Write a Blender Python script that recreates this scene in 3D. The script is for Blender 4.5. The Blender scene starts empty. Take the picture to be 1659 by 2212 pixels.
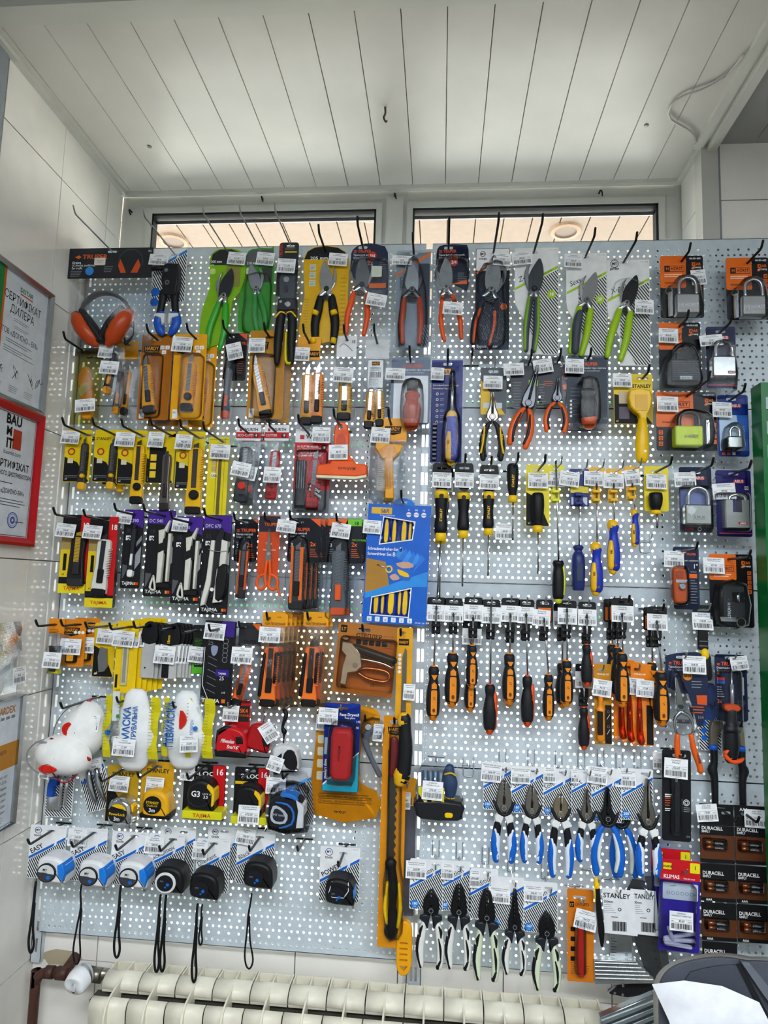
import bpy, math, random
from math import sin, cos, pi, radians
from mathutils import Vector
from mathutils.geometry import tessellate_polygon
rnd = random.Random(7)
SC = bpy.context.scene
COL = SC.collection
# ------------------------------------------------------------------ camera (fitted), world, lights, exposure
W_, H_, FPX = 1659.0, 2212.0, 1420.0
CZ = 1.55
YAW, PIT, ROL = -.0882, .1097, .0293
cF = Vector((sin(YAW)*cos(PIT), cos(YAW)*cos(PIT), sin(PIT)))
_r = Vector((cos(YAW), -sin(YAW), 0)); _u = _r.cross(cF)
cR = cos(ROL)*_r + sin(ROL)*_u; cU = -sin(ROL)*_r + cos(ROL)*_u
cam = bpy.data.cameras.new('camera'); camo = bpy.data.objects.new('camera', cam); COL.objects.link(camo)
from mathutils import Matrix
mm = Matrix((cR, cU, -cF)).transposed().to_4x4(); mm.translation = (0, 0, CZ)
camo.matrix_world = mm
cam.sensor_fit = 'VERTICAL'; cam.sensor_height = 36; cam.lens = FPX/H_*36; cam.clip_start = .02
SC.camera = camo
wd = bpy.data.worlds.new('world'); SC.world = wd; wd.use_nodes = True
nt = wd.node_tree; bg = nt.nodes['Background']
tc = nt.nodes.new('ShaderNodeTexCoord'); sp = nt.nodes.new('ShaderNodeSeparateXYZ'); cr = nt.nodes.new('ShaderNodeValToRGB')
nt.links.new(tc.outputs['Generated'], sp.inputs[0]); nt.links.new(sp.outputs[2], cr.inputs[0]); nt.links.new(cr.outputs[0], bg.inputs[0])
cr.color_ramp.elements[0].color = (1, .97, .93, 1); cr.color_ramp.elements[0].position = .0
cr.color_ramp.elements[1].color = (.8, .9, 1, 1); cr.color_ramp.elements[1].position = .7
bg.inputs[1].default_value = 10.5
sl = bpy.data.lights.new('sun', 'SUN'); sl.energy = 7; sl.angle = .01; sl.color = (1, .95, .88)
so = bpy.data.objects.new('sun', sl); COL.objects.link(so); so.rotation_euler = Vector((.2, .6, -.78)).to_track_quat('-Z', 'Y').to_euler()
def arealamp(name, loc, sx, sy, power, col=(1, 1, 1)):
    l = bpy.data.lights.new(name, 'AREA'); l.shape = 'RECTANGLE'; l.size = sx; l.size_y = sy; l.energy = power; l.color = col
    o = bpy.data.objects.new(name, l); COL.objects.link(o); o.location = loc; return o
LAMPS = [(-.25, -.55, 1.25, .34), (1.2, -.75, 1.25, .34), (.45, -1.9, 1.25, .34)]
for x, y, sx, sy in LAMPS: arealamp('ceiling_light_source', (x, y, 2.575), sx, sy, 34, (.90, .965, 1.03))
SC.view_settings.view_transform = 'Standard'; SC.view_settings.look = 'None'; SC.view_settings.gamma = 1
SC.view_settings.use_curve_mapping = False; SC.view_settings.exposure = 0.14
# ------------------------------------------------------------------ projection helpers
YB = 1.488
def ray(px, py): return cF + cR*((px-W_/2)/FPX) + cU*((H_/2-py)/FPX)
def P(px, py, Y):
    d = ray(px, py); t = Y/d.y; return Vector((d.x*t, Y, d.z*t+CZ))
def PX(px, py, X):
    d = ray(px, py); t = X/d.x; return Vector((X, d.y*t, d.z*t+CZ))
def PZ(px, py, Z):
    d = ray(px, py); t = (Z-CZ)/d.z; return Vector((d.x*t, d.y*t, Z))
def proj(p):
    q = Vector(p)-Vector((0, 0, CZ)); a, b, c = cR.dot(q), cU.dot(q), cF.dot(q)
    return W_/2+FPX*a/c, H_/2-FPX*b/c
# ------------------------------------------------------------------ materials
MATS = {}
def lin(h):
    h = h.lstrip('#'); v = [int(h[i:i+2], 16)/255 for i in (0, 2, 4)]
    return [x/12.92 if x <= .04045 else ((x+.055)/1.055)**2.4 for x in v]
def mat(h, r=.45, m=0., kind=''):
    key = (h, r, m, kind)
    if key in MATS: return MATS[key]
    n = bpy.data.materials.new('material'); n.use_nodes = True; t = n.node_tree; b = t.nodes['Principled BSDF']
    c = lin(h)
    b.inputs['Specular IOR Level'].default_value = .27
    b.inputs['Roughness'].default_value = r; b.inputs['Metallic'].default_value = m
    if kind == 'clear':
        t.nodes.remove(b); out = t.nodes['Material Output']
        tr = t.nodes.new('ShaderNodeBsdfTransparent'); tr.inputs[0].default_value = (*c, 1)
        gl = t.nodes.new('ShaderNodeBsdfGlossy'); gl.inputs[1].default_value = r
        lw = t.nodes.new('ShaderNodeFresnel'); lw.inputs[0].default_value = 1.38
        ad = t.nodes.new('ShaderNodeMath'); ad.operation = 'MULTIPLY_ADD'; ad.inputs[1].default_value = 1.2 if not m else m; ad.inputs[2].default_value = .0
        mx = t.nodes.new('ShaderNodeMixShader')
        no = t.nodes.new('ShaderNodeTexNoise'); no.inputs['Scale'].default_value = 45; bp = t.nodes.new('ShaderNodeBump'); bp.inputs['Strength'].default_value = .25; bp.inputs['Distance'].default_value = .004
        t.links.new(no.outputs[0], bp.inputs['Height']); t.links.new(bp.outputs[0], gl.inputs['Normal']); pass
        t.links.new(lw.outputs[0], ad.inputs[0]); t.links.new(ad.outputs[0], mx.inputs[0])
        t.links.new(tr.outputs[0], mx.inputs[1]); t.links.new(gl.outputs[0], mx.inputs[2]); t.links.new(mx.outputs[0], out.inputs[0])
    elif kind == 'glow':
        b.inputs['Base Color'].default_value = (*c, 1); b.inputs['Emission Color'].default_value = (*c, 1); b.inputs['Emission Strength'].default_value = 6
    else:
        no = t.nodes.new('ShaderNodeTexNoise'); no.inputs['Detail'].default_value = 4
        tcn = t.nodes.new('ShaderNodeTexCoord'); t.links.new(tcn.outputs['Object'], no.inputs['Vector'])
        rp = t.nodes.new('ShaderNodeValToRGB'); e = rp.color_ramp.elements
        lo, hi, sc = (.9, 1.05, 40)
        if kind == 'tile': lo, hi, sc = .9, 1.03, 9
        if kind == 'dirty': lo, hi, sc = .86, 1.03, 4
        if kind == 'brush': lo, hi, sc = .75, 1.1, 90
        no.inputs['Scale'].default_value = sc
        e[0].position = .3; e[1].position = .75
        e[0].color = (*[min(1, x*lo) for x in c], 1); e[1].color = (*[min(1, x*hi) for x in c], 1)
        t.links.new(no.outputs[0], rp.inputs[0]); t.links.new(rp.outputs[0], b.inputs['Base Color'])
        if kind in ('tile', 'dirty', 'orange', 'fold'):
            bp = t.nodes.new('ShaderNodeBump'); bp.inputs['Strength'].default_value = .25 if kind != 'tile' else .12; bp.inputs['Distance'].default_value = .002
            n2 = t.nodes.new('ShaderNodeTexNoise'); n2.inputs['Scale'].default_value = {'tile': 7, 'dirty': 20, 'orange': 220, 'fold': 30}[kind]
            t.links.new(tcn.outputs['Object'], n2.inputs['Vector']); t.links.new(n2.outputs[0], bp.inputs['Height']); t.links.new(bp.outputs[0], b.inputs['Normal'])
    MATS[key] = n; return n
BLK = ('#0e0f12', .5); DK = ('#2b2d31', .45); WHT = ('#f0f0ee', .5); ORG = ('#ea6a1c', .4); YEL = ('#f2c40d', .4); RED = ('#c81f22', .4)
STEEL = ('#b9bcc0', .25, 1.); DSTEEL = ('#6d7075', .35, .8); CHR = ('#dfe2e5', .12, 1.); NAVY = ('#1d2640', .4); BLUE = ('#1467c8', .4)
GRN = ('#35a02c', .35); LIME = ('#a8cc1d', .35); CLEAR = ('#f4f7fa', .08, 0., 'clear'); INK = ('#090a0d', .6); GREY = ('#8b8f94', .5)
AMB = ('#f0a51a', .4); PUR = ('#3b1f78', .4); CARDW = ('#e9ebec', .5)
# ------------------------------------------------------------------ text
_tc = {}
def textmesh(s, bold=0):
    k = (s, bold)
    if k in _tc: return _tc[k]
    cu = bpy.data.curves.new('t', 'FONT'); cu.body = s; cu.size = 1; cu.resolution_u = 2; cu.offset = .018*bold
    ob = bpy.data.objects.new('t', cu); me = bpy.data.meshes.new_from_object(ob)
    vs = [(v.co.x, v.co.y) for v in me.vertices]; fs = [tuple(p.vertices) for p in me.polygons]
    w = max([v[0] for v in vs] or [1]); bpy.data.objects.remove(ob); bpy.data.meshes.remove(me); bpy.data.curves.remove(cu)
    _tc[k] = (vs, fs, w); return _tc[k]
# ------------------------------------------------------------------ polygon helpers (pixel-like units, y down)
def rr(x0, y0, x1, y1, r=4, n=3):
    r = min(r, (x1-x0)/2, (y1-y0)/2); o = []
    for cx, cy, a in ((x1-r, y0+r, -90), (x1-r, y1-r, 0), (x0+r, y1-r, 90), (x0+r, y0+r, 180)):
        for i in range(n+1):
            t = radians(a+90*i/n); o.append((cx+r*cos(t), cy+r*sin(t)))
    return o
def ell(cx, cy, rx, ry=None, n=16, a0=0):
    ry = rx if ry is None else ry
    return [(cx+rx*cos(2*pi*i/n+a0), cy+ry*sin(2*pi*i/n+a0)) for i in range(n)]
def clip(poly, q):     # Sutherland-Hodgman, q convex
    ar = sum(q[i][0]*q[(i+1) % len(q)][1]-q[(i+1) % len(q)][0]*q[i][1] for i in range(len(q)))
    if ar < 0: q = q[::-1]
    out = list(poly)
    for i in range(len(q)):
        a, b = q[i], q[(i+1) % len(q)]; inp, out = out, []
        f = lambda p: (b[0]-a[0])*(p[1]-a[1])-(b[1]-a[1])*(p[0]-a[0])
        for j in range(len(inp)):
            p, r = inp[j], inp[(j+1) % len(inp)]; fp, fr = f(p), f(r)
            if fp >= 0: out.append(p)
            if fp*fr < 0: t = fp/(fp-fr); out.append((p[0]+t*(r[0]-p[0]), p[1]+t*(r[1]-p[1])))
        if not out: return []
    return out
def smooth(p, k=3, closed=False):
    n = len(p); o = []
    rng = range(n if closed else n-1)
    for i in rng:
        g = lambda j: p[j % n] if closed else p[max(0, min(n-1, j))]
        a, b, c, d = g(i-1), g(i), g(i+1), g(i+2)
        for s in range(k):
            t = s/k; o.append(tuple(.5*((2*b[q])+(-a[q]+c[q])*t+(2*a[q]-5*b[q]+4*c[q]-d[q])*t*t+(-a[q]+3*b[q]-3*c[q]+d[q])*t**3) for q in range(len(b))))
    if not closed: o.append(tuple(p[-1]))
    return o
def inset(pts, k):
    n = len(pts); ar = sum(pts[i][0]*pts[(i+1) % n][1]-pts[(i+1) % n][0]*pts[i][1] for i in range(n)); s = 1 if ar > 0 else -1; o = []
    for i in range(n):
        a, b, c = pts[i-1], pts[i], pts[(i+1) % n]
        e1 = (b[0]-a[0], b[1]-a[1]); e2 = (c[0]-b[0], c[1]-b[1])
        l1 = math.hypot(*e1) or 1; l2 = math.hypot(*e2) or 1
        nx, ny = -e1[1]/l1-e2[1]/l2, e1[0]/l1+e2[0]/l2; l = math.hypot(nx, ny) or 1
        m = k*min(2.0, 2/l if l > .3 else 1)/1
        o.append((b[0]+s*nx/l*m, b[1]+s*ny/l*m))
    return o
# ------------------------------------------------------------------ mesh builder and items
class MB:
    def __init__(s, item, name, parent=None, label=None, kind=None):
        s.it, s.name, s.par, s.label, s.kind = item, name, parent, label, kind
        s.v, s.f, s.m, s.s, s.mats = [], [], [], [], []
        s.T = None; s.wf = None
    def mi(s, c):
        m = mat(*c) if isinstance(c, tuple) else c
        if m not in s.mats: s.mats.append(m)
        return s.mats.index(m)
    def V(s, u, v, w=0):
        if s.T:
            ox, oy, a, k = s.T; a = radians(a)
            u, v, w = ox+k*(u*cos(a)-v*sin(a)), oy+k*(u*sin(a)+v*cos(a)), w*k
        if s.wf: w += s.wf(u, v)
        s.v.append(s.it.pt(u, v, w)); return len(s.v)-1
    def F(s, idx, c, sm=False): s.f.append(idx); s.m.append(s.mi(c)); s.s.append(sm)
    def poly(s, pts, w, c):
        if len(pts) >= 3: s.F([s.V(a, b, w) for a, b in reversed(pts)], c)
        return s
    def rect(s, x0, y0, x1, y1, w, c, nv=1):
        for i in range(nv):
            a, b = y0+(y1-y0)*i/nv, y0+(y1-y0)*(i+1)/nv
            s.F([s.V(x0, a, w), s.V(x0, b, w), s.V(x1, b, w), s.V(x1, a, w)], c)
        return s
    def prism(s, pts, w0, w1, c, bev=0, holes=(), side=None, sm=False):
        ar = sum(pts[i][0]*pts[(i+1) % len(pts)][1]-pts[(i+1) % len(pts)][0]*pts[i][1] for i in range(len(pts)))
        if ar > 0: pts = pts[::-1]
        side = side or c; n = len(pts)
        rings = [(pts, w0), (pts, w1-bev)]
        if bev: rings.append((inset(pts, bev), w1))
        R = [[s.V(a, b, w) for a, b in r] for r, w in rings]
        for k in range(len(R)-1):
            for i in range(n):
                j = (i+1) % n; s.F([R[k][i], R[k][j], R[k+1][j], R[k+1][i]], side if k == 0 else c, sm or (k > 0))
        if holes:
            for w, flip in ((w1, 0), (w0, 1)):
                base = rings[-1][0] if not flip else pts
                loops = [[Vector((a, b, 0)) for a, b in base]]+[[Vector((a, b, 0)) for a, b in h] for h in holes]
                ids = (R[-1] if not flip else R[0])+[s.V(a, b, w) for h in holes for a, b in h]
                pl = [p for l in loops for p in l]
                for t in tessellate_polygon(loops):
                    a, b, d = (pl[q] for q in t); cr_ = (b.x-a.x)*(d.y-a.y)-(b.y-a.y)*(d.x-a.x)
                    t = list(t)
                    if (cr_ > 0) != bool(flip): t.reverse()
                    s.F([ids[q] for q in t], c)
            for h in holes:
                A = [s.V(a, b, w0) for a, b in h]; B = [s.V(a, b, w1) for a, b in h]
                for i in range(len(h)):
                    j = (i+1) % len(h); s.F([A[i], A[j], B[j], B[i]], side)
        else:
            s.F(R[-1], c)
            if not (isinstance(c, tuple) and c[-1] == 'clear'): s.F(R[0][::-1], c)
        return s
    def box(s, x0, y0, x1, y1, w0, w1, c, r=2, bev=0): return s.prism(rr(x0, y0, x1, y1, r, 2), w0, w1, c, bev)
    def sweep(s, path, c, n=8, k=3, cap=True, sq=1.0):
        # path (u, v, w, half width in plane, half thickness towards viewer)
        p = smooth(path, k) if k > 1 else list(path)
        if cap:
            def capo(a, b):
                dx, dy, dw = a[0]-b[0], a[1]-b[1], a[2]-b[2]; l = math.sqrt(dx*dx+dy*dy+dw*dw) or 1; o = []
                for e, f in ((.55, .8), (.85, .45)):
                    r = a[3]; o.append((a[0]+dx/l*r*e, a[1]+dy/l*r*e, a[2]+dw/l*r*e, a[3]*f, a[4]*f))
                return o
            p = capo(p[0], p[1])[::-1]+p+capo(p[-1], p[-2])
        R = []
        for i, q in enumerate(p):
            a, b = p[max(0, i-1)], p[min(len(p)-1, i+1)]
            t = Vector((b[0]-a[0], b[1]-a[1], b[2]-a[2]))
            if t.length < 1e-6: t = Vector((0, 1, 0))
            t.normalize(); N = Vector((0, 0, 1))
            if abs(t.z) > .9: N = Vector((0, 1, 0))
            S = t.cross(N).normalized(); N = S.cross(t).normalized(); r = []
            for j in range(n):
                an = 2*pi*j/n; ca, sa = cos(an), sin(an)
                if sq != 1: ca = math.copysign(abs(ca)**sq, ca); sa = math.copysign(abs(sa)**sq, sa)
                o = S*(q[3]*ca)+N*(q[4]*sa); r.append(s.V(q[0]+o.x, q[1]+o.y, q[2]+o.z))
            R.append(r)
        for i in range(len(R)-1):
            for j in range(n):
                h = (j+1) % n; s.F([R[i][j], R[i][h], R[i+1][h], R[i+1][j]], c, True)
        s.F(R[0][::-1], c, True); s.F(R[-1], c, True)
        return s
    def rod(s, x0, y0, x1, y1, w, r, c, n=8, w1=None): return s.sweep([(x0, y0, w, r, r), (x1, y1, w if w1 is None else w1, r, r)], c, n, 1, False)
    def disc(s, cx, cy, r, w0, w1, c, n=16, bev=0, ry=None): return s.prism(ell(cx, cy, r, ry, n), w0, w1, c, bev)
    def ring(s, cx, cy, r, t, w, c, n=20, a0=0, a1=360):
        p = [(cx+r*cos(radians(a0+(a1-a0)*i/n)), cy+r*sin(radians(a0+(a1-a0)*i/n))) for i in range(n+1)]
        q = [(cx+(r-t)*cos(radians(a0+(a1-a0)*i/n)), cy+(r-t)*sin(radians(a0+(a1-a0)*i/n))) for i in range(n+1)]
        for i in range(n): s.F([s.V(*p[i], w), s.V(*q[i], w), s.V(*q[i+1], w), s.V(*p[i+1], w)], c)
        return s
    def text(s, t, x, y, h, w, c, width=None, bold=0, ang=0, al='l', it=0):
        vs, fs, tw = textmesh(t, bold); k = h/.70; kx = width/tw if width else k*.92
        a = radians(ang); x0 = {'l': 0, 'c': -tw*kx/2, 'r': -tw*kx}[al]
        ids = []
        for vx, vy in vs:
            X, Y = x0+vx*kx+it*vy*k, -vy*k
            ids.append(s.V(x+X*cos(a)-Y*sin(a), y+X*sin(a)+Y*cos(a), w))
        for f in fs: s.F([ids[i] for i in f], c)
        return s
    def stripes(s, region, w, c, step=4.6, th=2.2, ang=-45, off=0):
        a = radians(ang); dx, dy = cos(a), sin(a); nx, ny = -dy, dx
        pr = [p[0]*nx+p[1]*ny for p in region]; t = math.floor(min(pr)/step)*step+off
        cx = sum(p[0] for p in region)/len(region); cy = sum(p[1] for p in region)/len(region); m = cx*dx+cy*dy; L = 400
        while t < max(pr):
            q = [(dx*(m+e)+nx*(t+f), dy*(m+e)+ny*(t+f)) for e, f in ((-L, 0), (L, 0), (L, th), (-L, th))]
            r = clip(q, region)
            if len(r) >= 3:
                ar = sum(r[i][0]*r[(i+1) % len(r)][1]-r[(i+1) % len(r)][0]*r[i][1] for i in range(len(r)))
                s.poly(r if ar > 0 else r[::-1], w, c)
            t += step
        return s
    def lines(s, x0, y0, x1, n, dy, w, c, h=.9, seed=1):
        g = random.Random(seed+n)
        for i in range(n): s.rect(x0, y0+i*dy, x0+(x1-x0)*(1-.45*g.random()), y0+i*dy+h, w, c)
        return s
ITEMS = []; LABELS = {}
class Item:
    def __init__(s, name, label, cat, x, y, d=45, ang=0, group=None, k=1, kind=None, world=None, plane=None):
        s.name, s.label, s.cat, s.group, s.kind = name, label, cat, group, kind
        s.ox, s.oy, s.a, s.d = x, y, radians(ang), d; s.parts = []; s.copies = []; s.k = k
        s.px = not world
        if world: s.loc = Vector(world); s.kx = s.kz = s.kw = .001
        else:
            Y = YB-d*.001 if plane is None else plane; s.loc = P(x, y, Y)
            e = P(x+1, y, Y)-s.loc; f = P(x, y+1, Y)-s.loc
            s.kx, s.kz = e.x*k, -f.z*k; s.kw = .001*k
        ITEMS.append(s)
    def pt(s, u, v, w):
        u -= s.ox; v -= s.oy; c, q = cos(s.a), sin(s.a)
        return ((u*c-v*q)*s.kx, -w*s.kw, -(u*q+v*c)*s.kz)
    def part(s, name, parent=None, label=None, kind=None):
        m = MB(s, name, parent, label, kind); s.parts.append(m); return m
    def copy(s, dx, dy, dd, label, da=0, only=None): s.copies.append((dx, dy, dd, label, da, only)); return s
def mkmesh(mb):
    me = bpy.data.meshes.new(mb.name); me.from_pydata(mb.v, [], mb.f)
    for m in mb.mats: me.materials.append(m)
    me.polygons.foreach_set('material_index', mb.m); me.polygons.foreach_set('use_smooth', mb.s); me.update(); return me
def settag(o, label=None, cat=None, group=None, kind=None):
    if label: o['label'] = label
    if cat: o['category'] = cat
    if group: o['group'] = group
    if kind: o['kind'] = kind
def finish():
    cnt = {}
    for it in ITEMS: cnt[it.name] = cnt.get(it.name, 0)+1+len(it.copies)
    for it in ITEMS:
        if not it.group and it.cat and it.kind != 'structure' and cnt[it.name] > 1: it.group = it.name.replace('_', ' ')+'s on the panels' if it.name not in ('wall_hook', 'picture_frame', 'ceiling_light', 'ceiling_screw', 'fence_rail', 'slotted_upright') else it.name.replace('_', ' ')+'s'
    for it in ITEMS:
        if it.px:          # seat each raised part so that its front sits where it was measured, as one rigid shift
            for mb in it.parts:
                if not mb.v: continue
                ws = sorted(-v[1] for v in mb.v); w = ws[int(len(ws)*.75)]
                if w < .004: continue
                n = len(mb.v); cx = sum(v[0] for v in mb.v)/n+it.loc.x; cz = sum(v[2] for v in mb.v)/n+it.loc.z-CZ
                dx, dz = -cx*w/it.loc.y, -cz*w/it.loc.y; mb.v = [(a+dx, b, c+dz) for a, b, c in mb.v]
        single = len(it.parts) == 1 and it.kind != 'tree'
        if single: root = bpy.data.objects.new(it.name, mkmesh(it.parts[0]))
        else: root = bpy.data.objects.new(it.name, None); root.empty_display_size = .02
        COL.objects.link(root); root.location = it.loc
        if it.kind == 'structure': settag(root, it.label, None, it.group, 'structure')
        else: settag(root, it.label, it.cat, it.group, it.kind if it.kind != 'tree' else None)
        made = {}
        if not single:
            for mb in it.parts:
                o = bpy.data.objects.new(mb.name, mkmesh(mb)); COL.objects.link(o); made[mb] = o
                o.parent = made.get(mb.par, root) if mb.par else root
                settag(o, mb.label, None, None, mb.kind)
        for dx, dy, dd, lab, da, only in it.copies:
            r = root.copy(); COL.objects.link(r); r.location = (it.loc.x+dx*.001, it.loc.y+dd*.001, it.loc.z-dy*.001); r.rotation_euler.y = radians(da); r['label'] = lab
            cm = {}
            for mb in it.parts:
                if single: break
                if only and mb.name != only: continue
                c = made[mb].copy(); COL.objects.link(c); c.parent = cm.get(mb.par, r) if mb.par else r; cm[mb] = c
# ------------------------------------------------------------------ generic product parts
def card(it, x0, y0, x1, y1, c, r=4, slot=(20, 4.5), pts=None, t=.7, name='card', w=0, sl=None):
    m = it.part(name); base = pts or rr(x0, y0, x1, y1, r)
    h = []
    if slot:
        sx, sy = sl or (it.ox, it.oy); a, b = slot; h = [rr(sx-a/2, sy-b*.6, sx+a/2, sy+b*.6, b*.6)]
    m.prism(base, w, w+t, c, holes=h); m.top = w+t; return m
def blister(it, pts, h, w=.8, c=CLEAR, name='blister', par=None, bev=None, flange=None):
    m = it.part(name, par)
    if flange:
        m.prism(flange, w-.6, w-.1, c)
    m.prism(pts, w, w+h, c, bev=min(h*.45, 7) if bev is None else bev, sm=True); return m
_tagn = [0]
def tag(it, x, y, w, h, price, head='', ang=0, lift=6, bend=3, par=None):
    """white shelf price tag; x, y its top left corner"""
    _tagn[0] += 1; g = random.Random(_tagn[0])
    m = it.part('price_tag', par); m.T = (x, y, ang, 1)
    m.wf = lambda u, v: bend*(round((v-y)/h*6)/6 if False else (v-y)/h)**2-bend*.4*((u-x)/w)
    tw_ = ('#f1f3f4', .45); m.rect(0, 0, w, h, lift, tw_, nv=6)
    for a in ((0, 0, 0, h), (w, 0, w, h), (0, 0, w, 0), (0, h, w, h)): m.F([m.V(a[0], a[1], lift-.5), m.V(a[2], a[3], lift-.5), m.V(a[2], a[3], lift), m.V(a[0], a[1], lift)], tw_)
    L = lift+.3; ls = head.split('|') if head else []
    for i, t in enumerate(ls[:3]):
        vs, fs, tw = textmesh(t); hh = h*.085
        m.text(t, w/2, h*(.14+.12*i), hh, L, INK, width=min(w*.9, tw*hh/.7*.95), al='c')
    for i in range(len(ls), 2): m.rect(w*(.12+.1*g.random()), h*(.08+.12*i), w*(.8+.1*g.random()), h*(.105+.12*i), L, ('#70747a', .6))
    m.rect(w*.04, h*.40, w*.96, h*.412, L, ('#8a8e93', .6)); m.rect(w*.04, h*.565, w*.96, h*.577, L, ('#8a8e93', .6))
    m.text('ціна', w*.06, h*.52, h*.055, L, INK); m.text('грн/шт', w*.94, h*.52, h*.055, L, INK, al='r')
    m.text(price, w*.5, h*.54, h*.11, L, INK, bold=1, al='c', it=.2)
    X = w*.07
    while X < w*.93:
        t = g.choice((.5, .5, .9, 1.4))*w/42; m.rect(X, h*.62, min(X+t, w*.94), h*.89, L, INK, nv=2); X += t+g.choice((.5, .6, 1., 1.2))*w/42
    m.rect(w*.25, h*.93, w*.75, h*.945, L, ('#8a8e93', .6))
    return m
HOOKS = [0]
def hook(hx, hy, d, tip, what, steel=False, plate=True, L=None, r=None):
    """wire display hook: through hang point (hx, hy) at depth d, end near pixel tip"""
    w = P(hx, hy, YB-d*.001); up = .013; best = None
    if L is None:
        for i in range(30, 260, 2):
            q = proj((w.x, YB-i*.001-.009, w.z+up)); e = math.hypot(q[0]-tip[0], q[1]-tip[1])
            if best is None or e < best[0]: best = (e, i)
        L = max(best[1], d+14)
    it = Item('display_hook', what, 'hook', 0, 0, world=(w.x, YB, w.z)); it.k = 1
    m = it.part('rod'); r = r or (1.7 if steel else 2.6); c = ('#a9abad', .3, .9) if steel else ('#101114', .35)
    def tube(p):
        m.sweep([(a, -b, q, r, r) for a, b, q in p], c, 8, 1, True)
    tube([(0, 0, 3), (0, 0, L-4), (0, 1.5, L), (0, 5, L+3.5), (0, 13, L+9)])
    if plate:
        if plate == 'v':
            for sx in (-7, 7): b = it.part('back_wire'); b.sweep([(sx, -30, 2, 1, 1), (sx, 3, 2, 1, 1), (0, 3, 3, 1, 1)], c, 6, 1)
            return it
        b = it.part('mount_bar'); b.sweep([(-17, 0, 2.2, 1.8, 1.8), (17, 0, 2.2, 1.8, 1.8)], c, 6, 1, True)
        for sx in (-14, 14): b.sweep([(sx, 0, 3, 1.5, 1.5), (sx, 0, -1.5, 1.5, 1.5)], c, 6, 1, False)
    return it
# ================================================================== STRUCTURE (metres)
Z0 = CZ-1.55  # floor
XL, YM, YWIN, ZC = -.900, 1.515, 1.65, CZ+1.058
def S(name, label=None, cat=None, loc=(0, 0, 0), kind='structure', group=None):
    it = Item(name, label, cat, 0, 0, world=loc, kind=kind, group=group)
    L = Vector(loc); it.pt = lambda x, y, z: (x-L.x, y-L.y, z-L.z); return it
def box3(m, x0, y0, z0, x1, y1, z1, c, sm=False):
    i = [m.V(x, y, z) for x in (x0, x1) for y in (y0, y1) for z in (z0, z1)]
    for f in ((0, 1, 3, 2), (4, 6, 7, 5), (0, 4, 5, 1), (2, 3, 7, 6), (0, 2, 6, 4), (1, 5, 7, 3)): m.F([i[q] for q in f], c, sm)
    return m
TILE = ('#ece8e0', .1, 0, 'tile'); GROUT = ('#8f8a80', .8); PVC = ('#d3d2ca', .42, 0, 'dirty'); PVCF = ('#bdbdb6', .35, 0, 'dirty'); PLAST = ('#cfc9bd', .7, 0, 'dirty')
m = S('floor').part('floor'); box3(m, -2.3, -2.9, -.1, 2.8, 1.66, 0, ('#5f5950', .5, 0, 'tile'))
def tiled(name, boxes, tiles, th):
    it = S(name, kind='structure'); it.kind = 'tree'; it.kindout = 1
    m = it.part('wall_base')
    for b in boxes: box3(m, *b, GROUT)
    return it
def tile3(it, x0, y0, z0, x1, y1, z1, e=.0012):
    m = it.part('tile'); g = random.Random(int(x0*977+y0*791+z0*373)); j = .0006*(g.random()-.5)
    dx, dy, dz = x1-x0, y1-y0, z1-z0
    # bevelled slab: thin axis is the smallest
    box3(m, x0+(e if dx > .01 else j), y0+(e if dy > .01 else j), z0+e, x1-(e if dx > .01 else -j), y1-(e if dy > .01 else -j), z1-e, TILE)
zj = [CZ+.9195-.2961*k for k in range(-1, 9)]
wl = S('wall_left'); wl.kind = 'structure'; wl.multi = True
m = wl.part('wall_base'); box3(m, XL-.12, 1.155, 0, XL-.007, 1.66, ZC+.05, GROUT)
for k in range(len(zj)-1):
    for y0, y1 in ((1.165, 1.371), (1.371, 1.5765), (1.5765, 1.652)):
        z1 = min(zj[k], ZC); z0 = max(0, zj[k+1])
        if z1 > z0+.01: tile3(wl, XL-.008, y0, z0, XL, y1, z1)
# main wall: below the sill, right pier
XR = .604
wb = S('wall_back'); wb.multi = True
m = wb.part('wall_base'); SILL = CZ-.80
box3(m, XL-.12, YM+.007, 0, XR+.0, YM+.12, SILL, GROUT); box3(m, XR, YM+.007, 0, 2.8, YM+.2, ZC+.25, GROUT)
xs = [-1.0+.0, -.7505, -.5255, -.3005, -.0755, .1495, .3745, XR]
for k in range(len(zj)-1):
    z1 = min(zj[k], SILL); z0 = max(0, zj[k+1])
    if z1 > z0+.01:
        for a, b in zip(xs[:-1], xs[1:]): tile3(wb, max(a, XL), YM, z0, b, YM+.008, z1)
for k in range(len(zj)-1):
    z1 = min(zj[k], ZC+.02); z0 = max(0, zj[k+1])
    for a, b in ((.632, .857), (.857, 1.082)):
        if z1 > z0+.01: tile3(wb, a, YM, z0, b, YM+.008, z1)
# right reveal of the window recess
wr = S('wall_right'); wr.multi = True
m = wr.part('wall_base'); box3(m, XR+.001, YM+.002, SILL, XR+.02, YWIN+.03, ZC+.02, GROUT)
for k in range(len(zj)-1):
    z1 = min(zj[k], ZC); z0 = max(SILL, zj[k+1])
    if z1 > z0+.01: tile3(wr, XR-.006, YM+.015, z0, XR+.001, YWIN, z1)
m = S('sill_trim').part('sill_trim'); box3(m, XL, YM+.001, SILL, XR, YWIN+.02, SILL+.018, ('#e4e2dc', .3, 0, 'dirty'))
ITEMS[-1].name = 'trim_1'
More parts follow.
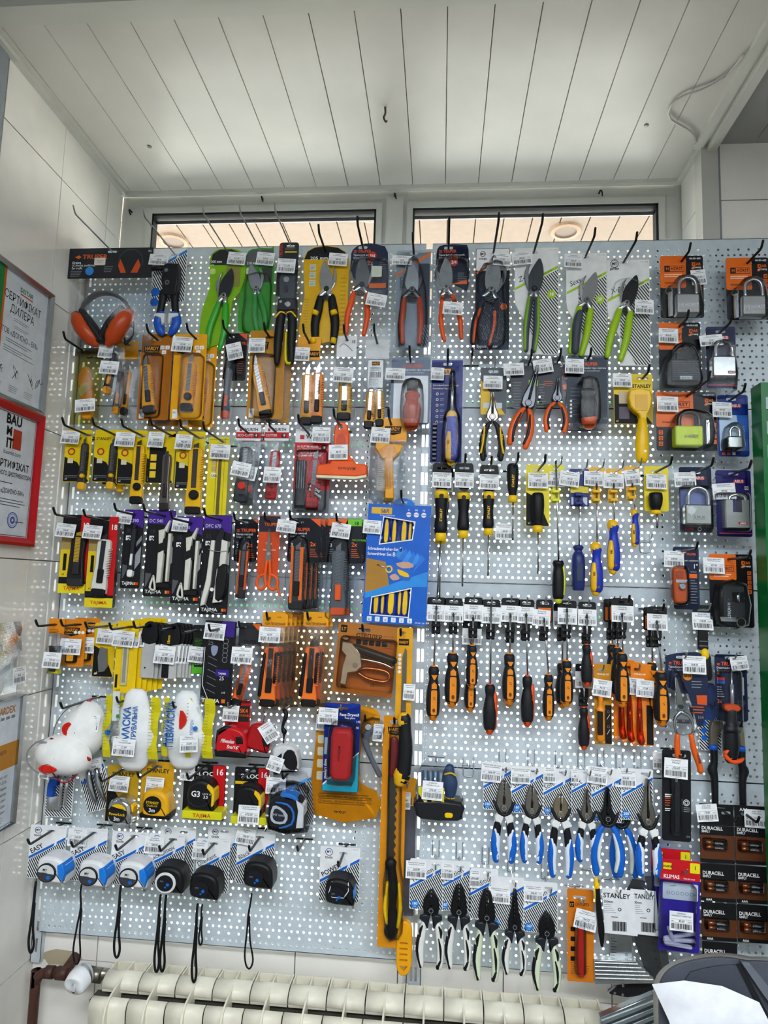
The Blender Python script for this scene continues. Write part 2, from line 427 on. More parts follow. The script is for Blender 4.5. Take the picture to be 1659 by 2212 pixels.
# corner profiles
def trim(n, bs, c=('#aeb4ba', .4)):
    m = S('trim_%d' % n).part('trim')
    for b in bs: box3(m, *b, c)
trim(2, [(XL-.14, 1.13, 0, XL+.004, 1.158, ZC), (XL-.14, 1.10, 0, XL-.006, 1.131, ZC)], ('#8b9197', .4))
trim(3, [(XR-.003, YM-.012, CZ+.3, XR+.026, YM+.004, ZC), (XR-.012, YM-.012, CZ+.3, XR-.003, YM+.03, ZC)], ('#c3c2bb', .5, 0, 'dirty'))
trim(9, [(XR+.026, YM-.004, CZ+.3, XR+.034, YM+.001, ZC)], ('#8d9195', .5))
# room shell behind the camera
m = S('wall_front').part('wall'); box3(m, -2.3, -3, 0, 2.8, -2.9, ZC+.3, ('#cfd0cc', .7))
m = S('wall_side').part('wall'); box3(m, 2.7, -2.9, 0, 2.8, 1.52, ZC+.3, ('#c9c9c4', .7)); ITEMS[-1].name = 'wall_far_right'
m = S('wall_far_left').part('wall'); box3(m, -2.3, -2.9, 0, -2.2, 1.14, ZC+.3, ('#c9c9c4', .7)); box3(m, -2.2, 1.159, 0, XL-.12, 1.25, ZC+.3, ('#c9c9c4', .7))
# slatted ceiling: every slat a piece
ce = S('ceiling'); ce.multi = True
YF = 1.085
m = ce.part('ceiling_base'); box3(m, -2.3, -2.9, ZC+.009, 2.8, 1.70, ZC+.03, ('#a09c92', .8))
P8 = .0865; x = -.613-P8*4
g = random.Random(3)
while x < .60:
    a, b = max(x, XL+.002), min(x+P8, .585)
    if b-a > .01:
        m = ce.part('slat'); dz = .0008*g.random()
        yb = YWIN-.002
        # V edges
        pr = [(a+.0003, ZC+.009), (a+.0003, ZC+.003), (a+.0012, ZC-dz), (b-.0012, ZC-dz), (b-.0003, ZC+.003), (b-.0003, ZC+.009)]
        A = [m.V(px, YF, pz) for px, pz in pr]; B = [m.V(px, yb, pz) for px, pz in pr]
        for i in range(6): m.F([A[i], A[(i+1) % 6], B[(i+1) % 6], B[i]], ('#d2cec7', .34, 0, 'dirty'))
        m.F(A, PVC); m.F(B[::-1], PVC)
    x += P8
x = .632
while x < 1.3:
    m = ce.part('slat'); box3(m, x+.0007, .1, ZC+.003, x+P8-.0007, YM, ZC+.009, ('#a9a9a6', .5, 0, 'dirty')); x += P8  # slats right of the trim: shadow put in as a darker colour
m = ce.part('ceiling_panel'); box3(m, -2.2, -2.9, ZC-.002, 2.7, YF-.03, ZC+.008, ('#b9bcbd', .5))
W1 = ('#cfcec6', .4, 0, 'dirty')
trim(4, [(-1.4, YF-.035, ZC-.012, .63, YF+.004, ZC+.008), (-1.4, YF-.05, ZC-.022, .63, YF-.033, ZC+.006)], W1)
trim(5, [(.578, YF, ZC-.012, .598, YM-.004, ZC+.008), (.598, YF, ZC-.006, .606, YM, ZC+.010), (.606, YF-.9, ZC-.022, .626, YM, ZC+.012)], W1)
trim(6, [(XL+.0, YF, ZC-.010, XL+.014, YWIN, ZC+.008)], W1)
trim(7, [(XL, YWIN-.012, ZC-.011, XR-.006, YWIN, ZC+.004)], W1)
trim(8, [(.626, YM-.016, ZC+.004, 2.7, YM, ZC+.02)], W1)
trim(10, [(XR-.020, YM, ZC-.01, XR-.006, YWIN, ZC)], W1)
# window: frame, mullion, gaskets, panes
win = S('window_1'); win.multi = True
y0, y1 = YWIN, YWIN+.06; zt = ZC-.008; gl = [(-.812, -.190), (-.092, .541)]; zg = CZ+.999; zb = SILL+.018; zg0 = zb+.02
f = win.part('window_frame')
box3(f, XL, y0+.006, zg+.016, XR, y1, zt, PVCF); box3(f, XL, y0+.006, zb, XR, y1, zg0-.016, PVCF)
for a, b in ((XL, gl[0][0]-.016), (gl[0][1]+.014, gl[1][0]-.014), (gl[1][1]+.016, XR)): box3(f, a, y0+.004, zb, b, y1, zt if a > -.5 and b < .5 else zg+.016, PVCF)
mu = win.part('mullion'); box3(mu, gl[0][1]+.026, y0-.006, zb, gl[1][0]-.026, y0+.006, zg+.028, PVCF)
for a, b in gl:
    s = win.part('sash_bead')
    box3(s, a-.016, y0-.002, zg, b+.016, y0+.03, zg+.016, PVCF); box3(s, a-.016, y0-.002, zg0-.016, b+.016, y0+.03, zg0, PVCF)
    box3(s, a-.016, y0-.002, zg0, a, y0+.03, zg, PVCF); box3(s, b, y0-.002, zg0, b+.016, y0+.03, zg, PVCF)
    k = win.part('gasket')
    c = ('#1b1c1e', .6)
    box3(k, a, y0+.002, zg-.006, b, y0+.028, zg, c); box3(k, a, y0+.002, zg0, a+.004, y0+.028, zg, c); box3(k, b-.006, y0+.002, zg0, b, y0+.028, zg, c)
    sp_ = win.part('spacer_bar'); box3(sp_, a+.004, y0+.022, zg-.020, b-.006, y0+.026, zg-.010, ('#77797c', .3, .8))
    p = win.part('pane'); box3(p, a, y0+.030, zg0, b, y0+.034, zg, ('#fbfcfa', .02, 0, 'clear'))
for nx, nz in ((-.872, 1.005), (-.503, 1.035), (-.142, 1.035), (.392, 1.03)):
    it = S('wall_hook', 'dark cup hook screwed into the window head, %s' % {-.872: 'at its left corner', -.503: 'over the left pane', -.142: 'over the mullion', .392: 'over the right pane'}[nx], 'hook', (nx, YWIN, CZ+nz), None)
    m = it.part('hook'); c = ('#1a1512', .6)
    pts = [(0, .004, 0), (0, -.012, -.001), (.002, -.018, -.006), (.004, -.017, -.013), (.005, -.012, -.016)]
    for a, b in zip(pts[:-1], pts[1:]): 
        r = .0016; i = [m.V(nx+q[0]+dx, YWIN+q[1], CZ+nz+q[2]+dz) for q in (a, b) for dx, dz in ((-r, -r), (r, -r), (r, r), (-r, r))]
        for k in range(4): m.F([i[k], i[(k+1) % 4], i[4+(k+1) % 4], i[4+k]], c)
# outside: ground, canopy with boards and round vents, far rails
m = S('ground', 'pale concrete yard outside the window', 'ground', (0, 4, -.3), None).part('ground'); box3(m, -14, 1.9, -.35, 14, 24, -.3, ('#e2ddd3', .9))
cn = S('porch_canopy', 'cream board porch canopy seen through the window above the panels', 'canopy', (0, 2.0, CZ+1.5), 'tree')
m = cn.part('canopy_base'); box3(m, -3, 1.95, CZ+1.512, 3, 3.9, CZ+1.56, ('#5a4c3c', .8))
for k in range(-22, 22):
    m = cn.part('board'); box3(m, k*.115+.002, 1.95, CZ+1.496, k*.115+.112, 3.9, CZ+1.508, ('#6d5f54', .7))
for px, py in ((375, 522), (797, 462), (1222, 500)):
    c_ = PZ(px, py, CZ+1.49); m = cn.part('vent')
    R = [[m.V(c_.x+r*cos(2*pi*i/20), c_.y+r*sin(2*pi*i/20), c_.z+z) for i in range(20)] for r, z in ((.066, .006), (.062, -.004), (.046, -.006), (.044, .0), (0.001, .0))]
    for k in range(4):
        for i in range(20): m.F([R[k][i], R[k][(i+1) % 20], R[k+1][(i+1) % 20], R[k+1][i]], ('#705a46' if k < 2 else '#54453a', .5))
for z, xa, xb, t in ((CZ+.48, -.80, .52, 'upper'), (CZ+.375, -.80, -.1, 'middle'), (CZ-.063, -.80, .45, 'lower')):
    it = S('fence_rail', 'green painted rail glimpsed through the panel holes, %s of the three' % t, 'rail', (xa, 1.73, z), None)
    m = it.part('rail'); box3(m, xa, 1.73, z-.012, xb, 1.745, z+.014, ('#1f8a4a', .5))
# lamps
for i, (x, y, sx, sy) in enumerate(LAMPS):
    it = S('ceiling_light', 'white ceiling light panel behind the viewer, %s' % ('left of the centre', 'right of the centre', 'at the back')[i], 'ceiling light', (x, y, ZC), 'tree')
    m = it.part('housing'); z = ZC-.004
    box3(m, x-sx/2-.02, y-sy/2-.02, z-.015, x+sx/2+.02, y+sy/2+.02, z, ('#e6e6e6', .4))
    m = it.part('diffuser'); box3(m, x-sx/2, y-sy/2, z-.020, x+sx/2, y+sy/2, z-.0155, ('#f5f8ff', .4, 0, 'glow'))
# ------------------------------------------------------------------ perforated panels
BOARD = ('#c3ced4', .3, 0, 'orange')
PH = .01336
def panel(x0, x1, ztop, label, n0, fx):
    it = Item('perforated_panel', label, 'panel', 0, 0, world=(x0, YB, ztop), group='perforated metal wall panels')
    it.pt = lambda x, y, z: (x-x0, y-YB, z-ztop)
    m = it.part('panel'); th = .0012; h = .3999; R = .0029
    rows = []; z = ztop-.0262
    for r in range(28):
        if z < ztop-h+.008: break
        rows.append((z, r % 2 == 1)); z -= .01333
    zt = ztop
    def strip(z1, z2):
        m.F([m.V(x0, YB, z2), m.V(x1, YB, z2), m.V(x1, YB, z1), m.V(x0, YB, z1)], BOARD)
    hz = .0066
    strip(ztop, rows[0][0]+hz)
    cs = [(cos(2*pi*(i+.5)/8), sin(2*pi*(i+.5)/8)) for i in range(8)]
    bi = m.mi(BOARD)
    for k, (z, dense) in enumerate(rows):
        p = PH if dense else PH*5/3; lo = z-hz if k < len(rows)-1 else z-hz; hi = z+hz if k == 0 else rows[k-1][0]-hz
        c0 = x0+fx; n = int((x1-.008-c0)/p)+1
        if k+1 < len(rows): lo = z-hz
        left = c0-p/2; right = c0+(n-1)*p+p/2
        if left < x0: left = x0
        if right > x1: right = x1
        if left > x0: m.F([m.V(x0, YB, lo), m.V(left, YB, lo), m.V(left, YB, hi), m.V(x0, YB, hi)], BOARD)
        if right < x1: m.F([m.V(right, YB, lo), m.V(x1, YB, lo), m.V(x1, YB, hi), m.V(right, YB, hi)], BOARD)
        for i in range(n):
            cx = c0+i*p; a = max(left, cx-p/2); b = min(right, cx+p/2); base = len(m.v)
            q = [(b, z+R*.42), (cx+R*.42, hi), (cx-R*.42, hi), (a, z+R*.42), (a, z-R*.42), (cx-R*.42, lo), (cx+R*.42, lo), (b, z-R*.42)]
            o = [(R*math.cos(t), R*math.sin(t)) for t in (radians(22.5), radians(67.5), radians(112.5), radians(157.5), radians(202.5), radians(247.5), radians(292.5), radians(337.5))]
            for X, Z in q: m.v.append((X-x0, 0, Z-ztop))
            for X, Z in o: m.v.append((cx+X-x0, 0, z+Z-ztop))
            for X, Z in o: m.v.append((cx+X-x0, th, z+Z-ztop))
            m.v += [(b-x0, 0, hi-ztop), (a-x0, 0, hi-ztop), (a-x0, 0, lo-ztop), (b-x0, 0, lo-ztop)]
            C = base+24
            for j in range(8):
                j2 = (j+1) % 8
                if j == 0: f = [base, C, base+1, base+9, base+8]
                elif j == 2: f = [base+2, C+1, base+3, base+11, base+10]
                elif j == 4: f = [base+4, C+2, base+5, base+13, base+12]
                elif j == 6: f = [base+6, C+3, base+7, base+15, base+14]
                else: f = [base+j, base+j2, base+8+j2, base+8+j]
                m.f.append(f[::1]); m.f.append([base+8+j, base+8+j2, base+16+j2, base+16+j])
            m.m += [bi]*16; m.s += [False]*16
    strip(rows[-1][0]-hz, ztop-h)
    # folded rims
    for zz, s in ((ztop, 1), (ztop-h, -1)): box3(m, x0, YB, zz-.0012 if s > 0 else zz, x1, YB+.012, zz if s > 0 else zz+.0012, BOARD)
    for xx in (x0, x1-.0012): box3(m, xx, YB+.0002, ztop-h, xx+.0012, YB+.012, ztop, BOARD)
XA, XB, XC, XD = -.874, -.049, -.034, .80
for k, nm in enumerate(('top', 'second', 'third', 'bottom')):
    panel(XA, XB, CZ+.8095-.4*k, '%s perforated pale metal panel of the left column, with rows of round holes' % nm, 0, .0075)
    panel(XC, XD, CZ+.8095-.4*k, '%s perforated pale metal panel of the right column, with rows of round holes' % nm, 0, .0065)
def upright(x0, x1, ztop, zbot, cols, label):
    it = Item('slotted_upright', label, 'post', 0, 0, world=(x0, YB, zbot)); it.pt = lambda x, y, z: (x-x0, y-YB, z-zbot)
    m = it.part('post'); c = ('#c9d0d5', .35, .2); y = YB+.0135; pitch = .0445
    xs = [x0]+[e for a in cols for e in (a-.0028, a+.0028)]+[x1]
    z = ztop-.01
    def q(a, b, lo, hi): m.F([m.V(a, y, lo), m.V(b, y, lo), m.V(b, y, hi), m.V(a, y, hi)], c)
    q(x0, x1, z, ztop)
    while z > zbot+pitch:
        for i in range(0, len(xs), 2): q(xs[i], xs[i+1], z-.028, z)
        for i in range(1, len(xs)-1, 2):
            a, b, lo, hi = xs[i], xs[i+1], z-.028, z
            for e in ((a, a, lo, hi), (b, b, lo, hi)): m.F([m.V(e[0], y, lo), m.V(e[0], y+.002, lo), m.V(e[0], y+.002, hi), m.V(e[0], y, hi)], c)
        q(x0, x1, z-pitch, z-.028); z -= pitch
    q(x0, x1, zbot, z)
    box3(m, x0, y, zbot, x0+.0015, YM-.001, ztop, c); box3(m, x1-.0015, y, zbot, x1, YM-.001, ztop, c)
upright(-.8985, -.8745, CZ+.8, CZ-.862, [-.8865], 'slotted steel upright in the corner at the left of the panels')
upright(-.0565, -.0255, CZ+.803, CZ-.862, [-.0462, -.0368], 'slotted steel upright in the gap between the two panel columns')
# sides behind the corner upright
# green rack post
it = Item('rack_post', 'green slotted steel rack post at the right edge', 'post', 0, 0, world=(.645, 1.4, 0)); it.pt = lambda x, y, z: (x-.645, y-1.4, z)
m = it.part('post'); c = ('#0b6b30', .3); gx, gy0, gy1 = .6395, 1.357, 1.40; zt = CZ+.43
box3(m, gx, gy0+.001, 0, gx+.002, gy1, zt, c)
z = zt-.03; y = gy0; a0, a1, a2, a3 = gx, gx+.009, gx+.021, gx+.045
def q(a, b, lo, hi): box3(m, a, y, lo, b, y+.0018, hi, c)
q(a0, a3, z, zt)
while z > .1:
    q(a0, a1, z-.027, z); q(a2, a3, z-.027, z); q(a0, a3, z-.0495, z-.027); z -= .0495
q(a0, a3, 0, z)
box3(m, a3-.002, gy0+.001, 0, a3, gy1, zt, c)
# ------------------------------------------------------------------ radiator
it = Item('radiator', 'cream sectional aluminium radiator under the panels', 'radiator', 0, 0, world=(-.17, 1.43, .12), kind='tree'); it.pt = lambda x, y, z: (x+.17, y-1.43, z-.12)
RC = ('#e9e4d0', .28); TOP = CZ-.836; x = -.692; pw = .0795; n = 0
hood = smooth([(1.463, TOP-.002), (1.45, TOP), (1.438, TOP-.003), (1.429, TOP-.009), (1.426, TOP-.018), (1.428, TOP-.026)], 2)
plate = smooth([(1.394, TOP-.018), (1.384, TOP-.018), (1.377, TOP-.024), (1.374, TOP-.036), (1.376, TOP-.062)], 2)
while x < .34:
    m = it.part('section'); a, b = x+.0012, x+pw-.0012; c_ = (a+b)/2
    def ext(pr, a, b, t=.004):
        A = [m.V(a, y, z) for y, z in pr]; B = [m.V(b, y, z) for y, z in pr]; C = [m.V(a, y+.001, z-t) for y, z in pr]; D = [m.V(b, y+.001, z-t) for y, z in pr]
        for i in range(len(pr)-1):
            m.F([A[i], B[i], B[i+1], A[i+1]], RC, True); m.F([C[i], A[i], A[i+1], C[i+1]], RC); m.F([B[i], D[i], D[i+1], B[i+1]], RC)
        m.F([A[-1], B[-1], D[-1], C[-1]], RC)
    ext([p for p in hood if p[0] < 1.463], a, b)
    # rear grille: cross ribs
    for xx in (a, c_-.0015, b-.003): box3(m, xx, 1.455, TOP-.03, xx+.003, 1.492, TOP-.001, RC)
    box3(m, a, 1.489, TOP-.03, b, 1.492, TOP-.003, RC); box3(m, a, 1.455, TOP-.05, b, 1.458, TOP-.004, RC)
    ext(plate, a, b, .003)
    ext([(y, z-.049) for y, z in plate], a, b, .003); box3(m, a, 1.378, .12, b, 1.382, TOP-.11, RC); box3(m, a+.012, 1.42, .12, b-.012, 1.46, TOP-.05, ('#a9a596', .5))
    fin = [(1.440, TOP-.002), (1.425, TOP-.005), (1.405, TOP-.008), (1.385, TOP-.012), (1.370, TOP-.022), (1.362, TOP-.040), (1.362, TOP-.5), (1.40, TOP-.5), (1.40, TOP-.12), (1.43, TOP-.05)]
    A = [m.V(c_-.0018, y, z) for y, z in fin]; B = [m.V(c_+.0018, y, z) for y, z in fin]
    m.F(A, RC); m.F(B[::-1], RC)
    for i in range(len(fin)): j = (i+1) % len(fin); m.F([A[i], B[i], B[j], A[j]], RC)
    x += pw; n += 1
m = it.part('top_pipe'); box3(m, -.71, 1.415, TOP-.075, x, 1.45, TOP-.04, ('#4a483f', .6))  # coloured dark to stand in for the shade between hood and plates
it.loc.z = 0; it.pt = lambda x, y, z: (x+.17, y-1.43, z)
for mb in it.parts: mb.v = [(a, b, c+.12) for a, b, c in mb.v]
for fx in (-.70, .30): m = it.part('foot'); box3(m, fx, 1.39, .0, fx+.02, 1.47, .13, RC)
# pipe and valve
def tubew(m, pts, r, c, n=10, k=3):
    p = smooth(pts, k); R = []
    for i, q in enumerate(p):
        t = (Vector(p[min(i+1, len(p)-1)][:3])-Vector(p[max(i-1, 0)][:3])).normalized()
        A = t.cross(Vector((0, 1, 0))) if abs(t.y) < .9 else t.cross(Vector((0, 0, 1))); A.normalize(); B = A.cross(t); rr_ = q[3] if len(q) > 3 else r
        R.append([m.V(*(Vector(q[:3])+A*rr_*cos(2*pi*j/n)+B*rr_*sin(2*pi*j/n))) for j in range(n)])
    for i in range(len(R)-1):
        for j in range(n): m.F([R[i][j], R[i][(j+1) % n], R[i+1][(j+1) % n], R[i+1][j]], c, True)
    m.F(R[0][::-1], c); m.F(R[-1], c)
BR = ('#4a2f28', .45); pz = P(110, 2100, 1.47).z
it = S('heating_pipe', 'brown painted heating pipe with elbow and tee at the lower left', 'pipe', (-.855, 1.47, 0), 'tree')
xp = P(72, 2180, 1.47).x
m = it.part('riser'); tubew(m, [(xp, 1.47, 0), (xp, 1.47, pz-.05), (xp, 1.47, pz-.03), (xp+.008, 1.47, pz-.008), (xp+.03, 1.47, pz)], .0105, BR)
m = it.part('branch'); tubew(m, [(xp+.028, 1.47, pz), (-.76, 1.47, pz), (-.735, 1.47, pz)], .0105, BR, 10, 1)
for xx in (xp+.030, -.845+.01): m.sweep if False else None
m = it.part('tee_collar'); tubew(m, [(-.835+.02, 1.47, pz), (-.79, 1.47, pz)], .0135, BR, 10, 1); tubew(m, [(-.80, 1.47, pz), (-.80, 1.516, pz+.01)], .011, BR, 10, 1)
m = it.part('elbow_collar'); tubew(m, [(xp+.022, 1.47, pz), (xp+.04, 1.47, pz)], .0128, BR, 10, 1)
it = S('radiator_valve', 'white thermostat head with metal nut at the radiator inlet', 'valve', (-.76, 1.44, pz), 'tree')
v = P(166, 2122, 1.40); nn = P(202, 2117, 1.44)
m = it.part('thermostat_head'); tubew(m, [(v.x-.001, v.y-.011, v.z-.004, .003), (v.x, v.y-.010, v.z-.004, .019), (v.x, v.y-.005, v.z-.002, .0235), (v.x+.003, v.y+.015, v.z+.004, .0245), (v.x+.010, v.y+.028, v.z+.006, .019)], .02, ('#e9ebec', .35), 18, 2)
m = it.part('nut', label='metal union nut'); tubew(m, [(nn.x-.014, nn.y+.01, nn.z+.006), (nn.x+.012, nn.y+.01, nn.z+.004)], .0165, ('#8a8378', .35, .9), 6, 1); tubew(m, [(nn.x-.03, nn.y+.016, nn.z+.008), (nn.x+.03, nn.y+.016, nn.z+.004)], .011, ('#9d978c', .35, .9), 8, 1)
# chipped plaster around the tee: part of the wall
m = wb.part('chipped_plaster'); c_ = P(130, 2078, 1.513)
g = random.Random(5)
m.poly([], 0, GROUT); o = [(c_.x+.04*cos(t)*(1+.4*g.random()), YM-.0008, c_.z+.008+.014*sin(t)*(1+.5*g.random())) for t in [2*pi*i/14 for i in range(14)]]
m.F([m.V(*q) for q in o], ('#b5a98c', .9, 0, 'dirty'))
# ceiling details
it = S('ceiling_hook', 'rusty brown hook hanging from the slatted ceiling', 'hook', tuple(PZ(832, 232, ZC)), None)
a = PZ(832, 232, ZC); m = it.part('hook'); tubew(m, [(a.x, a.y, a.z), (a.x+.001, a.y, a.z-.012), (a.x, a.y-.002, a.z-.02), (a.x-.002, a.y-.005, a.z-.028), (a.x+.002, a.y-.002, a.z-.036), (a.x+.004, a.y+.004, a.z-.03)], .0022, ('#5a4a36', .6))
for px, py, t in ((323, 316, 'left'), (1396, 270, 'right')):
    a = PZ(px, py, ZC); it = S('ceiling_screw', 'small round screw cap on the %s side of the slatted ceiling' % t, 'screw', tuple(a), None)
    m = it.part('cap'); tubew(m, [(a.x, a.y, a.z+.002, .0055), (a.x, a.y, a.z-.002, .0052), (a.x, a.y, a.z-.003, .003)], .005, ('#8d8a84', .4, .5), 14, 1)
it = S('cable', 'thin white cable looping across the ceiling at the upper right', 'cable', (.5, 1.4, ZC-.004), None); m = it.part('cable')
pts = [PZ(x, y, ZC-.006) for x, y in ((1606, 118), (1588, 142), (1560, 170), (1520, 192), (1478, 206), (1455, 222), (1445, 240), (1448, 256), (1462, 266), (1480, 276), (1497, 290), (1504, 306))]
tubew(m, [tuple(p) for p in pts], .0026, ('#c9c8c2', .4), 6, 3)
# ------------------------------------------------------------------ frames on the left wall (plane x = XL)
def wallitem(name, label, cat, y1, z1):
    """local px: u grows towards the window, v down, w into the room; 1 unit = 1 mm; origin = right top corner"""
    it = Item(name, label, cat, 0, 0, world=(XL+.001, y1, z1)); it.pt = lambda u, v, w: (w*.001, u*.001, -v*.001); return it
def frame(label, y1, z1, wd_, ht, c, fw, cm):
    it = wallitem('picture_frame', label, 'picture frame', y1, z1); f = it.part('frame')
    o = [(-wd_, 0), (0, 0), (0, ht), (-wd_, ht)]; i = [(-wd_+fw, fw), (-fw, fw), (-fw, ht-fw), (-wd_+fw, ht-fw)]
    for k in range(4):
        j = (k+1) % 4; A = [f.V(*o[k], 0), f.V(*o[j], 0), f.V(*o[j], 13), f.V(*o[k], 13), f.V(*inset(o, fw*.35)[j], 16), f.V(*inset(o, fw*.35)[k], 16), f.V(*i[j], 10), f.V(*i[k], 10), f.V(*i[j], 3), f.V(*i[k], 3)]
        f.F([A[0], A[1], A[2], A[3]], c); f.F([A[3], A[2], A[4], A[5]], c); f.F([A[5], A[4], A[6], A[7]], c); f.F([A[7], A[6], A[8], A[9]], c)
    p = it.part('certificate'); p.prism([(-wd_+fw, fw), (-fw, fw), (-fw, ht-fw), (-wd_+fw, ht-fw)], 3, 4, ('#f6f7f8', .5))
    gl_ = it.part('glass'); gl_.prism([(-wd_+fw, fw), (-fw, fw), (-fw, ht-fw), (-wd_+fw, ht-fw)], 8, 9.5, ('#f4f7fa', .03, .3, 'clear'))
    return it, p
it, p = frame('silver framed dealer certificate with a green stripe, high on the left wall', 1.363, CZ+.632, 205, 282, ('#aeb0b1', .25, .9), 11, None)
p.rect(-193, 11, -158, 270, 4.3, ('#2f9a4a', .5)); p.rect(-158, 11, -152, 270, 4.3, ORG); C = -93
p.text('DISTAR', C+8, 40, 10, 4.3, ('#1d7c3c', .5), bold=1, al='c', it=.1); p.rect(C-12, 43, C+30, 46, 4.3, ORG)
p.text('СЕРТИФІКАТ', C, 70, 17, 4.3, DK, width=122, al='c'); p.text('ДИЛЕРА', C, 94, 17, 4.3, DK, width=80, al='c')
p.lines(C-25, 103, C+30, 2, 4, 4.3, GREY); p.lines(C-20, 118, C+30, 2, 4, 4.3, GREY)
p.text('ТОВ «ДОМІНО - БМ»', C, 142, 11, 4.3, DK, width=120, al='c'); p.lines(C-45, 151, C+50, 2, 5, 4.3, GREY, 1.4); p.lines(C-50, 167, C+55, 3, 5, 4.3, GREY, 1.4, 5)
for i, x in enumerate((-160, -110, -60, -30)):
    g = random.Random(i); q = [(x+g.random()*24, 200+g.random()*34) for _ in range(6)]
    p.sweep([(a, b, 4.3, .6, .1) for a, b in q], DK, 4, 3)
for x in (-165, -115, -65): p.lines(x, 245, x+40, 4, 4, 4.3, GREY)
it, p = frame('red framed distributor certificate on the left wall', 1.368, CZ+.351, 226, 292, ('#b41c22', .3), 17, None)
i_ = [(-207, 20), (-20, 20), (-20, 272), (-207, 272)]
for a, b in ((0, 1), (1, 2), (2, 3), (3, 0)):
    (xa, ya), (xb, yb) = i_[a], i_[b]; p.rect(min(xa, xb)-.6, min(ya, yb)-.6, max(xa, xb)+.6, max(ya, yb)+.6, 4.3, DK)
C = -90
p.text('BAU', C-2, 42, 20, 4.3, INK, bold=2, al='c'); p.text('M', C-24, 66, 18, 4.3, INK, bold=2); p.text('IT', C-22, 92, 20, 4.3, INK, bold=2); p.rect(C-2, 50, C+26, 92, 4.3, ('#cf3a22', .4)); p.text('baumit.com', C, 106, 9, 4.3, DK, al='c')
p.text('СЕРТИФІКАТ', C, 134, 15, 4.3, INK, width=118, bold=1, al='c'); p.text('ОФІЦІЙНОГО ДИСТРИБ\'ЮТОРА', C, 150, 8.5, 4.3, INK, width=138, bold=1, al='c')
p.lines(C-60, 164, C+60, 1, 5, 4.3, DK, 1.6); p.text('ТОВ «ДОМІНО-БМ»', C, 186, 9, 4.3, DK, width=100, bold=1, al='c'); p.lines(C-62, 198, C+62, 3, 6, 4.3, DK, 1.5)
p.ring(C+20, 240, 17, 2, 4.4, ('#3c50a8', .5)); p.ring(C+20, 240, 13, 1, 4.4, ('#3c50a8', .5)); p.ring(C+20, 240, 8, 5, 4.4, ('#5c6cb4', .5)); p.lines(C+30, 242, C+75, 1, 4, 4.4, DK, 1.5); p.text('2024', C-40, 262, 6, 4.4, DK)
it, p = frame('thin chrome framed partner certificate with an orange band, lower on the left wall', 1.384, CZ-.257, 218, 268, ('#b9bcbe', .12, 1.), 5, None)
C = -110
p.text('HARDEX', -50, 34, 14, 4.3, ('#c9801c', .4), bold=2, al='c', width=62)
for k in range(4): p.rect(-82+k*17, 40, -70+k*17, 46, 4.3, ('#b9852c' if k == 0 else '#8a8c90', .5))
p.text('СЕРТИФІКАТ', -70, 86, 22, 4.3, DK, al='r', width=140); p.rect(-213, 96, -5, 148, 4.3, ('#e0962e', .4)); p.text('партнера', -38, 116, 9, 4.4, DK, al='r')
p.ring(-90, 130, 26, 4, 4.35, ('#d98a20', .4))
for k in range(8): p.text(('цей сертифікат підтверджує, що', 'ТОВ «ДОМІНО-БМ»', 'є офіційним', 'партнером', 'і має право', 'продавати продукцію', 'торгової марки', '')[k] or '-', -28, 166+k*12, 6, 4.3, DK, al='r', it=.2)
p.lines(-60, 246, -28, 3, 5, 4.3, GREY)
it = wallitem('plastic_bag', 'clear plastic bag of white goods hanging on the left wall', 'bag', 1.36, CZ-.10)
m = it.part('bag'); nx, ny = 8, 10; ids = []
g = random.Random(4)
for j in range(ny+1):
    for i in range(nx+1):
        u = -190+190*i/nx; v = 150*j/ny; e = sin(pi*i/nx)*sin(pi*min(1, .12+j/ny)); ids.append(m.V(u+6*g.random()-(30*(1-j/ny) if i == nx else 0), v, 3+34*e+9*g.random()*(e > .05)))
for j in range(ny):
    for i in range(nx): a = j*(nx+1)+i; m.F([ids[a], ids[a+1], ids[a+nx+2], ids[a+nx+1]], ('#eef1f2', .15, 0, 'clear'), True)
q = it.part('contents'); q.sweep([(-110, 50, 10, 36, 6), (-104, 80, 12, 48, 9), (-96, 120, 12, 46, 8)], ('#eef0f0', .6, 0, 'fold'), 10, 3); 
t = tag(it, -72, 90, 42, 34, '38.62', 'Рукавички', lift=42)
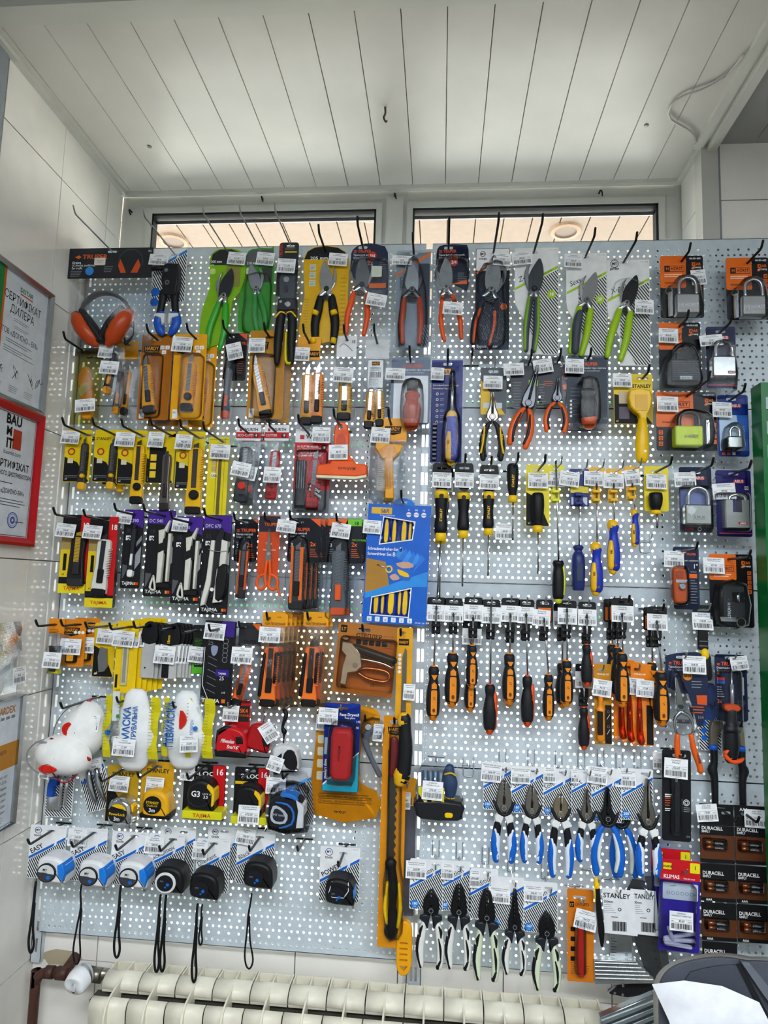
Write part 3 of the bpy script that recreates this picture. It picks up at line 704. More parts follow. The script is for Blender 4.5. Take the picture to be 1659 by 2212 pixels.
# ================================================================== product builders
def prod(name, label, cat, x, y, d=45, tip=None, ang=0, group=None, steel=False, plate=True, L=None, k=1, hd=None):
    it = Item(name, label, cat, x, y, d, ang, group, k); it.kind = 'tree'
    if tip or L:
        ws = label.split(); sh = ' '.join(w for w in ws if len(ws) < 13 or w not in ('a', 'an', 'the', 'slightly')); hook(x, y, d, tip, ('steel' if steel else 'black')+(' hook with the ' if len(ws) < 13 else ' hook for ')+sh, steel, plate, L)
    return it
def sp(m, s): return m
def pliers(it, T, sch, head='comb', sc=1., hl=1., par=None):
    x, y, a, k = T
    J = {'comb': [(-1, -58), (-7, -55), (-13, -38), (-17, -14), (-18, 2), (-11, 13), (-1, 14)], 'needle': [(-1, -64), (-3.5, -62), (-8, -24), (-15, -8), (-16, 4), (-9, 13), (-1, 14)],
         'cut': [(-1, -44), (-8, -36), (-16, -22), (-18, -6), (-16, 6), (-9, 13), (-1, 14)], 'long': [(-1, -90), (-3.5, -88), (-9, -40), (-16, -12), (-16, 6), (-9, 13), (-1, 14)]}[head]
    m = it.part('jaws', par); m.T = (x, y, a, k); mc = sch['metal']
    m.prism(J, 4, 14, mc, 2.5); m.prism([(-p, q) for p, q in J], 4, 14, mc, 2.5); m.poly(ell(0, -18, 2.2, 7), 14.3, INK)
    m = it.part('pivot', par); m.T = (x, y, a, k); m.disc(0, 1, 8, 13, 16.5, sch.get('piv', mc), 14, 1.2); m.ring(0, 1, 5, 1, 16.8, GREY)
    if sch.get('clip'):
        m = it.part('plastic_clip', par); m.T = (x, y, a, k); m.sweep([(-23, -14, 12, 1.5, 3), (-17, -4, 13, 4, 3), (-10, 11, 14, 4, 3), (0, 15, 14, 4, 3), (10, 11, 14, 4, 3), (17, -4, 13, 4, 3), (23, -14, 12, 1.5, 3)], sch['clip'], 6, 2)
    for s in (-1, 1):
        h = it.part('handle', par); h.T = (x, y, a, k)
        pth = [(5, 14, 9, 4, 3), (11*sc, 27, 9, 7, 5.5), (16*sc, 48*hl, 9, 8.8, 6.5), (19*sc, 76*hl, 9, 9, 6.5), (17*sc, 106*hl, 9, 7, 5.5)]
        h.sweep([(s*p[0],)+p[1:] for p in pth], sch['base'], 8)
        if sch.get('collar'):
            h.prism([(s*p, q) for p, q in [(1, 13), (14, 13), (19*sc+2, 20), (18*sc+3, 29), (10*sc, 33), (7, 38), (2, 24)]], 5, 16, sch['collar'], 2.5)
        if sch.get('low'):
            o = [(21*sc, 46*hl, 9, 3, 6), (18.5*sc+1, 62*hl, 9, 8.4, 8.4), (20*sc, 82*hl, 9, 9.2, 8.4), (17*sc, 107*hl, 9, 7.4, 6.6)]
            h.sweep([(s*p[0],)+p[1:] for p in o], sch['low'], 8)
            o = [(19.5*sc, 45*hl, 9, 3.5, 7.5), (16.2*sc, 60*hl, 9, 8.2, 7.6), (18*sc, 82*hl, 9, 9, 7.6), (15.5*sc, 105*hl, 9, 6.4, 6.2)]
            h.sweep([(s*p[0],)+p[1:] for p in o], sch.get('edge', WHT), 8)
        if sch.get('stripe'):
            o = [(8*sc+2, 30*hl, 11, 2, 6), (14*sc, 52*hl, 11, 4, 7), (15.5*sc, 76*hl, 11, 4.2, 7), (12*sc, 100*hl, 11, 3, 6)]
            h.sweep([(s*(p[0]-(2 if sch.get('inn') else 0)),)+p[1:] for p in o], sch['stripe'], 8)
        if sch.get('trad'):
            for z0, z1, c in ((30, 50, BLK), (52, 90, BLK)):
                if s > 0 or z0 < 50: h.sweep([(s*(15*sc), z0*hl, 11, 2, 6), (s*(18.5*sc), (z0+z1)/2*hl, 11, 3.6, 6.5), (s*19*sc, z1*hl, 11, 2, 6)], c, 8)
            if s < 0: h.sweep([(-21*sc, 50*hl, 10, 4, 6.4), (-24*sc, 76*hl, 10, 4, 6.4), (-17*sc, 107*hl, 10, 3.4, 5.4)], BLK, 8)
            else: h.sweep([(19*sc, 92*hl, 10, 3, 6.4), (14*sc, 107*hl, 10, 4.4, 5.8)], BLK, 8)
            h.prism([(s*p, q) for p, q in [(2, 12), (12, 8), (24, 12), (25, 20), (16, 27), (8, 40), (6, 40)]], 5, 16, ('#20242b', .35), 3)
        if sch.get('logo'): h.text(sch['logo'][0], s*16.5*sc, 60*hl, 5.5, 17, sch['logo'][1], ang=90 if s > 0 else -90, bold=1, al='c')
SOFT = dict(metal=('#8b8880', .3, .9), base=('#111319', .5), low=('#1463c6', .35), collar=('#e7e8e6', .4), clip=('#17181b', .4), edge=('#dfe6ee', .4))
POW = dict(metal=('#26272a', .4, .6), base=('#1463c6', .35), stripe=('#dfe5dc', .4), clip=('#17181b', .4), inn=1)
TRAD = dict(metal=('#16171a', .45, .3), base=('#e4e5df', .4), trad=1, clip=None)
TRADG = dict(TRAD, base=('#d5e0c3', .4))
def bladepts(f): return smooth([(p*f, q) for p, q in [(-10, 8), (-15, -8), (-14, -34), (-2, -60), (8, -72), (17, -52), (19, -26), (12, 2)]], 3, True)
def hookpts(f): return smooth([(p*f, q) for p, q in [(10, 8), (-8, 12), (-18, -2), (-26, -24), (-24, -46), (-14, -60), (-17, -44), (-16, -26), (-8, -10), (6, -4)]], 3, True)
def pruner(it, T, bc, jc, hl, hr, f=1, sp0=10, sp1=22, hlen=105, hw=7, par=None, grip=None, extra=None, piv=None):
    x, y, a, k = T
    m = it.part('blade', par); m.T = T; m.prism(bladepts(f), 7, 9.5, bc, .8)
    m = it.part('hook_blade', par); m.T = T; m.prism(hookpts(f), 3, 8, jc, 1.6)
    m = it.part('pivot', par); m.T = T; m.disc(0, 0, 7, 8, 14, piv or DSTEEL, 12, 1.4); m.disc(0, 0, 3.5, 14, 15.5, DK, 6)
    m = it.part('spring', par, label='steel coil spring'); m.T = T
    for q in range(5): m.sweep([(-9, 15+q*3.2, 8, 1.2, 3.6), (9, 16+q*3.2, 8, 1.2, 3.6)], ('#5d6064', .3, .9), 6, 1)
    for s, c in ((-1, hl), (1, hr)):
        m = it.part('handle', par); m.T = T
        if s > 0: base = [(s*2, 2, 8, 7, 4), (s*sp0*.8, 18, 8, 7, 5)]
        else: base = [(s*3, 3, 7, 8, 4), (s*sp0, 18, 8, 7, 5)]
        m.sweep(base, jc, 8, 2)
        g = [(s*sp0, 22, 8, hw*.8, 5), (s*(sp0+(sp1-sp0)*.5), 22+hlen*.28, 8, hw, 7), (s*sp1, 22+hlen*.6, 8, hw*.95, 7), (s*(sp1-3), 22+hlen, 8, hw*.75, 5.5)]
        m.sweep(g, c, 8)
        if grip: m.sweep([(p[0]-s*2, p[1], p[2]+2, p[3]*.5, p[4]) for p in g[1:]], grip, 8)
        if extra: m.sweep([(p[0]+s*3, p[1], p[2]+1.5, p[3]*.6, p[4]) for p in g], extra, 8)
def cutter(it, T, L=110, W=17, body=AMB, trim=BLK, blade=STEEL, style='side', par=None, tip=16, rib=True, knob=None):
    """snap-off knife, blade end up; origin top centre"""
    m = it.part('knife_body', par); m.T = T
    m.prism(smooth([(-W*.42, 6), (W*.42, 6), (W*.55, 22), (W*.5, L*.45), (W*.56, L*.7), (W*.62, L-6), (W*.2, L), (-W*.5, L-2), (-W*.62, L*.78), (-W*.5, L*.5), (-W*.55, 22)], 2, True), 1, 11, body, 2.5)
    r = it.part('blade', par, label='snap-off steel blade'); r.T = T
    r.prism([(-W*.2, 8), (-W*.2, -tip*.2), (W*.2, -tip), (W*.2, 8)], 8, 9.5, blade); r.rect(-W*.2, 8, W*.2, L*.62, 11.3, blade)
    for q in range(int(L*.5/7)): r.poly([(-W*.2, 12+q*7), (W*.2, 8+q*7), (W*.2, 8.7+q*7), (-W*.2, 12.7+q*7)][::1], 11.6, DK)
    t = it.part('slider', par); t.T = T
    if knob: t.disc(0, L*.72, W*.36, 11, 19, knob, 14, 2)
    else: t.prism(rr(-W*.24, L*.55, W*.24, L*.78, 2), 11, 16, trim, 1.5)
    c = it.part('end_cap', par); c.T = T; c.prism(rr(-W*.6, L-17, W*.6, L+1, 5), .5, 12, trim, 2.5)
    if rib:
        g = it.part('grip_ribs', par, kind='stuff'); g.T = T
        for q in range(int(L*.5/3.6)): g.prism([(W*.36, 24+q*3.6), (W*.66, 24+q*3.6), (W*.66, 25.8+q*3.6), (W*.36, 25.8+q*3.6)], 3, 12, trim if style == 'dark' else body)
def hpro(m, x, y0, L, r, c, w=10, prof=None, T=None):
    prof = prof or [(0, .55), (.06, .75), (.16, .72), (.26, .62), (.42, .86), (.62, 1), (.82, .96), (.94, .86), (1, .6)]
    m.sweep([(x, y0+L*a, w, r*b, r*b) for a, b in prof], c, 10, 2, False, .85)
def driver(it, x, ys, yh, L, r, sch, w=10, tip=True, rs=1.9, dx=0, par=None, tipc=DK):
    """screwdriver hanging blade up: shaft from ys to yh, handle length L"""
    s = it.part('shaft', par, label='steel shaft'); s.rod(x, ys+8, x+dx, yh+3, w, rs, STEEL); s.sweep([(x, ys, w, .9, .9), (x, ys+3, w, rs*1.1, rs*1.1), (x, ys+9, w, rs*1.05, rs*1.05)], tipc, 8, 1)
    x += dx; h = it.part('handle', par)
    if sch == 'lt' or sch == 'ltr':
        o = ('#e98a1e', .4) if sch == 'lt' else ('#e4521c', .4)
        h.rod(x, yh-2, x, yh+4, w, r*.42, o); hpro(h, x, yh, L, r, ('#191b1f', .55), w); 
        h.sweep([(x, yh+L*.9, w, r*.86, r*.86), (x, yh+L*.97, w, r*.8, r*.8), (x, yh+L*1.0, w, r*.62, r*.62)], o, 10, 1)
        g = it.part('grip_inlay', par, label='orange inlay with hanging hole'); q = x+(r*.12 if sch == 'lt' else r*.75); f = w+r
        if sch == 'lt':
            g.prism([(q-r*.42, yh+L*.17), (q+r*.42, yh+L*.17), (q+r*.1, yh+L*.26), (q-r*.1, yh+L*.26)], f-3, f+.1, o)
            g.prism([(q-r*.36, yh+L*.44), (q-r*.36, yh+L*.36), (q, yh+L*.31), (q+r*.36, yh+L*.36), (q+r*.36, yh+L*.44)], f-3, f+.2, o)
            g.prism(rr(q-r*.42, yh+L*.47, q+r*.42, yh+L*.95, 3), f-3, f+.6, o); g.text('LT', q-r*.1, yh+L*.6, 4, f+.9, INK, ang=90, bold=1)
            g.poly(ell(q, yh+L*.86, r*.2, r*.28, 10), f+.9, ('#6b3a10', .6))
        else: g.sweep([(q, yh+L*.2, w, r*.3, r*.3), (q, yh+L*.5, w+2, r*.42, r*.5), (q, yh+L*.92, w, r*.3, r*.4)], o, 8, 2)
        for j in range(9):
            for e in (-.72, .72): g.rect(x+r*e-1, yh+L*(.4+.055*j), x+r*e+1, yh+L*(.4+.055*j)+1, f-r*.2, ('#0b0c0e', .7))
    elif sch == 'sr':
        h.rod(x, yh-2, x, yh+3, w, r*.6, YEL); hpro(h, x, yh, L, r, ('#1d35a8', .4), w, [(0, .6), (.05, .85), (.14, .7), (.26, .66), (.45, .9), (.65, 1), (.85, .98), (.95, .88), (1, .6)])
        g = it.part('grip_inlay', par, label='yellow grip inlay'); g.sweep([(x, yh, w, r*.88, r*.88), (x, yh+L*.06, w, r*.8, r*.8)], ('#eeb818', .4), 10, 1)
        g.sweep([(x-r*.35, yh+L*.38, w+r*.5, r*.3, r*.4), (x-r*.4, yh+L*.6, w+r*.62, r*.5, r*.5), (x-r*.3, yh+L*.9, w+r*.5, r*.6, r*.5)], ('#eeb818', .4), 8, 2)
        g.sweep([(x, yh+L*.9, w, r*.9, r*.9), (x, yh+L, w, r*.62, r*.62)], ('#eeb818', .4), 10, 1); g.disc(x+r*.2, yh+L*.88, r*.2, w+r, w+r+.6, ('#7a4a12', .5), 10)
        g.text('S&R', x-r*.6, yh+L*.55, 4, w+r*1.15, INK, ang=90, bold=1)
    return h
def sdriver(it, x, y0, L, r, yt, w=12, txt=True, inv=False, rs=2, par=None):
    """black and yellow screwdriver hung by its handle end, blade down"""
    h = it.part('handle', par); Y = ('#f0c419', .4)
    P_ = [(0, .7), (.04, .95), (.2, .96), (.45, .8), (.62, .9), (.78, .95), (.84, .7)]
    if inv: P_ = [(0, .6), (.05, .9), (.3, 1), (.6, .86), (.72, .7), (.84, .62)]
    h.sweep([(x, y0+L*a, w, r*b, r*b) for a, b in P_], BLK, 10, 2, False, .85)
    g = it.part('grip_ends', par, label='yellow end and collar')
    if not inv: it.part('yellow_end', label='yellow handle end').sweep([(x, y0-1, w, r*.62, r*.62), (x, y0+L*.03, w, r*.99, r*.99), (x, y0+L*.16, w, r*1.0, r*1.0)], Y, 10, 1, False, .85); it.part('hanging_hole', label='dark hanging hole').disc(x, y0+L*.12, r*.34, w+r*.9, w+r+.8, BLK, 12)
    g.sweep([(x, y0+L*.83, w, r*.72, r*.72), (x, y0+L*.9, w, r*.78, r*.78), (x, y0+L, w, r*.82, r*.82)], Y, 10, 1, False, .85)
    if txt: h.text('STANLEY', x+2, y0+L*.62, 5, w+r+.6, Y, ang=-90, bold=1)
    s = it.part('shaft', par, label='steel shaft'); s.rod(x, y0+L, x, yt-5, w, rs, STEEL); s.sweep([(x, yt-8, w, rs, rs), (x, yt-2, w, rs*.9, rs*.9), (x, yt, w, .6, .6)], DK, 8, 1)
def padlock(it, T, bw, bh, sh, c, sc=STEEL, sr=4, par=None, style='solid'):
    b = it.part('lock_body', par); b.T = T; b.prism(rr(-bw/2, 0, bw/2, bh, 4, 3), 2, 26, c, 3)
    s = it.part('shackle', par); s.T = T; q = bw/2-sr-3
    s.sweep([(-q, 4, 14, sr, sr), (-q, -sh*.5, 14, sr, sr), (-q*.72, -sh*.85, 14, sr, sr), (0, -sh, 14, sr, sr), (q*.72, -sh*.85, 14, sr, sr), (q, -sh*.5, 14, sr, sr), (q, 4, 14, sr, sr)], sc, 10, 3, False)
    return b
def tape_case(it, T, W, H, body, face, par=None, side=None, w1=38):
    m = it.part('case', par); m.T = T
    m.prism(smooth([(-W*.5, H*.46), (-W*.46, H*.12), (-W*.2, -H*.02), (W*.15, 0), (W*.38, H*.16), (W*.48, H*.5), (W*.5, H*.92), (W*.38, H), (-W*.3, H), (-W*.47, H*.84)], 3, True), 2, w1, body, 6, sm=False)
    return m
def tape_end(it, T, W, H, par=None):
    m = it.part('end_hook', par, label='metal end hook'); m.T = T; m.prism([(W*.42, H*.88), (W*.56, H*.88), (W*.58, H*1.06), (W*.5, H*1.08), (W*.48, H*.97), (W*.42, H*.96)], 14, 26, CHR)
def strap(it, x, y, L, wd=7, r=2.8, c=BLK, bow=0, w=10, par=None):
    m = it.part('wrist_strap', par)
    m.sweep([(x, y, w, r, 1), (x-1, y+L*.1, w, r, 1), (x+bow, y+L*.28, w+2, r*1.2, 1), (x-wd*.3+bow*.4, y+L*.5, w, r, 1), (x-wd*.6, y+L*.8, w, r, 1), (x-wd*.3, y+L*.96, w, r, 1), (x+wd*.3, y+L, w, r, 1), (x+wd*.7, y+L*.88, w, r, 1), (x+wd*.3+bow*.5, y+L*.62, w+2, r, 1), (x+2+bow, y+L*.3, w+1.5, r, 1)], c, 5, 4)
BAGC = ('#f4f7fa', .1, 2.6, 'clear')
def bag(it, x0, y0, x1, y1, th=12, seed=1, c=BAGC, w=1, amp=3, nx=6, ny=10, par=None, name='clear_bag', c2=None):
    m = it.part(name, par); g = random.Random(seed); I = []
    for s in (1, 0):
        J = []
        for j in range(ny+1):
            for i in range(nx+1):
                e = max(0, sin(pi*i/nx))**.6*max(0, sin(pi*min(1, .04+j/ny)))**.5
                J.append(m.V(x0+(x1-x0)*i/nx+(g.random()-.5)*3, y0+(y1-y0)*j/ny+(g.random()-.5)*2, w+(th*e+amp*g.random()*(e+.1) if s else 0)))
        I.append(J)
        for j in range(ny):
            for i in range(nx):
                a = j*(nx+1)+i; m.F([J[a], J[a+nx+1], J[a+nx+2], J[a+1]], (c2 or c), g.random() < .5)
    return m
# cards ------------------------------------------------------------
def mycard(it, x0, y0, x1, y1, title='', acc=BLUE, logo='tools', band=.44, num=None, size=None, tail=None, bc=CARDW, tb=0, dark=False):
    """white card with slanting band over black diagonal stripes"""
    m = card(it, x0, y0, x1, y1, bc, 3, (18, 4)); w = m.top+.25; W = x1-x0; H = y1-y0; yb = y0+H*band; sl = .60*W
    reg = [(x0+1, yb+sl*.52+4), (x1-1, yb-sl*.48+4), (x1-1, y1-1), (x0+1, y1-1)]
    m.stripes(reg, w, ('#14161a', .6), 4.4, 2.3, 59)
    a, b = .70, .76
    L = lambda t, o: (x0+W*t, yb+sl*.52-sl*t+o)
    m.poly([L(0.01, -3), L(a, -3), L(a-.03, 3), L(.01, 3)], w, acc); m.poly([L(b, -3), L(.99, -3), L(.99, 3), L(b-.01, 3)], w, acc)
    if title: m.text(title, *L(.08, -6), 9 if size is None else size, w, INK, ang=-31, bold=tb)
    if logo:
        c = (x0+W*.22, y0+H*.10); r = W*.095
        m.ring(*c, r, 1.2, w, INK if not dark else INK); m.ring(*c, r, 1.3, w+.1, acc, 10, -160, -20); m.text('MY', c[0], c[1]+2, 5, w, INK, bold=1, al='c'); m.text(logo, c[0], c[1]+r+6, 6, w, INK, bold=1, al='c')
    if num: m.disc(x0+W*.16, y1-H*.1, W*.125, w-.2, w+.1, ('#1b78cf', .4), 18); m.text(num, x0+W*.16, y1-H*.1+1, 6, w+.3, WHT, bold=1, al='c'); m.text('mm', x0+W*.16, y1-H*.1+5.5, 3, w+.3, WHT, al='c')
    if tail: m.text(tail, x1-3, y0+5, 2.6, w, GREY, al='r')
    return m
def horst(it, x0, y0, x1, y1, split=.62, low=.42, code='', icons=True):
    m = card(it, x0, y0, x1, y1, ('#17191c', .35), 5, (20, 5)); w = m.top+.25; W = x1-x0; H = y1-y0; O = ('#e56a16', .35)
    m.poly(rr(x0, y0, x0+W*split, y0+H*low+H*.1, 4), w, O); X = x0+W*.10; Y = y0+H*.16; m.poly([(X, Y), (X+W*.46, Y), (X+W*.46, Y+13), (X, Y+13)], w+.2, INK); m.poly([(X+12, Y+1), (X+W*.46-1, Y+1), (X+W*.46-1, Y+12), (X+12, Y+12)], w+.3, O)
    m.text('H', X+6, Y+10, 7, w+.4, O, al='c', bold=1); m.text('HÖRST', X+14, Y+10, 7, w+.4, INK, width=W*.46-17, bold=1); m.text('PROFESSIONAL', x0+W*.1, y0+H*low+4, 3, w+.3, INK, bold=1)
    m.lines(x0+W*.1, Y+18, x0+W*.55, 2, 4, w+.3, ('#f4c9ae', .5), 2)
    m.text(code, x1-5, y0+8, 3.6, w, WHT, al='r', bold=1); m.text('5', x1-26, y0+29, 15, w, O, bold=1); m.text('YEAR', x1-5, y0+21, 6, w, O, al='r', bold=1); m.text('warranty', x1-4, y0+27, 4, w, WHT, al='r', bold=1)
    if icons:
        for i in range(5): m.rect(x1-12, y0+36+i*10, x1-4, y0+44+i*10, w, O); m.ring(x1-8, y0+40+i*10, 2.6, 1.2, w+.2, INK, 8)
    return m
def truper(it, x0, y0, x1, y1, l1='', l2='', c=('#1e2742', .35), pts=None, r=6, size=6.5, y=12, tri=None, slot=(20, 5), ind=None):
    m = card(it, x0, y0, x1, y1, c, r, slot, pts=pts); w = m.top+.25; X = x0+5 if ind is None else ind
    O = ('#e65a22', .4); m.poly([(X, y0+y-5), (X+8, y0+y-5), (X+6, y0+y-3.4), (X+2, y0+y-3.4)], w, O); m.poly([(X+2, y0+y-2), (X+6, y0+y-2), (X+8, y0+y-.4), (X, y0+y-.4)], w, O)
    m.text('TRUPER', X+10, y0+y, size, w, O, bold=1); m.text(l1, X, y0+y+7, 4.4, w, WHT); m.text(l2, X, y0+y+13, 4.4, w, ('#b9bfca', .5))
    if tri: m.poly([(x1-1-tri, y0+1), (x1-1, y0+1), (x1-1, y0+1+tri*.8)], w, O)
    return m
def hardy(it, x0, y0, x1, y1, c=('#d98512', .35), lg=None, ic=True, r=4, slot=(18, 4)):
    m = card(it, x0, y0, x1, y1, c, r, slot); w = m.top+.25; X, Y = lg or (x0+5, y0+20)
    if X in (400, 500): return m
    m.prism([(X, Y), (X+36, Y), (X+34, Y+15), (X+18, Y+19), (X+2, Y+15)], w-.1, w, INK); m.text('HARDY', X+3, Y+9.5, 7.5, w+.2, ('#e79a1c', .4), width=30, bold=1); m.text('WORKING TOOLS', X+4, Y+14, 2.6, w+.2, ('#e79a1c', .4), width=28)
    if ic:
        for i, (a, b) in enumerate(((0, 0), (11, 0), (4, 10))): m.rect(x1-26+a, Y+b, x1-17+a, Y+8+b, w, WHT); m.text(('18', 'o', 'a')[i], x1-21.5+a, Y+6+b, 4, w+.2, DK, al='c')
    return m
def stan(it, x0, y0, x1, y1, y='#e3c811', cut=.62, slot=(24, 4), word='STANLEY', wy=22, icons=True):
    m = card(it, x0, y0, x1, y1, (y, .35), 4, slot); w = m.top+.25; W = x1-x0; H = y1-y0
    m.poly([(x0+1, y0+H*(cut-.1)), (x0+W*.5, y0+H*cut), (x0+W*.97, y1-3), (x1-3, y1-1), (x0+3, y1-1), (x0+1, y1-3)], w, INK)
    m.text(word, x0+3, y0+wy, 6, w, INK, bold=1)
    if icons: m.ring(x0+15, y0+H*.42, 8, 3, w+.3, ('#b33a2a', .4), 12); m.rect(x0+8, y0+H*.55, x0+20, y0+H*.64, w+.3, ('#d9cfae', .5)); m.lines(x0+4, y1-14, x0+W*.7, 2, 3, w+.3, GREY)
    m.text('x1', x0+5, y1-5, 4, w+.3, WHT, bold=1)
    return m
# ================================================================== TOP ROW
TW, TH = 39, 29
it = prod('ear_muff_pack', 'bagged orange ear muffs under a black header card', 'ear muffs', 243, 544, 62, (165, 437), steel=True)
m = card(it, 150, 536, 331, 601, ('#23262b', .4), 2, (20, 4)); w = 1
m.poly([(163, 555), (172, 551), (177, 555), (172, 559)], w, ORG); m.text('TRUPER', 180, 559, 9.5, w, ('#e2611f', .4), width=54, bold=1); m.text('Orejera', 158, 569, 4.6, w, WHT, bold=1); m.text('(Concha auditiva)', 158, 575, 4.6, w, WHT, width=50); m.text('Ear muffs', 158, 581, 4.6, w, WHT)
m.lines(156, 585, 190, 4, 3.5, w, GREY); m.disc(197, 585, 9, .5, w, ('#2b86d6', .4), 16); m.lines(228, 576, 255, 4, 3.5, w, GREY); m.ring(284, 566, 27, 2, w, ('#3e4247', .5), 20, 160, 380)
m.poly([(262, 560), (258, 575), (264, 590), (276, 590), (268, 572)], w+.1, ('#cf4f1c', .4)); m.poly([(300, 560), (306, 575), (300, 590), (286, 590), (294, 572)], w+.1, ('#cf4f1c', .4)); m.text('701', 327, 546, 4, w, WHT, al='r')
m.prism(rr(206, 557, 230, 573, 2), w, w+.5, ('#d9d2c6', .5)); m.lines(212, 563, 228, 2, 3, w+.8, GREY)
M = it.part('headband'); M.sweep([(182, 700, 20, 3, 9), (186, 665, 24, 3, 10), (205, 640, 26, 3.4, 12), (232, 632, 27, 3.4, 12), (262, 640, 26, 3.4, 12), (284, 662, 24, 3, 10), (293, 700, 20, 3, 9)], ('#55585c', .35), 8)
for cx, cy, a, s in ((194, 706, -38, -1), (266, 703, 32, 1)):
    M = it.part('ear_cup'); M.T = (cx, cy, a, 1); M.sweep([(0, -34, 26, 12, 12), (0, -22, 28, 17, 19), (0, 2, 28, 19, 22), (0, 24, 27, 16, 17), (0, 36, 26, 9, 9)], ('#b8441a', .3), 16)
    K = it.part('ear_cushion', M); K.T = (cx+(15 if s < 0 else -19), cy-6, a, 1); K.sweep([(0, -40, 26, 6, 14), (0, 0, 26, 9, 22), (0, 38, 26, 6, 14)], ('#1d1e21', .6), 10)
M = it.part('microphone_arm'); M.sweep([(296, 690, 20, 1.5, 1.5), (300, 720, 24, 1.5, 1.5), (286, 738, 26, 4, 3)], BLK, 6)
bag(it, 150, 600, 328, 748, 50, 3)
it = prod('riveter', 'black hand riveter with blue and white grips on a striped card', 'riveter', 379, 551, 55, (318, 442), steel=True)
m = mycard(it, 333, 537, 405, 652, '', ('#2f7fd0', .4), None, .22); m.disc(342, 640, 0, 0, 1, BLK) if 0 else None
m.disc(341, 630, 9, .9, 1.2, BLUE, 16); m.disc(341, 652, 9, .9, 1.2, BLUE, 16)
M = it.part('riveter_head'); M.prism([(352, 571), (360, 566), (384, 568), (387, 600), (384, 634), (357, 634), (350, 600)], 6, 26, ('#191b1e', .35), 3); M.rod(352, 574, 326, 574, 16, 5.5, BLK); M.disc(361, 583, 4, 26, 27.5, ('#8a8d90', .3, .7)); M.disc(365, 609, 5, 26, 27.5, DK); M.ring(365, 609, 4.6, .8, 27.8, GREY)
for s, x in ((-1, 357), (1, 381)):
    M = it.part('handle'); M.sweep([(x, 630, 16, 9, 7), (x+s*2, 655, 16, 8, 6), (x+s*6, 680, 16, 8, 6)], BLK)
    K = it.part('grip', M, label='blue and white grip'); K.sweep([(x+s*3, 678, 16, 11, 8), (x+s*8, 692, 16, 10, 8), (x+s*2, 708, 16, 10, 8), (x-s*2, 714, 16, 7, 6)], ('#1a55b8', .35)); K.prism([(x-s*8, 676), (x+s*12, 676), (x+s*13, 682), (x, 686), (x-s*3, 700), (x-s*8, 696)], 10, 26, ('#d5d8d8', .4), 2)
M = it.part('lever_clip'); M.sweep([(368, 676, 18, 1, 1), (366, 700, 18, 1.2, 1.2), (369, 716, 18, 3, 1.4)], CHR, 6); tag(it, 324, 547, 41, 24, '950.00', 'Заклепочник', 4, 9)
def pcard(name, label, x, y, tip, pts, c, d=48, steel=False, dark=None): 
    it = prod(name, label, 'pruner', x, y, d, tip, steel=steel); m = card(it, 0, 0, 1, 1, c, slot=(18, 4), pts=pts); return it, m
it, m = pcard('pruner_pack', 'bright green pruner marked 200 mm on a bottle shaped green card', 493, 546, (445, 441), smooth([(454, 570), (458, 548), (474, 538), (500, 537), (522, 545), (531, 566), (532, 600), (522, 632), (508, 650), (503, 700), (480, 742), (449, 742), (441, 708), (446, 660), (458, 620)], 2, True), ('#7fb51a', .3), steel=True)
m.poly([(457, 566), (460, 549), (474, 540), (500, 539), (520, 547), (528, 566), (528, 573), (456, 573)], 1, ('#2a2c2e', .4)); m.text('200 mm', 457, 568, 5.5, 1.3, WHT, bold=1); m.text('pro', 457, 574, 4, 1.3, WHT, bold=1); m.prism(rr(491, 576, 522, 620, 5), .7, 1, ('#8c8a3e', .5)); m.prism(rr(457, 580, 468, 592, 3), .7, 1, ('#c3dd7f', .5))
pruner(it, (488, 636, 8, .8), ('#3c3f42', .3, .6), STEEL, ('#3aa832', .3), ('#3aa832', .3), 1, 9, 20, 118, 9, piv=STEEL); tag(it, 494, 543, 38, 28, '621.00', 'Секатор', 5)
it, m = pcard('pruner_pack', 'slim green pruner marked 210 mm on a green card', 565, 546, (524, 440), smooth([(531, 570), (534, 548), (545, 538), (585, 537), (592, 550), (592, 715), (560, 716), (524, 712), (524, 640)], 2, True), ('#3a9a28', .3), 44, True)
m.poly([(532, 575), (532, 552), (545, 540), (590, 540), (590, 575)], 1, ('#5c6163', .4)); m.text('210 mm', 535, 571, 5.2, 1.3, WHT, bold=1); m.prism(rr(568, 578, 590, 610, 2), .7, 1, ('#3c463a', .5)); m.prism(rr(534, 578, 545, 592, 3), .7, 1, ('#d5e8ba', .5))
pruner(it, (557, 620, -10, .72), STEEL, STEEL, ('#2f9e38', .3), ('#2f9e38', .3), -1, 7, 15, 110, 9, piv=STEEL); tag(it, 556, 543, 38, 29, '535.00', 'Секатор', 5)
blister(it, smooth([(532, 590), (580, 590), (586, 640), (582, 706), (530, 706), (530, 640)], 2, True), 18)
it = prod('tin_snips_pack', 'grey tin snips with black and yellow handles in a tall narrow blister', 'tin snips', 628, 532, 58, (601, 434), steel=True)
m = truper(it, 604, 524, 646, 640, '', '', ('#3a3d42', .4), None, 6, 4, 99, slot=(18, 4)); m.text('TRUPER', 611, 556, 6, 1, ('#d4401c', .4), ang=-90, bold=1); m.rect(616, 543, 642, 546, 1, ('#d8c51d', .4)); m.lines(616, 536, 642, 2, 3, 1, GREY)
M = it.part('jaws'); M.prism([(610, 660), (605, 600), (612, 586), (628, 584), (640, 592), (642, 640), (640, 662)], 8, 20, ('#4c5056', .35, .7), 2); M.disc(622, 603, 6, 20, 23, STEEL); M.disc(622, 622, 4.5, 20, 23, DK, ry=7)
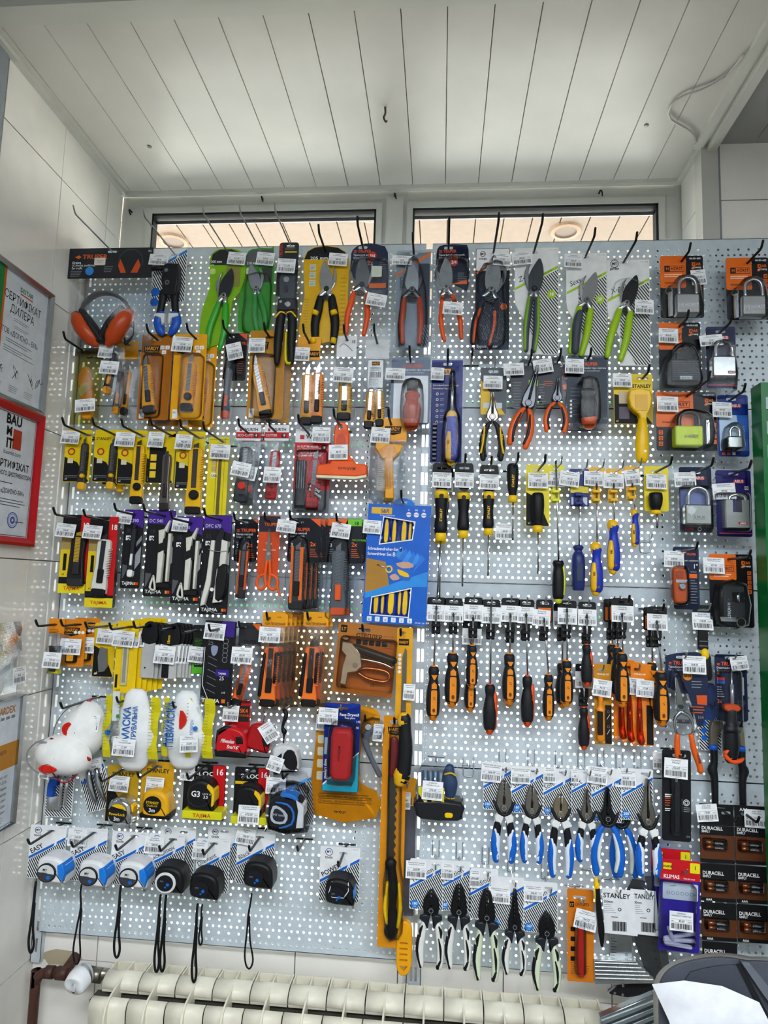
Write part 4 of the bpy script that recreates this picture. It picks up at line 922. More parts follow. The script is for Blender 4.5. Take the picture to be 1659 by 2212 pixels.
M = it.part('hinge'); M.prism([(606, 642), (644, 642), (646, 676), (604, 676)], 5, 22, ('#1b1c1f', .4), 2); M.disc(612, 650, 3, 22, 23, STEEL); M.prism(smooth([(620, 655), (628, 650), (634, 656), (628, 662)], 2, True), 22, 24, STEEL)
for s, x in ((-1, 613), (1, 636)):
    M = it.part('handle'); M.sweep([(x, 672, 14, 10, 8), (x+s*2, 700, 14, 10, 9), (x+s*3-1, 740, 14, 9, 8), (x+s*4, 775, 14, 6, 6)], BLK); M.sweep([(x-s*10, 676, 16, 1.8, 7), (x, 673, 21, 2, 3), (x+s*9, 682, 17, 2, 7)], YEL, 6)
    if s > 0: M.sweep([(x-10, 715, 13, 2.2, 7), (x-8, 772, 13, 3, 7), (x+3, 777, 14, 3, 6)], ('#d6d31d', .4), 6)
blister(it, rr(601, 578, 648, 672, 10), 26, flange=rr(598, 519, 650, 676, 9)); tag(it, 602, 557, 38, 31, '1112.00', 'Ножиці по металу', 3, 28)
it, m = pcard('pruner_pack', 'chrome pruner with black grips on a yellow card marked 205 mm', 703, 543, (686, 487), smooth([(657, 560), (664, 543), (680, 534), (705, 531), (730, 535), (747, 546), (754, 562), (755, 640), (748, 730), (660, 730), (655, 690), (662, 640), (658, 590)], 2, True), ('#dfae10', .3))
m.poly([(658, 560), (665, 543), (680, 535), (705, 532), (730, 536), (746, 546), (753, 563)], 1, BLK); m.text('205 mm', 671, 561, 6.5, 1.3, WHT, bold=1, width=38)
for i in range(3): m.rect(671, 571+i*17, 684, 584+i*17, 1, ('#c9d2c4', .5)); m.lines(673, 574+i*17, 682, 3, 3, 1.2, GREY)
for i in range(14): m.rect(662, 645+i*6, 672, 647+i*6, 1, ('#c69a0c', .5)); m.rect(738, 600+i*9, 750, 603+i*9, 1, ('#c69a0c', .5))
pruner(it, (708, 622, 0, .82), CHR, CHR, BLK, BLK, -1, 14, 26, 116, 12, piv=DK); tag(it, 712, 545, 40, 28, '484.00', 'Секатор', 5, 9)
for s, x in ((-1, 684), (1, 727)): it.part('yellow_sleeve', label='yellow sleeve').rod(x-s*3, 668, x, 676, 14, 7, YEL); it.part('yellow_end', label='yellow handle end').rod(x+s*1, 726, x-s*1, 736, 14, 6, YEL)
NV = ('#212a44', .35)
it = prod('pruner_pack', 'open pruner with orange handles on a navy card beside the middle window post', 'pruner', 784, 535, 54, (772, 468))
m = truper(it, 758, 527, 840, 640, 'Tijera para poda', 'Bypass pruner', NV, smooth([(759, 560), (762, 540), (778, 529), (800, 526), (822, 531), (838, 546), (840, 640), (822, 643), (765, 600)], 2, True), y=19, size=6, ind=764)
m.disc(805, 553, 9, .8, 1, ('#c9321d', .4)); m.text('3/4', 805, 557, 7, 1.2, WHT, bold=1, al='c'); m.text('2x', 795, 573, 9, 1, ORG, bold=1); m.lines(822, 560, 838, 6, 4, 1, GREY); m.rect(800, 612, 836, 622, 1, ORG); m.lines(806, 628, 836, 4, 4, 1, GREY); m.prism(rr(806, 583, 828, 606, 2), 18, 18.6, ('#c5cdbd', .5))
pruner(it, (784, 613, 6, .85), ('#6b6f72', .3, .8), CHR, ('#e3531d', .35), ('#e3531d', .35), -1, 17, 25, 100, 7.5, piv=DK); tag(it, 798, 630, 42, 27, '567.00', 'Секатор', 10, 24); blister(it, smooth([(762, 560), (838, 560), (838, 640), (800, 660), (764, 620)], 2, True), 15)
it, m = pcard('pruner_pack', 'closed pruner with rust orange handles in a silver blister beside the navy card', 894, 548, (893, 503), rr(857, 541, 931, 748, 4), ('#aeb9c1', .25), 50)
m.poly([(895, 567), (930, 545), (930, 551), (900, 571)], 1, ORG); m.poly([(857, 592), (880, 579), (880, 583), (857, 597)], 1, ORG); m.text('Classic', 866, 598, 8, 1, INK, ang=90); m.prism(rr(905, 570, 929, 700, 3), .7, 1, ('#39404d', .35)); m.stripes([(905, 600), (929, 600), (929, 745), (905, 745)], 1.3, ('#39404d', .4), 5, 2, 60)
pruner(it, (892, 623, 0, .92), STEEL, ('#5d6063', .3, .8), ('#b5401b', .3), ('#b5401b', .3), -1, 18, 22, 100, 7.5, piv=DSTEEL); blister(it, smooth([(884, 560), (902, 556), (916, 600), (924, 650), (920, 742), (866, 742), (868, 650), (876, 590)], 2, True), 22, flange=rr(855, 539, 933, 751, 5)); tag(it, 848, 550, 42, 21, '357.00', 'Секатор MY tools', 3, 9)
it = prod('pruner_pack', 'forged pruner with a visible spring and slim orange handles on a navy card', 'pruner', 969, 536, 54, (970, 470))
m = truper(it, 942, 528, 1013, 622, 'Tijera forjada para poda', 'Forged bypass pruner', NV, smooth([(943, 560), (945, 538), (958, 529), (1000, 529), (1012, 540), (1013, 620), (1000, 624), (960, 600), (944, 580)], 2, True), y=18, size=6, ind=948)
m.disc(981, 566, 9, .8, 1, ('#c9321d', .4)); m.text('3/4', 981, 570, 7, 1.2, WHT, bold=1, al='c'); m.poly([(976, 614), (1010, 604), (1010, 614)], 1, ORG); m.lines(990, 590, 1010, 5, 4, 1, GREY)
pruner(it, (966, 618, -8, .86), ('#cdd2d6', .15, 1.), CHR, ('#e2591d', .35), ('#e2591d', .35), 1, 12, 24, 108, 6.5, piv=CHR); tag(it, 961, 649, 42, 27, '656.00', 'Секатор', 5, 26); blister(it, smooth([(945, 560), (1010, 560), (1008, 640), (950, 640)], 2, True), 22, flange=smooth([(940, 560), (942, 535), (956, 526), (1002, 526), (1016, 540), (1016, 625), (1000, 660), (948, 660), (940, 620)], 2, True))
it = prod('pruner_pack', 'dark pruner with orange grip inlays in a boxy blister over black stripes', 'pruner', 1066, 547, 55, (1076, 460))
m = mycard(it, 1028, 537, 1101, 752, '', ORG, None, .1, bc=('#22304a', .35)); m.poly(rr(1029, 538, 1100, 585, 3), 1.1, CARDW); m.poly([(1030, 588), (1065, 567), (1065, 571), (1030, 593)], 1.4, ORG); m.ring(1043, 549, 6, 1, 1.5, INK); m.text('MT', 1043, 551.5, 5, 1.5, INK, bold=1, al='c'); m.text('orange', 1043, 561, 4.6, 1.5, INK, bold=1, al='c'); m.rect(1029, 737, 1100, 751, 1.4, NAVY); m.text('Bypass pruner', 1032, 748, 6, 1.6, WHT, bold=1)
pruner(it, (1063, 622, 10, 1.0), CHR, ('#9aa0a6', .2, 1.), ('#1d2633', .35), ('#1d2633', .35), -1, 14, 22, 96, 8, piv=CHR, grip=('#d9591d', .35)); m.disc(1089, 662, 7, .9, 1.8, ORG); blister(it, smooth([(1034, 590), (1060, 566), (1086, 566), (1092, 640), (1092, 734), (1036, 734)], 2, True), 24, flange=rr(1026, 535, 1103, 754, 4)); tag(it, 1067, 545, 38, 28, '797.00', 'Секатор', 5, 9)
GL = ('#a6c81f', .35)
def gcard(label, hx, hy, tip, x0, y0, x1, y1, title, num, cutx):
    it = prod('pruner_pack', label, 'pruner', hx, hy, 50, tip)
    W = x1-x0; pts = [(x0, y0), (x1, y0), (x1, y1), (x0+W*.28, y1), (x0+W*.28, y1-60), (x0+2, y0+120), (x0, y0+100)]
    m = card(it, 0, 0, 1, 1, ('#e4e6e4', .5), slot=(18, 4), pts=pts); w = 1; sl = W*.5; yb = y0+62
    m.stripes([(x0+1, yb+sl*.55+6), (x1-1, yb-sl*.45+6), (x1-1, y1-1), (x0+W*.3, y1-1), (x0+W*.3, y1-60), (x0+2, y0+118)][:6], w, ('#2b2d2d', .6), 5, 2.4, 52)
    L = lambda t, o: (x0+W*t, yb+sl*.55-sl*t+o)
    m.poly([L(.01, -2.5), L(.55, -2.5), L(.53, 3), L(.01, 3)], w, GL); m.poly([L(.62, -3), L(.99, -3), L(.99, 3), L(.6, 3)], w, GL); m.text('bypass pruner', *L(.64, 1.5), 3.2, w+.2, INK, ang=-27)
    m.text(title, *L(.10, -9), 11, w, ('#3a3c3e', .5), ang=-25, it=.3); m.text('213-1-254', x1-3, y0+6, 3, w, GREY, al='r'); m.disc(x1-15, y0+100, 9, .9, w+.2, GL, 16); m.text(num, x1-15, y0+103, 7, w+.5, WHT, bold=1, al='c'); return it, m
it, m = gcard('slate and green pruner on a light card with a lime band, left of three', 1153, 546, (1173, 462), 1112, 536, 1206, 762, 'Z-gen', '18', 0)
pruner(it, (1155, 622, 4, .9), ('#3d4247', .35, .5), ('#8b9094', .3, .8), ('#3f4852', .4), ('#3f4852', .4), 1, 8, 12, 122, 8, extra=('#78a51f', .35), piv=BLK); tag(it, 1105, 545, 42, 29, '845.00', 'Секатор', -6, 9)
it, m = gcard('lime pruner with a grey ribbed handle on the middle lime banded card', 1264, 556, (1285, 492), 1223, 547, 1310, 765, 'Sexy', '20', 0)
pruner(it, (1268, 646, 12, .85), CHR, STEEL, ('#98bf1d', .3), ('#98bf1d', .3), 1, 14, 17, 112, 9.5, extra=None, piv=DSTEEL); M = it.part('grip_sleeve', label='grey ribbed sleeve'); M.sweep([(1253, 674, 14, 8, 9), (1247, 700, 14, 10, 10), (1243, 752, 14, 8, 8)], ('#3f4650', .5)); tag(it, 1220, 547, 39, 30, '646.00', 'Секатор', 3, 9)
it, m = gcard('lime pruner with a black blade on the right lime banded card', 1347, 567, (1379, 504), 1311, 562, 1402, 786, 'X-gen', '22', 0)
pruner(it, (1354, 652, 14, .85), ('#1d1e20', .35, .3), CHR, ('#98bf1d', .3), ('#98bf1d', .3), 1, 14, 20, 118, 10, piv=CHR); m.ring(1327, 570, 9, 1.3, 1.2, INK); m.text('MT', 1327, 573, 6, 1.2, INK, bold=1, al='c'); m.text('garden', 1327, 583, 5.5, 1.2, INK, bold=1, al='c')
tag(it, 1371, 646, 40, 31, '482.00', 'Секатор', 3, 14); M = it.part('plastic_cover'); M.sweep([(1322, 640, 8, 1, 1), (1330, 610, 10, 1.5, 1.5), (1360, 602, 12, 1.5, 1.5), (1388, 612, 10, 1.5, 1.5)], CLEAR, 6)
# padlocks
def keys(it, x, y, L=50, c=('#8a7f66', .35, .8)):
    k = it.part('keys'); k.ring(x, y, 8, 1.6, 18, c, 14)
    for i in range(3): k.prism(rr(x+1+i*2.4, y-2, x+5+i*2.4, y+L, 1.5), 6+i*2, 8+i*2, STEEL if i else c, .4)
for lab, X, Y, tip, hx in (('silver padlock on an orange and black card, left of the top pair', 1425, 553, (1491, 524), 1472), ('silver padlock on an orange and black card at the top right edge', 1567, 557, (1647, 519), 1614)):
    it = prod('padlock_pack', lab, 'padlock', hx, Y+12, 50, tip); horst(it, X, Y, X+93, Y+133, .6, .42, 'HR-S01-60D')
    padlock(it, (X+60, Y+80, 0, 1), 50, 42, 34, ('#a9a7a2', .28, 1.)); M = it.parts[-2]; M.text('[H] HÖRST', 0, 28, 7, 26.5, ('#e9e9e6', .4), al='c'); keys(it, X+19, Y+75)
    blister(it, smooth([(X+12, Y+72), (X+26, Y+62), (X+40, Y+44), (X+60, Y+40), (X+80, Y+46), (X+89, Y+80), (X+88, Y+126), (X+14, Y+126)], 2, True), 30, flange=rr(X-7, Y-4, X+98, Y+141, 5))
    if X < 1500: tag(it, X+66, Y+31, 32, 33, '842.00', 'Замок', -5, 8)
it = prod('padlock_pack', 'black laminated padlock on an orange and black card', 'padlock', 1467, 706, 50, (1494, 676)); X, Y = 1422, 697; horst(it, X, Y, X+90, Y+146, .56, .30, 'HR-SK3-63E', False)
m = it.parts[0]; m.text('SUPER SECURITY', X+84, Y+104, 5, 1.2, ORG, ang=-90, bold=1); padlock(it, (X+58, Y+78, 0, 1), 62, 48, 32, ('#20242a', .4), ('#2b3038', .2, .8), 5); M = it.parts[-2]
for i in range(9): M.rect(-30, 5+i*4.6, 30, 6+i*4.6, 26.3, ('#4a535c', .4))
M.rect(-13, 36, 13, 43, 26.5, ('#c9d2d4', .5)); M.text('H|HÖRST', 0, 42, 4.5, 26.8, INK, al='c', bold=1); blister(it, smooth([(X+16, Y+80), (X+30, Y+60), (X+58, Y+42), (X+82, Y+60), (X+88, Y+90), (X+88, Y+140), (X+10, Y+140)], 2, True), 30, flange=rr(X-6, Y-3, X+94, Y+152, 5)); tag(it, 1423, 708, 42, 32, '893.00', 'Замок навісний', 2, 9)
def abus(it, X, Y, X1, Y1, hi='#1e2350', logo=True):
    m = card(it, X, Y, X1, Y1, (hi, .35), 5, (22, 5)); w = 1; m.poly(rr(X1-38, Y+20, X1-14, Y+28, 4), w, ('#c22a2f', .4)); m.text('ABUS', X1-26, Y+26.5, 6, w+.2, WHT, bold=1, al='c'); return m
it = prod('padlock_pack', 'steel padlock on a dark blue card with a pink line at its foot', 'padlock', 1556, 717, 52, (1578, 677)); X, Y = 1524, 706; m = abus(it, X, Y, X+64, Y+132, '#20264a'); m.rect(X+2, Y+124, X+62, Y+126, 1, ('#d64a6a', .4))
padlock(it, (X+40, Y+62, 0, 1), 50, 44, 32, ('#a7a9a6', .25, 1.), CHR, 4.5); M = it.parts[-2]; M.poly(rr(6, 32, 22, 38, 3), 26.4, ('#b32327', .4)); M.text('ABUS', 14, 37, 4, 26.7, WHT, al='c', bold=1); blister(it, smooth([(X+4, Y+60), (X+24, Y+30), (X+56, Y+32), (X+64, Y+60), (X+64, Y+134), (X+4, Y+134)], 2, True), 30, flange=rr(X-6, Y-3, X+70, Y+140, 5)); tag(it, 1510, 725, 50, 24, '955.00', 'Замок навісний', -5, 12)
it = prod('padlock_pack', 'neon yellow padlock on a wide orange and black card', 'padlock', 1484, 856, 50, (1535, 804)); X, Y = 1416, 847; horst(it, X, Y, X+130, Y+126, .62, .5, 'HR-DPT-50', False); m = it.parts[0]
for i in range(3): m.rect(X+5, Y+83+i*12, X+14, Y+92+i*12, 1.2, ORG); m.ring(X+9.5, Y+87.5+i*12, 3, 1.2, 1.4, INK, 8)
for i in range(4): m.rect(X+122, Y+66+i*12, X+129, Y+75+i*12, 1.2, ORG)
padlock(it, (X+72, Y+72, 0, 1), 58, 42, 30, ('#cfe413', .35), ('#3a332e', .25, .9), 5); M = it.parts[-2]; M.text('H HÖRST', 4, 26, 6.5, 26.5, INK, al='c', bold=1, width=30); keys(it, X+108, Y+60, 48, ('#2c2d2f', .4)); blister(it, smooth([(X+36, Y+74), (X+50, Y+44), (X+72, Y+36), (X+98, Y+40), (X+122, Y+50), (X+120, Y+118), (X+36, Y+120)], 2, True), 30, flange=rr(X-8, Y-3, X+134, Y+134, 5)); tag(it, 1419, 856, 46, 33, '1050.00', 'Замок навісний', 1, 9)
it = prod('padlock_pack', 'small padlock on a bright blue card with a pale panel', 'padlock', 1579, 863, 50, (1610, 828)); X, Y = 1549, 853; m = abus(it, X, Y, X+66, Y+132, '#173a8f'); m.poly(rr(X+3, Y+44, X+58, Y+120, 2), 1, ('#b9d3ec', .4)); m.poly([(X+40, Y+44), (X+64, Y+44), (X+64, Y+120), (X+50, Y+120)], 1.2, ('#2a66c0', .4)); m.text('TITALIUM', X+57, Y+112, 8, 1.5, ('#8db8e8', .4), ang=-90)
for i in range(3): m.rect(X+7+i*11, Y+122, X+14+i*11, Y+129, 1.2, ('#d9552a' if i < 2 else '#e6e6e6', .4))
padlock(it, (X+37, Y+88, 0, 1), 32, 26, 20, ('#9ea39c', .25, 1.), CHR, 3.2); blister(it, smooth([(X+16, Y+90), (X+22, Y+66), (X+38, Y+58), (X+52, Y+66), (X+56, Y+90), (X+56, Y+118), (X+16, Y+118)], 2, True), 26, flange=rr(X-8, Y-4, X+72, Y+138, 5)); tag(it, 1539, 868, 42, 33, '400.00', 'Замок навісний', 2, 9)
it = prod('padlock_pack', 'broad silver padlock with a tall shackle on a navy card', 'padlock', 1502, 1021, 52, (1538, 983)); X, Y = 1466, 1009; m = abus(it, X, Y, X+70, Y+140, '#1d2444'); m.poly(rr(X+2, Y+48, X+67, Y+122, 2), 1, ('#6573a8', .4)); m.text('123456', X+10, Y+135, 5, 1, ('#d33a34', .4), bold=1); m.ring(X+42, Y+133, 4, 1, 1, WHT); m.text('7 8 9 10', X+48, Y+135, 4, 1, GREY)
padlock(it, (X+42, Y+80, 0, 1), 56, 43, 36, ('#b5b8b2', .25, 1.), CHR, 4.2); M = it.parts[-2]; M.poly([(-22, 6), (-14, 4), (-6, 10), (-8, 18), (-16, 24), (-24, 18)], 26.5, ('#d6d8d2', .5)); M.text('ABUS', 0, 32, 8, 26.4, ('#8e918c', .4), al='c', bold=1); blister(it, rr(X+4, Y+40, X+72, Y+136, 8), 30, flange=rr(X-10, Y-5, X+74, Y+148, 5)); tag(it, 1456, 1021, 47, 32, '1074.00', 'Замок навісний', -1, 9)
it = prod('padlock_pack', 'shrouded square silver padlock on a violet blue card', 'padlock', 1584, 1024, 52, (1621, 989)); X, Y = 1545, 1016; m = abus(it, X, Y, X+76, Y+142, '#231d66'); m.rect(X+5, Y+134, X+74, Y+136, 1, ('#d64a6a', .4)); m.rect(X+62, Y+34, X+70, Y+42, 1, ('#c9ccd4', .5)); m.ring(X+66, Y+38, 3, 1.4, 1.2, INK, 6)
B = it.part('lock_body'); x0, y0 = X+23, Y+64; B.prism([(x0, y0), (x0+14, y0), (x0+14, y0+26), (x0+33, y0+26), (x0+33, y0), (x0+48, y0), (x0+48, y0+58), (x0, y0+58)], 2, 26, ('#9fa09a', .28, 1.), 0); B.poly(rr(x0+24, y0+46, x0+44, y0+52, 3), 26.4, ('#b32327', .4)); B.text('ABUS', x0+34, y0+51, 4, 26.7, WHT, al='c', bold=1)
Bs = it.part('shackle'); Bs.sweep([(x0+7, y0+3, 14, 4, 4), (x0+9, y0-8, 14, 4, 4), (x0+24, y0-12, 14, 4, 4), (x0+39, y0-8, 14, 4, 4), (x0+41, y0+3, 14, 4, 4)], CHR, 8, 3, False); blister(it, rr(X+2, Y+48, X+74, Y+130, 8), 30, flange=rr(X-9, Y-6, X+80, Y+148, 6)); tag(it, 1537, 1046, 50, 34, '799.00', 'Замок навісний', -4, 12)
it = prod('block_plane_pack', 'small orange block plane on a navy card', 'plane', 1470, 1191, 48, (1506, 1164)); m = truper(it, 1453, 1181, 1509, 1315, '', '', NV, size=4.5, y=18, ind=1472, slot=(24, 5)); m.text("1''", 1496, 1227, 9, 1, WHT, bold=1); m.lines(1490, 1234, 1505, 12, 6, 1, GREY, 1.4); m.rect(1484, 1239, 1504, 1248, 1.2, ORG); m.text('para carpintero', 1478, 1212, 3.6, 1, WHT)
M = it.part('plane_body'); M.prism(smooth([(1454, 1232), (1460, 1226), (1476, 1226), (1484, 1240), (1485, 1285), (1480, 1300), (1462, 1302), (1454, 1292)], 2, True), 3, 20, ('#c9541b', .3), 5); M.prism(rr(1459, 1233, 1475, 1250, 3), 18, 20.6, ('#a8410f', .3)); K = it.part('depth_wheel', M, label='steel knurled wheel'); K.disc(1474, 1266, 8, 18, 26, STEEL, 14, 2); K = it.part('iron', M, label='steel cutting iron'); K.prism([(1459, 1252), (1484, 1252), (1480, 1258), (1459, 1258)], 18, 22, CHR)
blister(it, rr(1452, 1222, 1488, 1306, 12), 28, flange=rr(1443, 1176, 1514, 1322, 7)); tag(it, 1435, 1190, 43, 35, '549.00', 'Рубанок', 2, 10)
it = prod('padlock_pack', 'black shrouded padlock lying sideways on a tall orange and black card', 'padlock', 1573, 1208, 46, (1621, 1184)); X, Y = 1531, 1197; horst(it, X, Y, X+94, Y+156, .62, .26, 'HR-SU1-75E'); B = it.part('lock_body'); x0, y0 = X+30, Y+70; B.prism([(x0, y0), (x0+44, y0), (x0+44, y0+12), (x0+18, y0+12), (x0+18, y0+34), (x0+44, y0+34), (x0+44, y0+64), (x0, y0+64)], 2, 24, ('#1c1f23', .35)); B.text('H HÖRST', x0+8, y0+34, 6, 24.4, ('#c3cbd0', .5), ang=90, bold=1)
Bs = it.part('shackle'); Bs.rod(x0+31, y0+10, x0+31, y0+36, 13, 4, CHR); k = it.part('keys'); k.ring(X+66, Y+145, 10, 1.5, 12, ('#9a9a8e', .3, .8)); [k.prism(rr(X+24, Y+135+i*3, X+60, Y+138+i*3, 1), 4+i*2, 6+i*2, STEEL) for i in range(3)]
blister(it, smooth([(X+22, Y+66), (X+80, Y+64), (X+82, Y+150), (X+20, Y+150)], 2, True), 28, flange=rr(X-10, Y-6, X+100, Y+162, 6)); tag(it, 1519, 1205, 46, 34, '627.00', 'Замок навісний', 1, 9)
# ================================================================== LEFT COLUMN, ROWS 2-6
# row 2
OLV = ('#e3dfae', .12, 0, 'clear')
it = prod('folding_knife_pack', 'orange folding knife in an olive tinted clear box', 'knife', 178, 757, 52, (147, 702)); m = card(it, 163, 752, 215, 770, ('#7a6a3a', .4), 2, (12, 3)); m.rect(166, 762, 214, 769, 1, ('#9a8c55', .4))
M = it.part('knife_handle'); M.prism(smooth([(186, 790), (194, 802), (206, 850), (208, 895), (196, 902), (184, 895), (180, 850), (172, 820), (176, 800)], 2, True), 6, 18, ('#d8921c', .35), 3); M.prism(smooth([(178, 840), (190, 826), (200, 832), (196, 845), (184, 856)], 2, True), 17, 20, ('#cfc39c', .3, .6)); bag(it, 158, 752, 218, 912, 24, 4, OLV, amp=2); tag(it, 171, 863, 41, 27, '152.00', 'Ніж складний', -6, 32)
it = prod('knife_pack', 'small bagged cutter with a yellow paper tag', 'knife', 247, 726, 70, (232, 700)); m = card(it, 0, 0, 1, 1, ('#e8c81c', .4), slot=(4, 4), pts=[(243, 718), (267, 726), (262, 751), (238, 742)]); m.text('Tools', 244, 738, 7, 1, ('#7a6416', .5), ang=15, it=.3); m.lines(242, 741, 256, 1, 3, 1, INK)
cutter(it, (249, 757, 8, 1), 92, 13, BLK, ('#e39a1f', .4), DSTEEL, rib=False, tip=-4); bag(it, 228, 748, 268, 875, 14, 5); tag(it, 216, 742, 30, 30, '131.00', '', 3, 10); tag(it, 222, 778, 39, 28, '40.00', 'Ніж', 4, 22)
it = prod('knife_pack', 'pair of bagged slim cutters under a small orange header', 'knife', 278, 745, 42, None, L=60); hardy(it, 262, 738, 300, 776, AMB, (400, 400), False, 2); cutter(it, (264, 795, 4, 1), 96, 11, ('#23262b', .4), ('#e39a1f', .4), STEEL, rib=False, tip=8); cutter(it, (280, 795, 3, 1), 98, 11, ('#e0931c', .4), BLK, STEEL, rib=False, tip=8); bag(it, 256, 772, 304, 905, 16, 6)
def hk(lab, hx, hy, tip, x0, y0, x1, y1, d, T, knob, c, ic=True, blk=None):
    it = prod('knife_pack', lab, 'knife', hx, hy, d, tip); m = hardy(it, x0, y0, x1, y1, c, (x0+5, y0+25), ic); m.rect(x0+5, y1-22, x0+16, y1-3, 1, WHT); m.text('(B)', x0+6, y1-14, 4, 1.2, INK); m.lines(x0+5, y1+0-1, x0+20, 1, 1, 1, INK, .6)
    cutter(it, T[:4], T[4], 22, AMB, BLK, STEEL, knob=knob, tip=16); return it
it = hk('tilted silver and yellow cutter on an orange card, left of two', 340, 734, (314, 703), 307, 722, 374, 905, 62, (316, 782, -8, 1, 108), None, ('#c9781a', .35)); blister(it, rr(311, 762, 352, 896, 9), 18, flange=rr(303, 718, 378, 912, 6)); it.copy(16, 8, 24, 'second tilted cutter on an orange card just behind the first')
it = hk('upright cutter with a round black wheel on an amber card', 422, 731, (400, 702), 378, 722, 448, 905, 66, (414, 776, 2, 1, 108), BLK, ('#eba511', .3)); blister(it, rr(390, 760, 438, 896, 12), 20); tag(it, 373, 726, 44, 33, '135.00', 'Ніж прорізний', 3, 12); it.copy(17, 12, 22, 'second amber card with a cutter peeping out behind the first')
it = prod('knife_pack', 'slim dark cutter with orange tail on a small black card', 'knife', 501, 729, 52, (482, 692)); truper(it, 488, 720, 535, 822, '', '', ('#26272a', .4), size=5.5, y=25, ind=512, tri=18, slot=(12, 4)); it.parts[0].lines(518, 760, 532, 10, 5, 1, ('#b3572a', .5)); cutter(it, (497, 790, 2, 1), 110, 14, ('#2a3345', .35), ('#d9541f', .35), DSTEEL, tip=-10, rib=False); blister(it, smooth([(488, 775), (510, 775), (512, 860), (506, 912), (490, 912), (486, 860)], 2, True), 18, flange=smooth([(485, 716), (538, 718), (536, 826), (520, 840), (512, 915), (488, 917), (482, 850)], 1, True)); tag(it, 488, 745, 32, 36, '229.00', 'Ніж', -14, 14)
it = hk('tilted silver and yellow cutter on an orange card, right of the dark one', 583, 729, (568, 699), 541, 714, 618, 903, 60, (553, 780, -14, 1, 122), None, ('#e09a16', .35)); blister(it, rr(548, 764, 596, 894, 9), 20, flange=rr(536, 710, 624, 908, 6)); tag(it, 538, 730, 35, 32, '192.00', 'Ніж прорізний', -1, 12); it.copy(10, 5, 20, 'orange cutter card half hidden behind the tilted one on the right')
def polyk(lab, hx, hy, tip, d, hd, hc, T, bag4, tg, t2='', body=AMB, n=2, word='HARDY', knob=None):
    it = prod('knife_pack', lab, 'knife', hx, hy, d, tip); x0, y0, x1, y1 = hd; m = card(it, x0, y0, x1, y1, hc, 2, (8, 3)); 
    if word == 'HARDY': m.rect(x1-30, y1-20, x1-2, y1-6, 1, INK); m.text('HARDY', x1-29, y1-10, 6.5, 1.2, AMB, width=26, bold=1)
    elif word == '18': m.text('18', x1-3, y0+16, 7, 1, INK, al='r'); m.sweep([(x0+6, y0+24, 1, .5, .1), (x0+14, y0+17, 1, .5, .1), (x0+24, y0+22, 1, .5, .1), (x0+34, y0+32, 1, .5, .1)], DK, 4)
    elif word: m.text(word, (x0+x1)/2, y1-7, 6, 1, INK, al='c', bold=1); m.lines(x0+8, y0+8, x1-6, 2, 4, 1, INK)
    for i in range(n): x, y, a, L, Wd = T; cutter(it, (x+i*22, y-i*3, a, 1), L, Wd, body if i == 0 else ('#e5892a', .4), BLK, STEEL, tip=18, knob=knob)
    bag(it, *bag4, 18, len(ITEMS), amp=4)
    if tg: tag(it, *tg)
    return it
polyk('bagged amber cutters under an orange header, right of the tin snips', 669, 741, (653, 702), 60, (643, 728, 693, 778), AMB, (667, 802, 0, 112, 21), (636, 776, 702, 922), (638, 749, 32, 30, '65.50', 'Ніж', 2, 10), n=2)
polyk('bagged yellow cutter under a white header with a line drawing', 750, 735, (742, 702), 50, (728, 726, 771, 772), CARDW, (748, 812, 0, 92, 24), (725, 770, 772, 918), (724, 792, 42, 32, '20.00', 'Ніж прорізний', 3, 24), body=('#e8b020', .4), n=1, word='18')
it = polyk('bagged cutters behind a white barcode slip under a clear header', 815, 742, (809, 700), 48, (790, 734, 841, 776), ('#cfd3d6', .3), (805, 838, 3, 84, 17), (786, 772, 838, 918), None, n=1, word=''); cutter(it, (822, 836, -2, 1), 82, 15, ('#d8a326', .4), BLK, STEEL, tip=-4)
m = it.part('barcode_slip'); m.prism(rr(797, 778, 829, 836, 2), 16, 16.5, CARDW); m.rect(805, 781, 822, 789, 16.8, INK); m.text('HARDY', 813.5, 787.5, 4.5, 17.1, AMB, al='c', bold=1); m.lines(800, 793, 826, 3, 3, 16.8, GREY); [m.rect(801+i*2, 803, 802+i*2, 815, 16.8, INK) for i in range(12)]; m.lines(800, 818, 826, 4, 4, 16.8, GREY)
def stubby(lab, hx, hy, tip, x0, y0, x1, y1, c, hc, cap, tg, d=48):
    it = prod('screwdriver_pack', lab, 'screwdriver', hx, hy, d, tip); truper(it, x0, y0, x1, y1, 'Desarmador tipo matraca', 'Ratchet screwdriver', c, size=7, y=22, ind=x0+24); m = it.parts[0]
    cx = (x0+x1)/2+4; m.lines(x0+8, y0+70, x0+30, 8, 8, 1, GREY); m.text('104', x1-14, y1-8, 5, 1, GREY)
    M = it.part('stub_handle'); M.sweep([(cx, y0+70, 18, 9, 9), (cx, y0+78, 18, 17, 15), (cx, y0+88, 18, 13, 12), (cx, y0+98, 18, 18, 16), (cx, y0+120, 18, 18, 16), (cx, y0+134, 18, 15, 13)], hc, 14, 3, False); K = it.part('ferrule', M); K.rod(cx, y0+48, cx, y0+72, 18, 12, ('#2b3038', .3)); K.sweep([(cx, y0+133, 18, 17, 14), (cx, y0+141, 18, 16, 13)], cap, 14, 1)
    for i in range(5): M.rect(cx-14+i*6.5, y0+98, cx-12.6+i*6.5, y0+128, 33, ('#7a2a10' if hc != BLK else '#3a3c40', .4))
    blister(it, smooth([(cx-16, y0+48), (cx+16, y0+48), (cx+24, y0+80), (cx+24, y0+130), (cx+14, y0+146), (cx-14, y0+146), (cx-24, y0+130), (cx-24, y0+80)], 2, True), 38, flange=rr(x0-4, y0-4, x1+4, y1+5, 6)); tag(it, *tg); return it
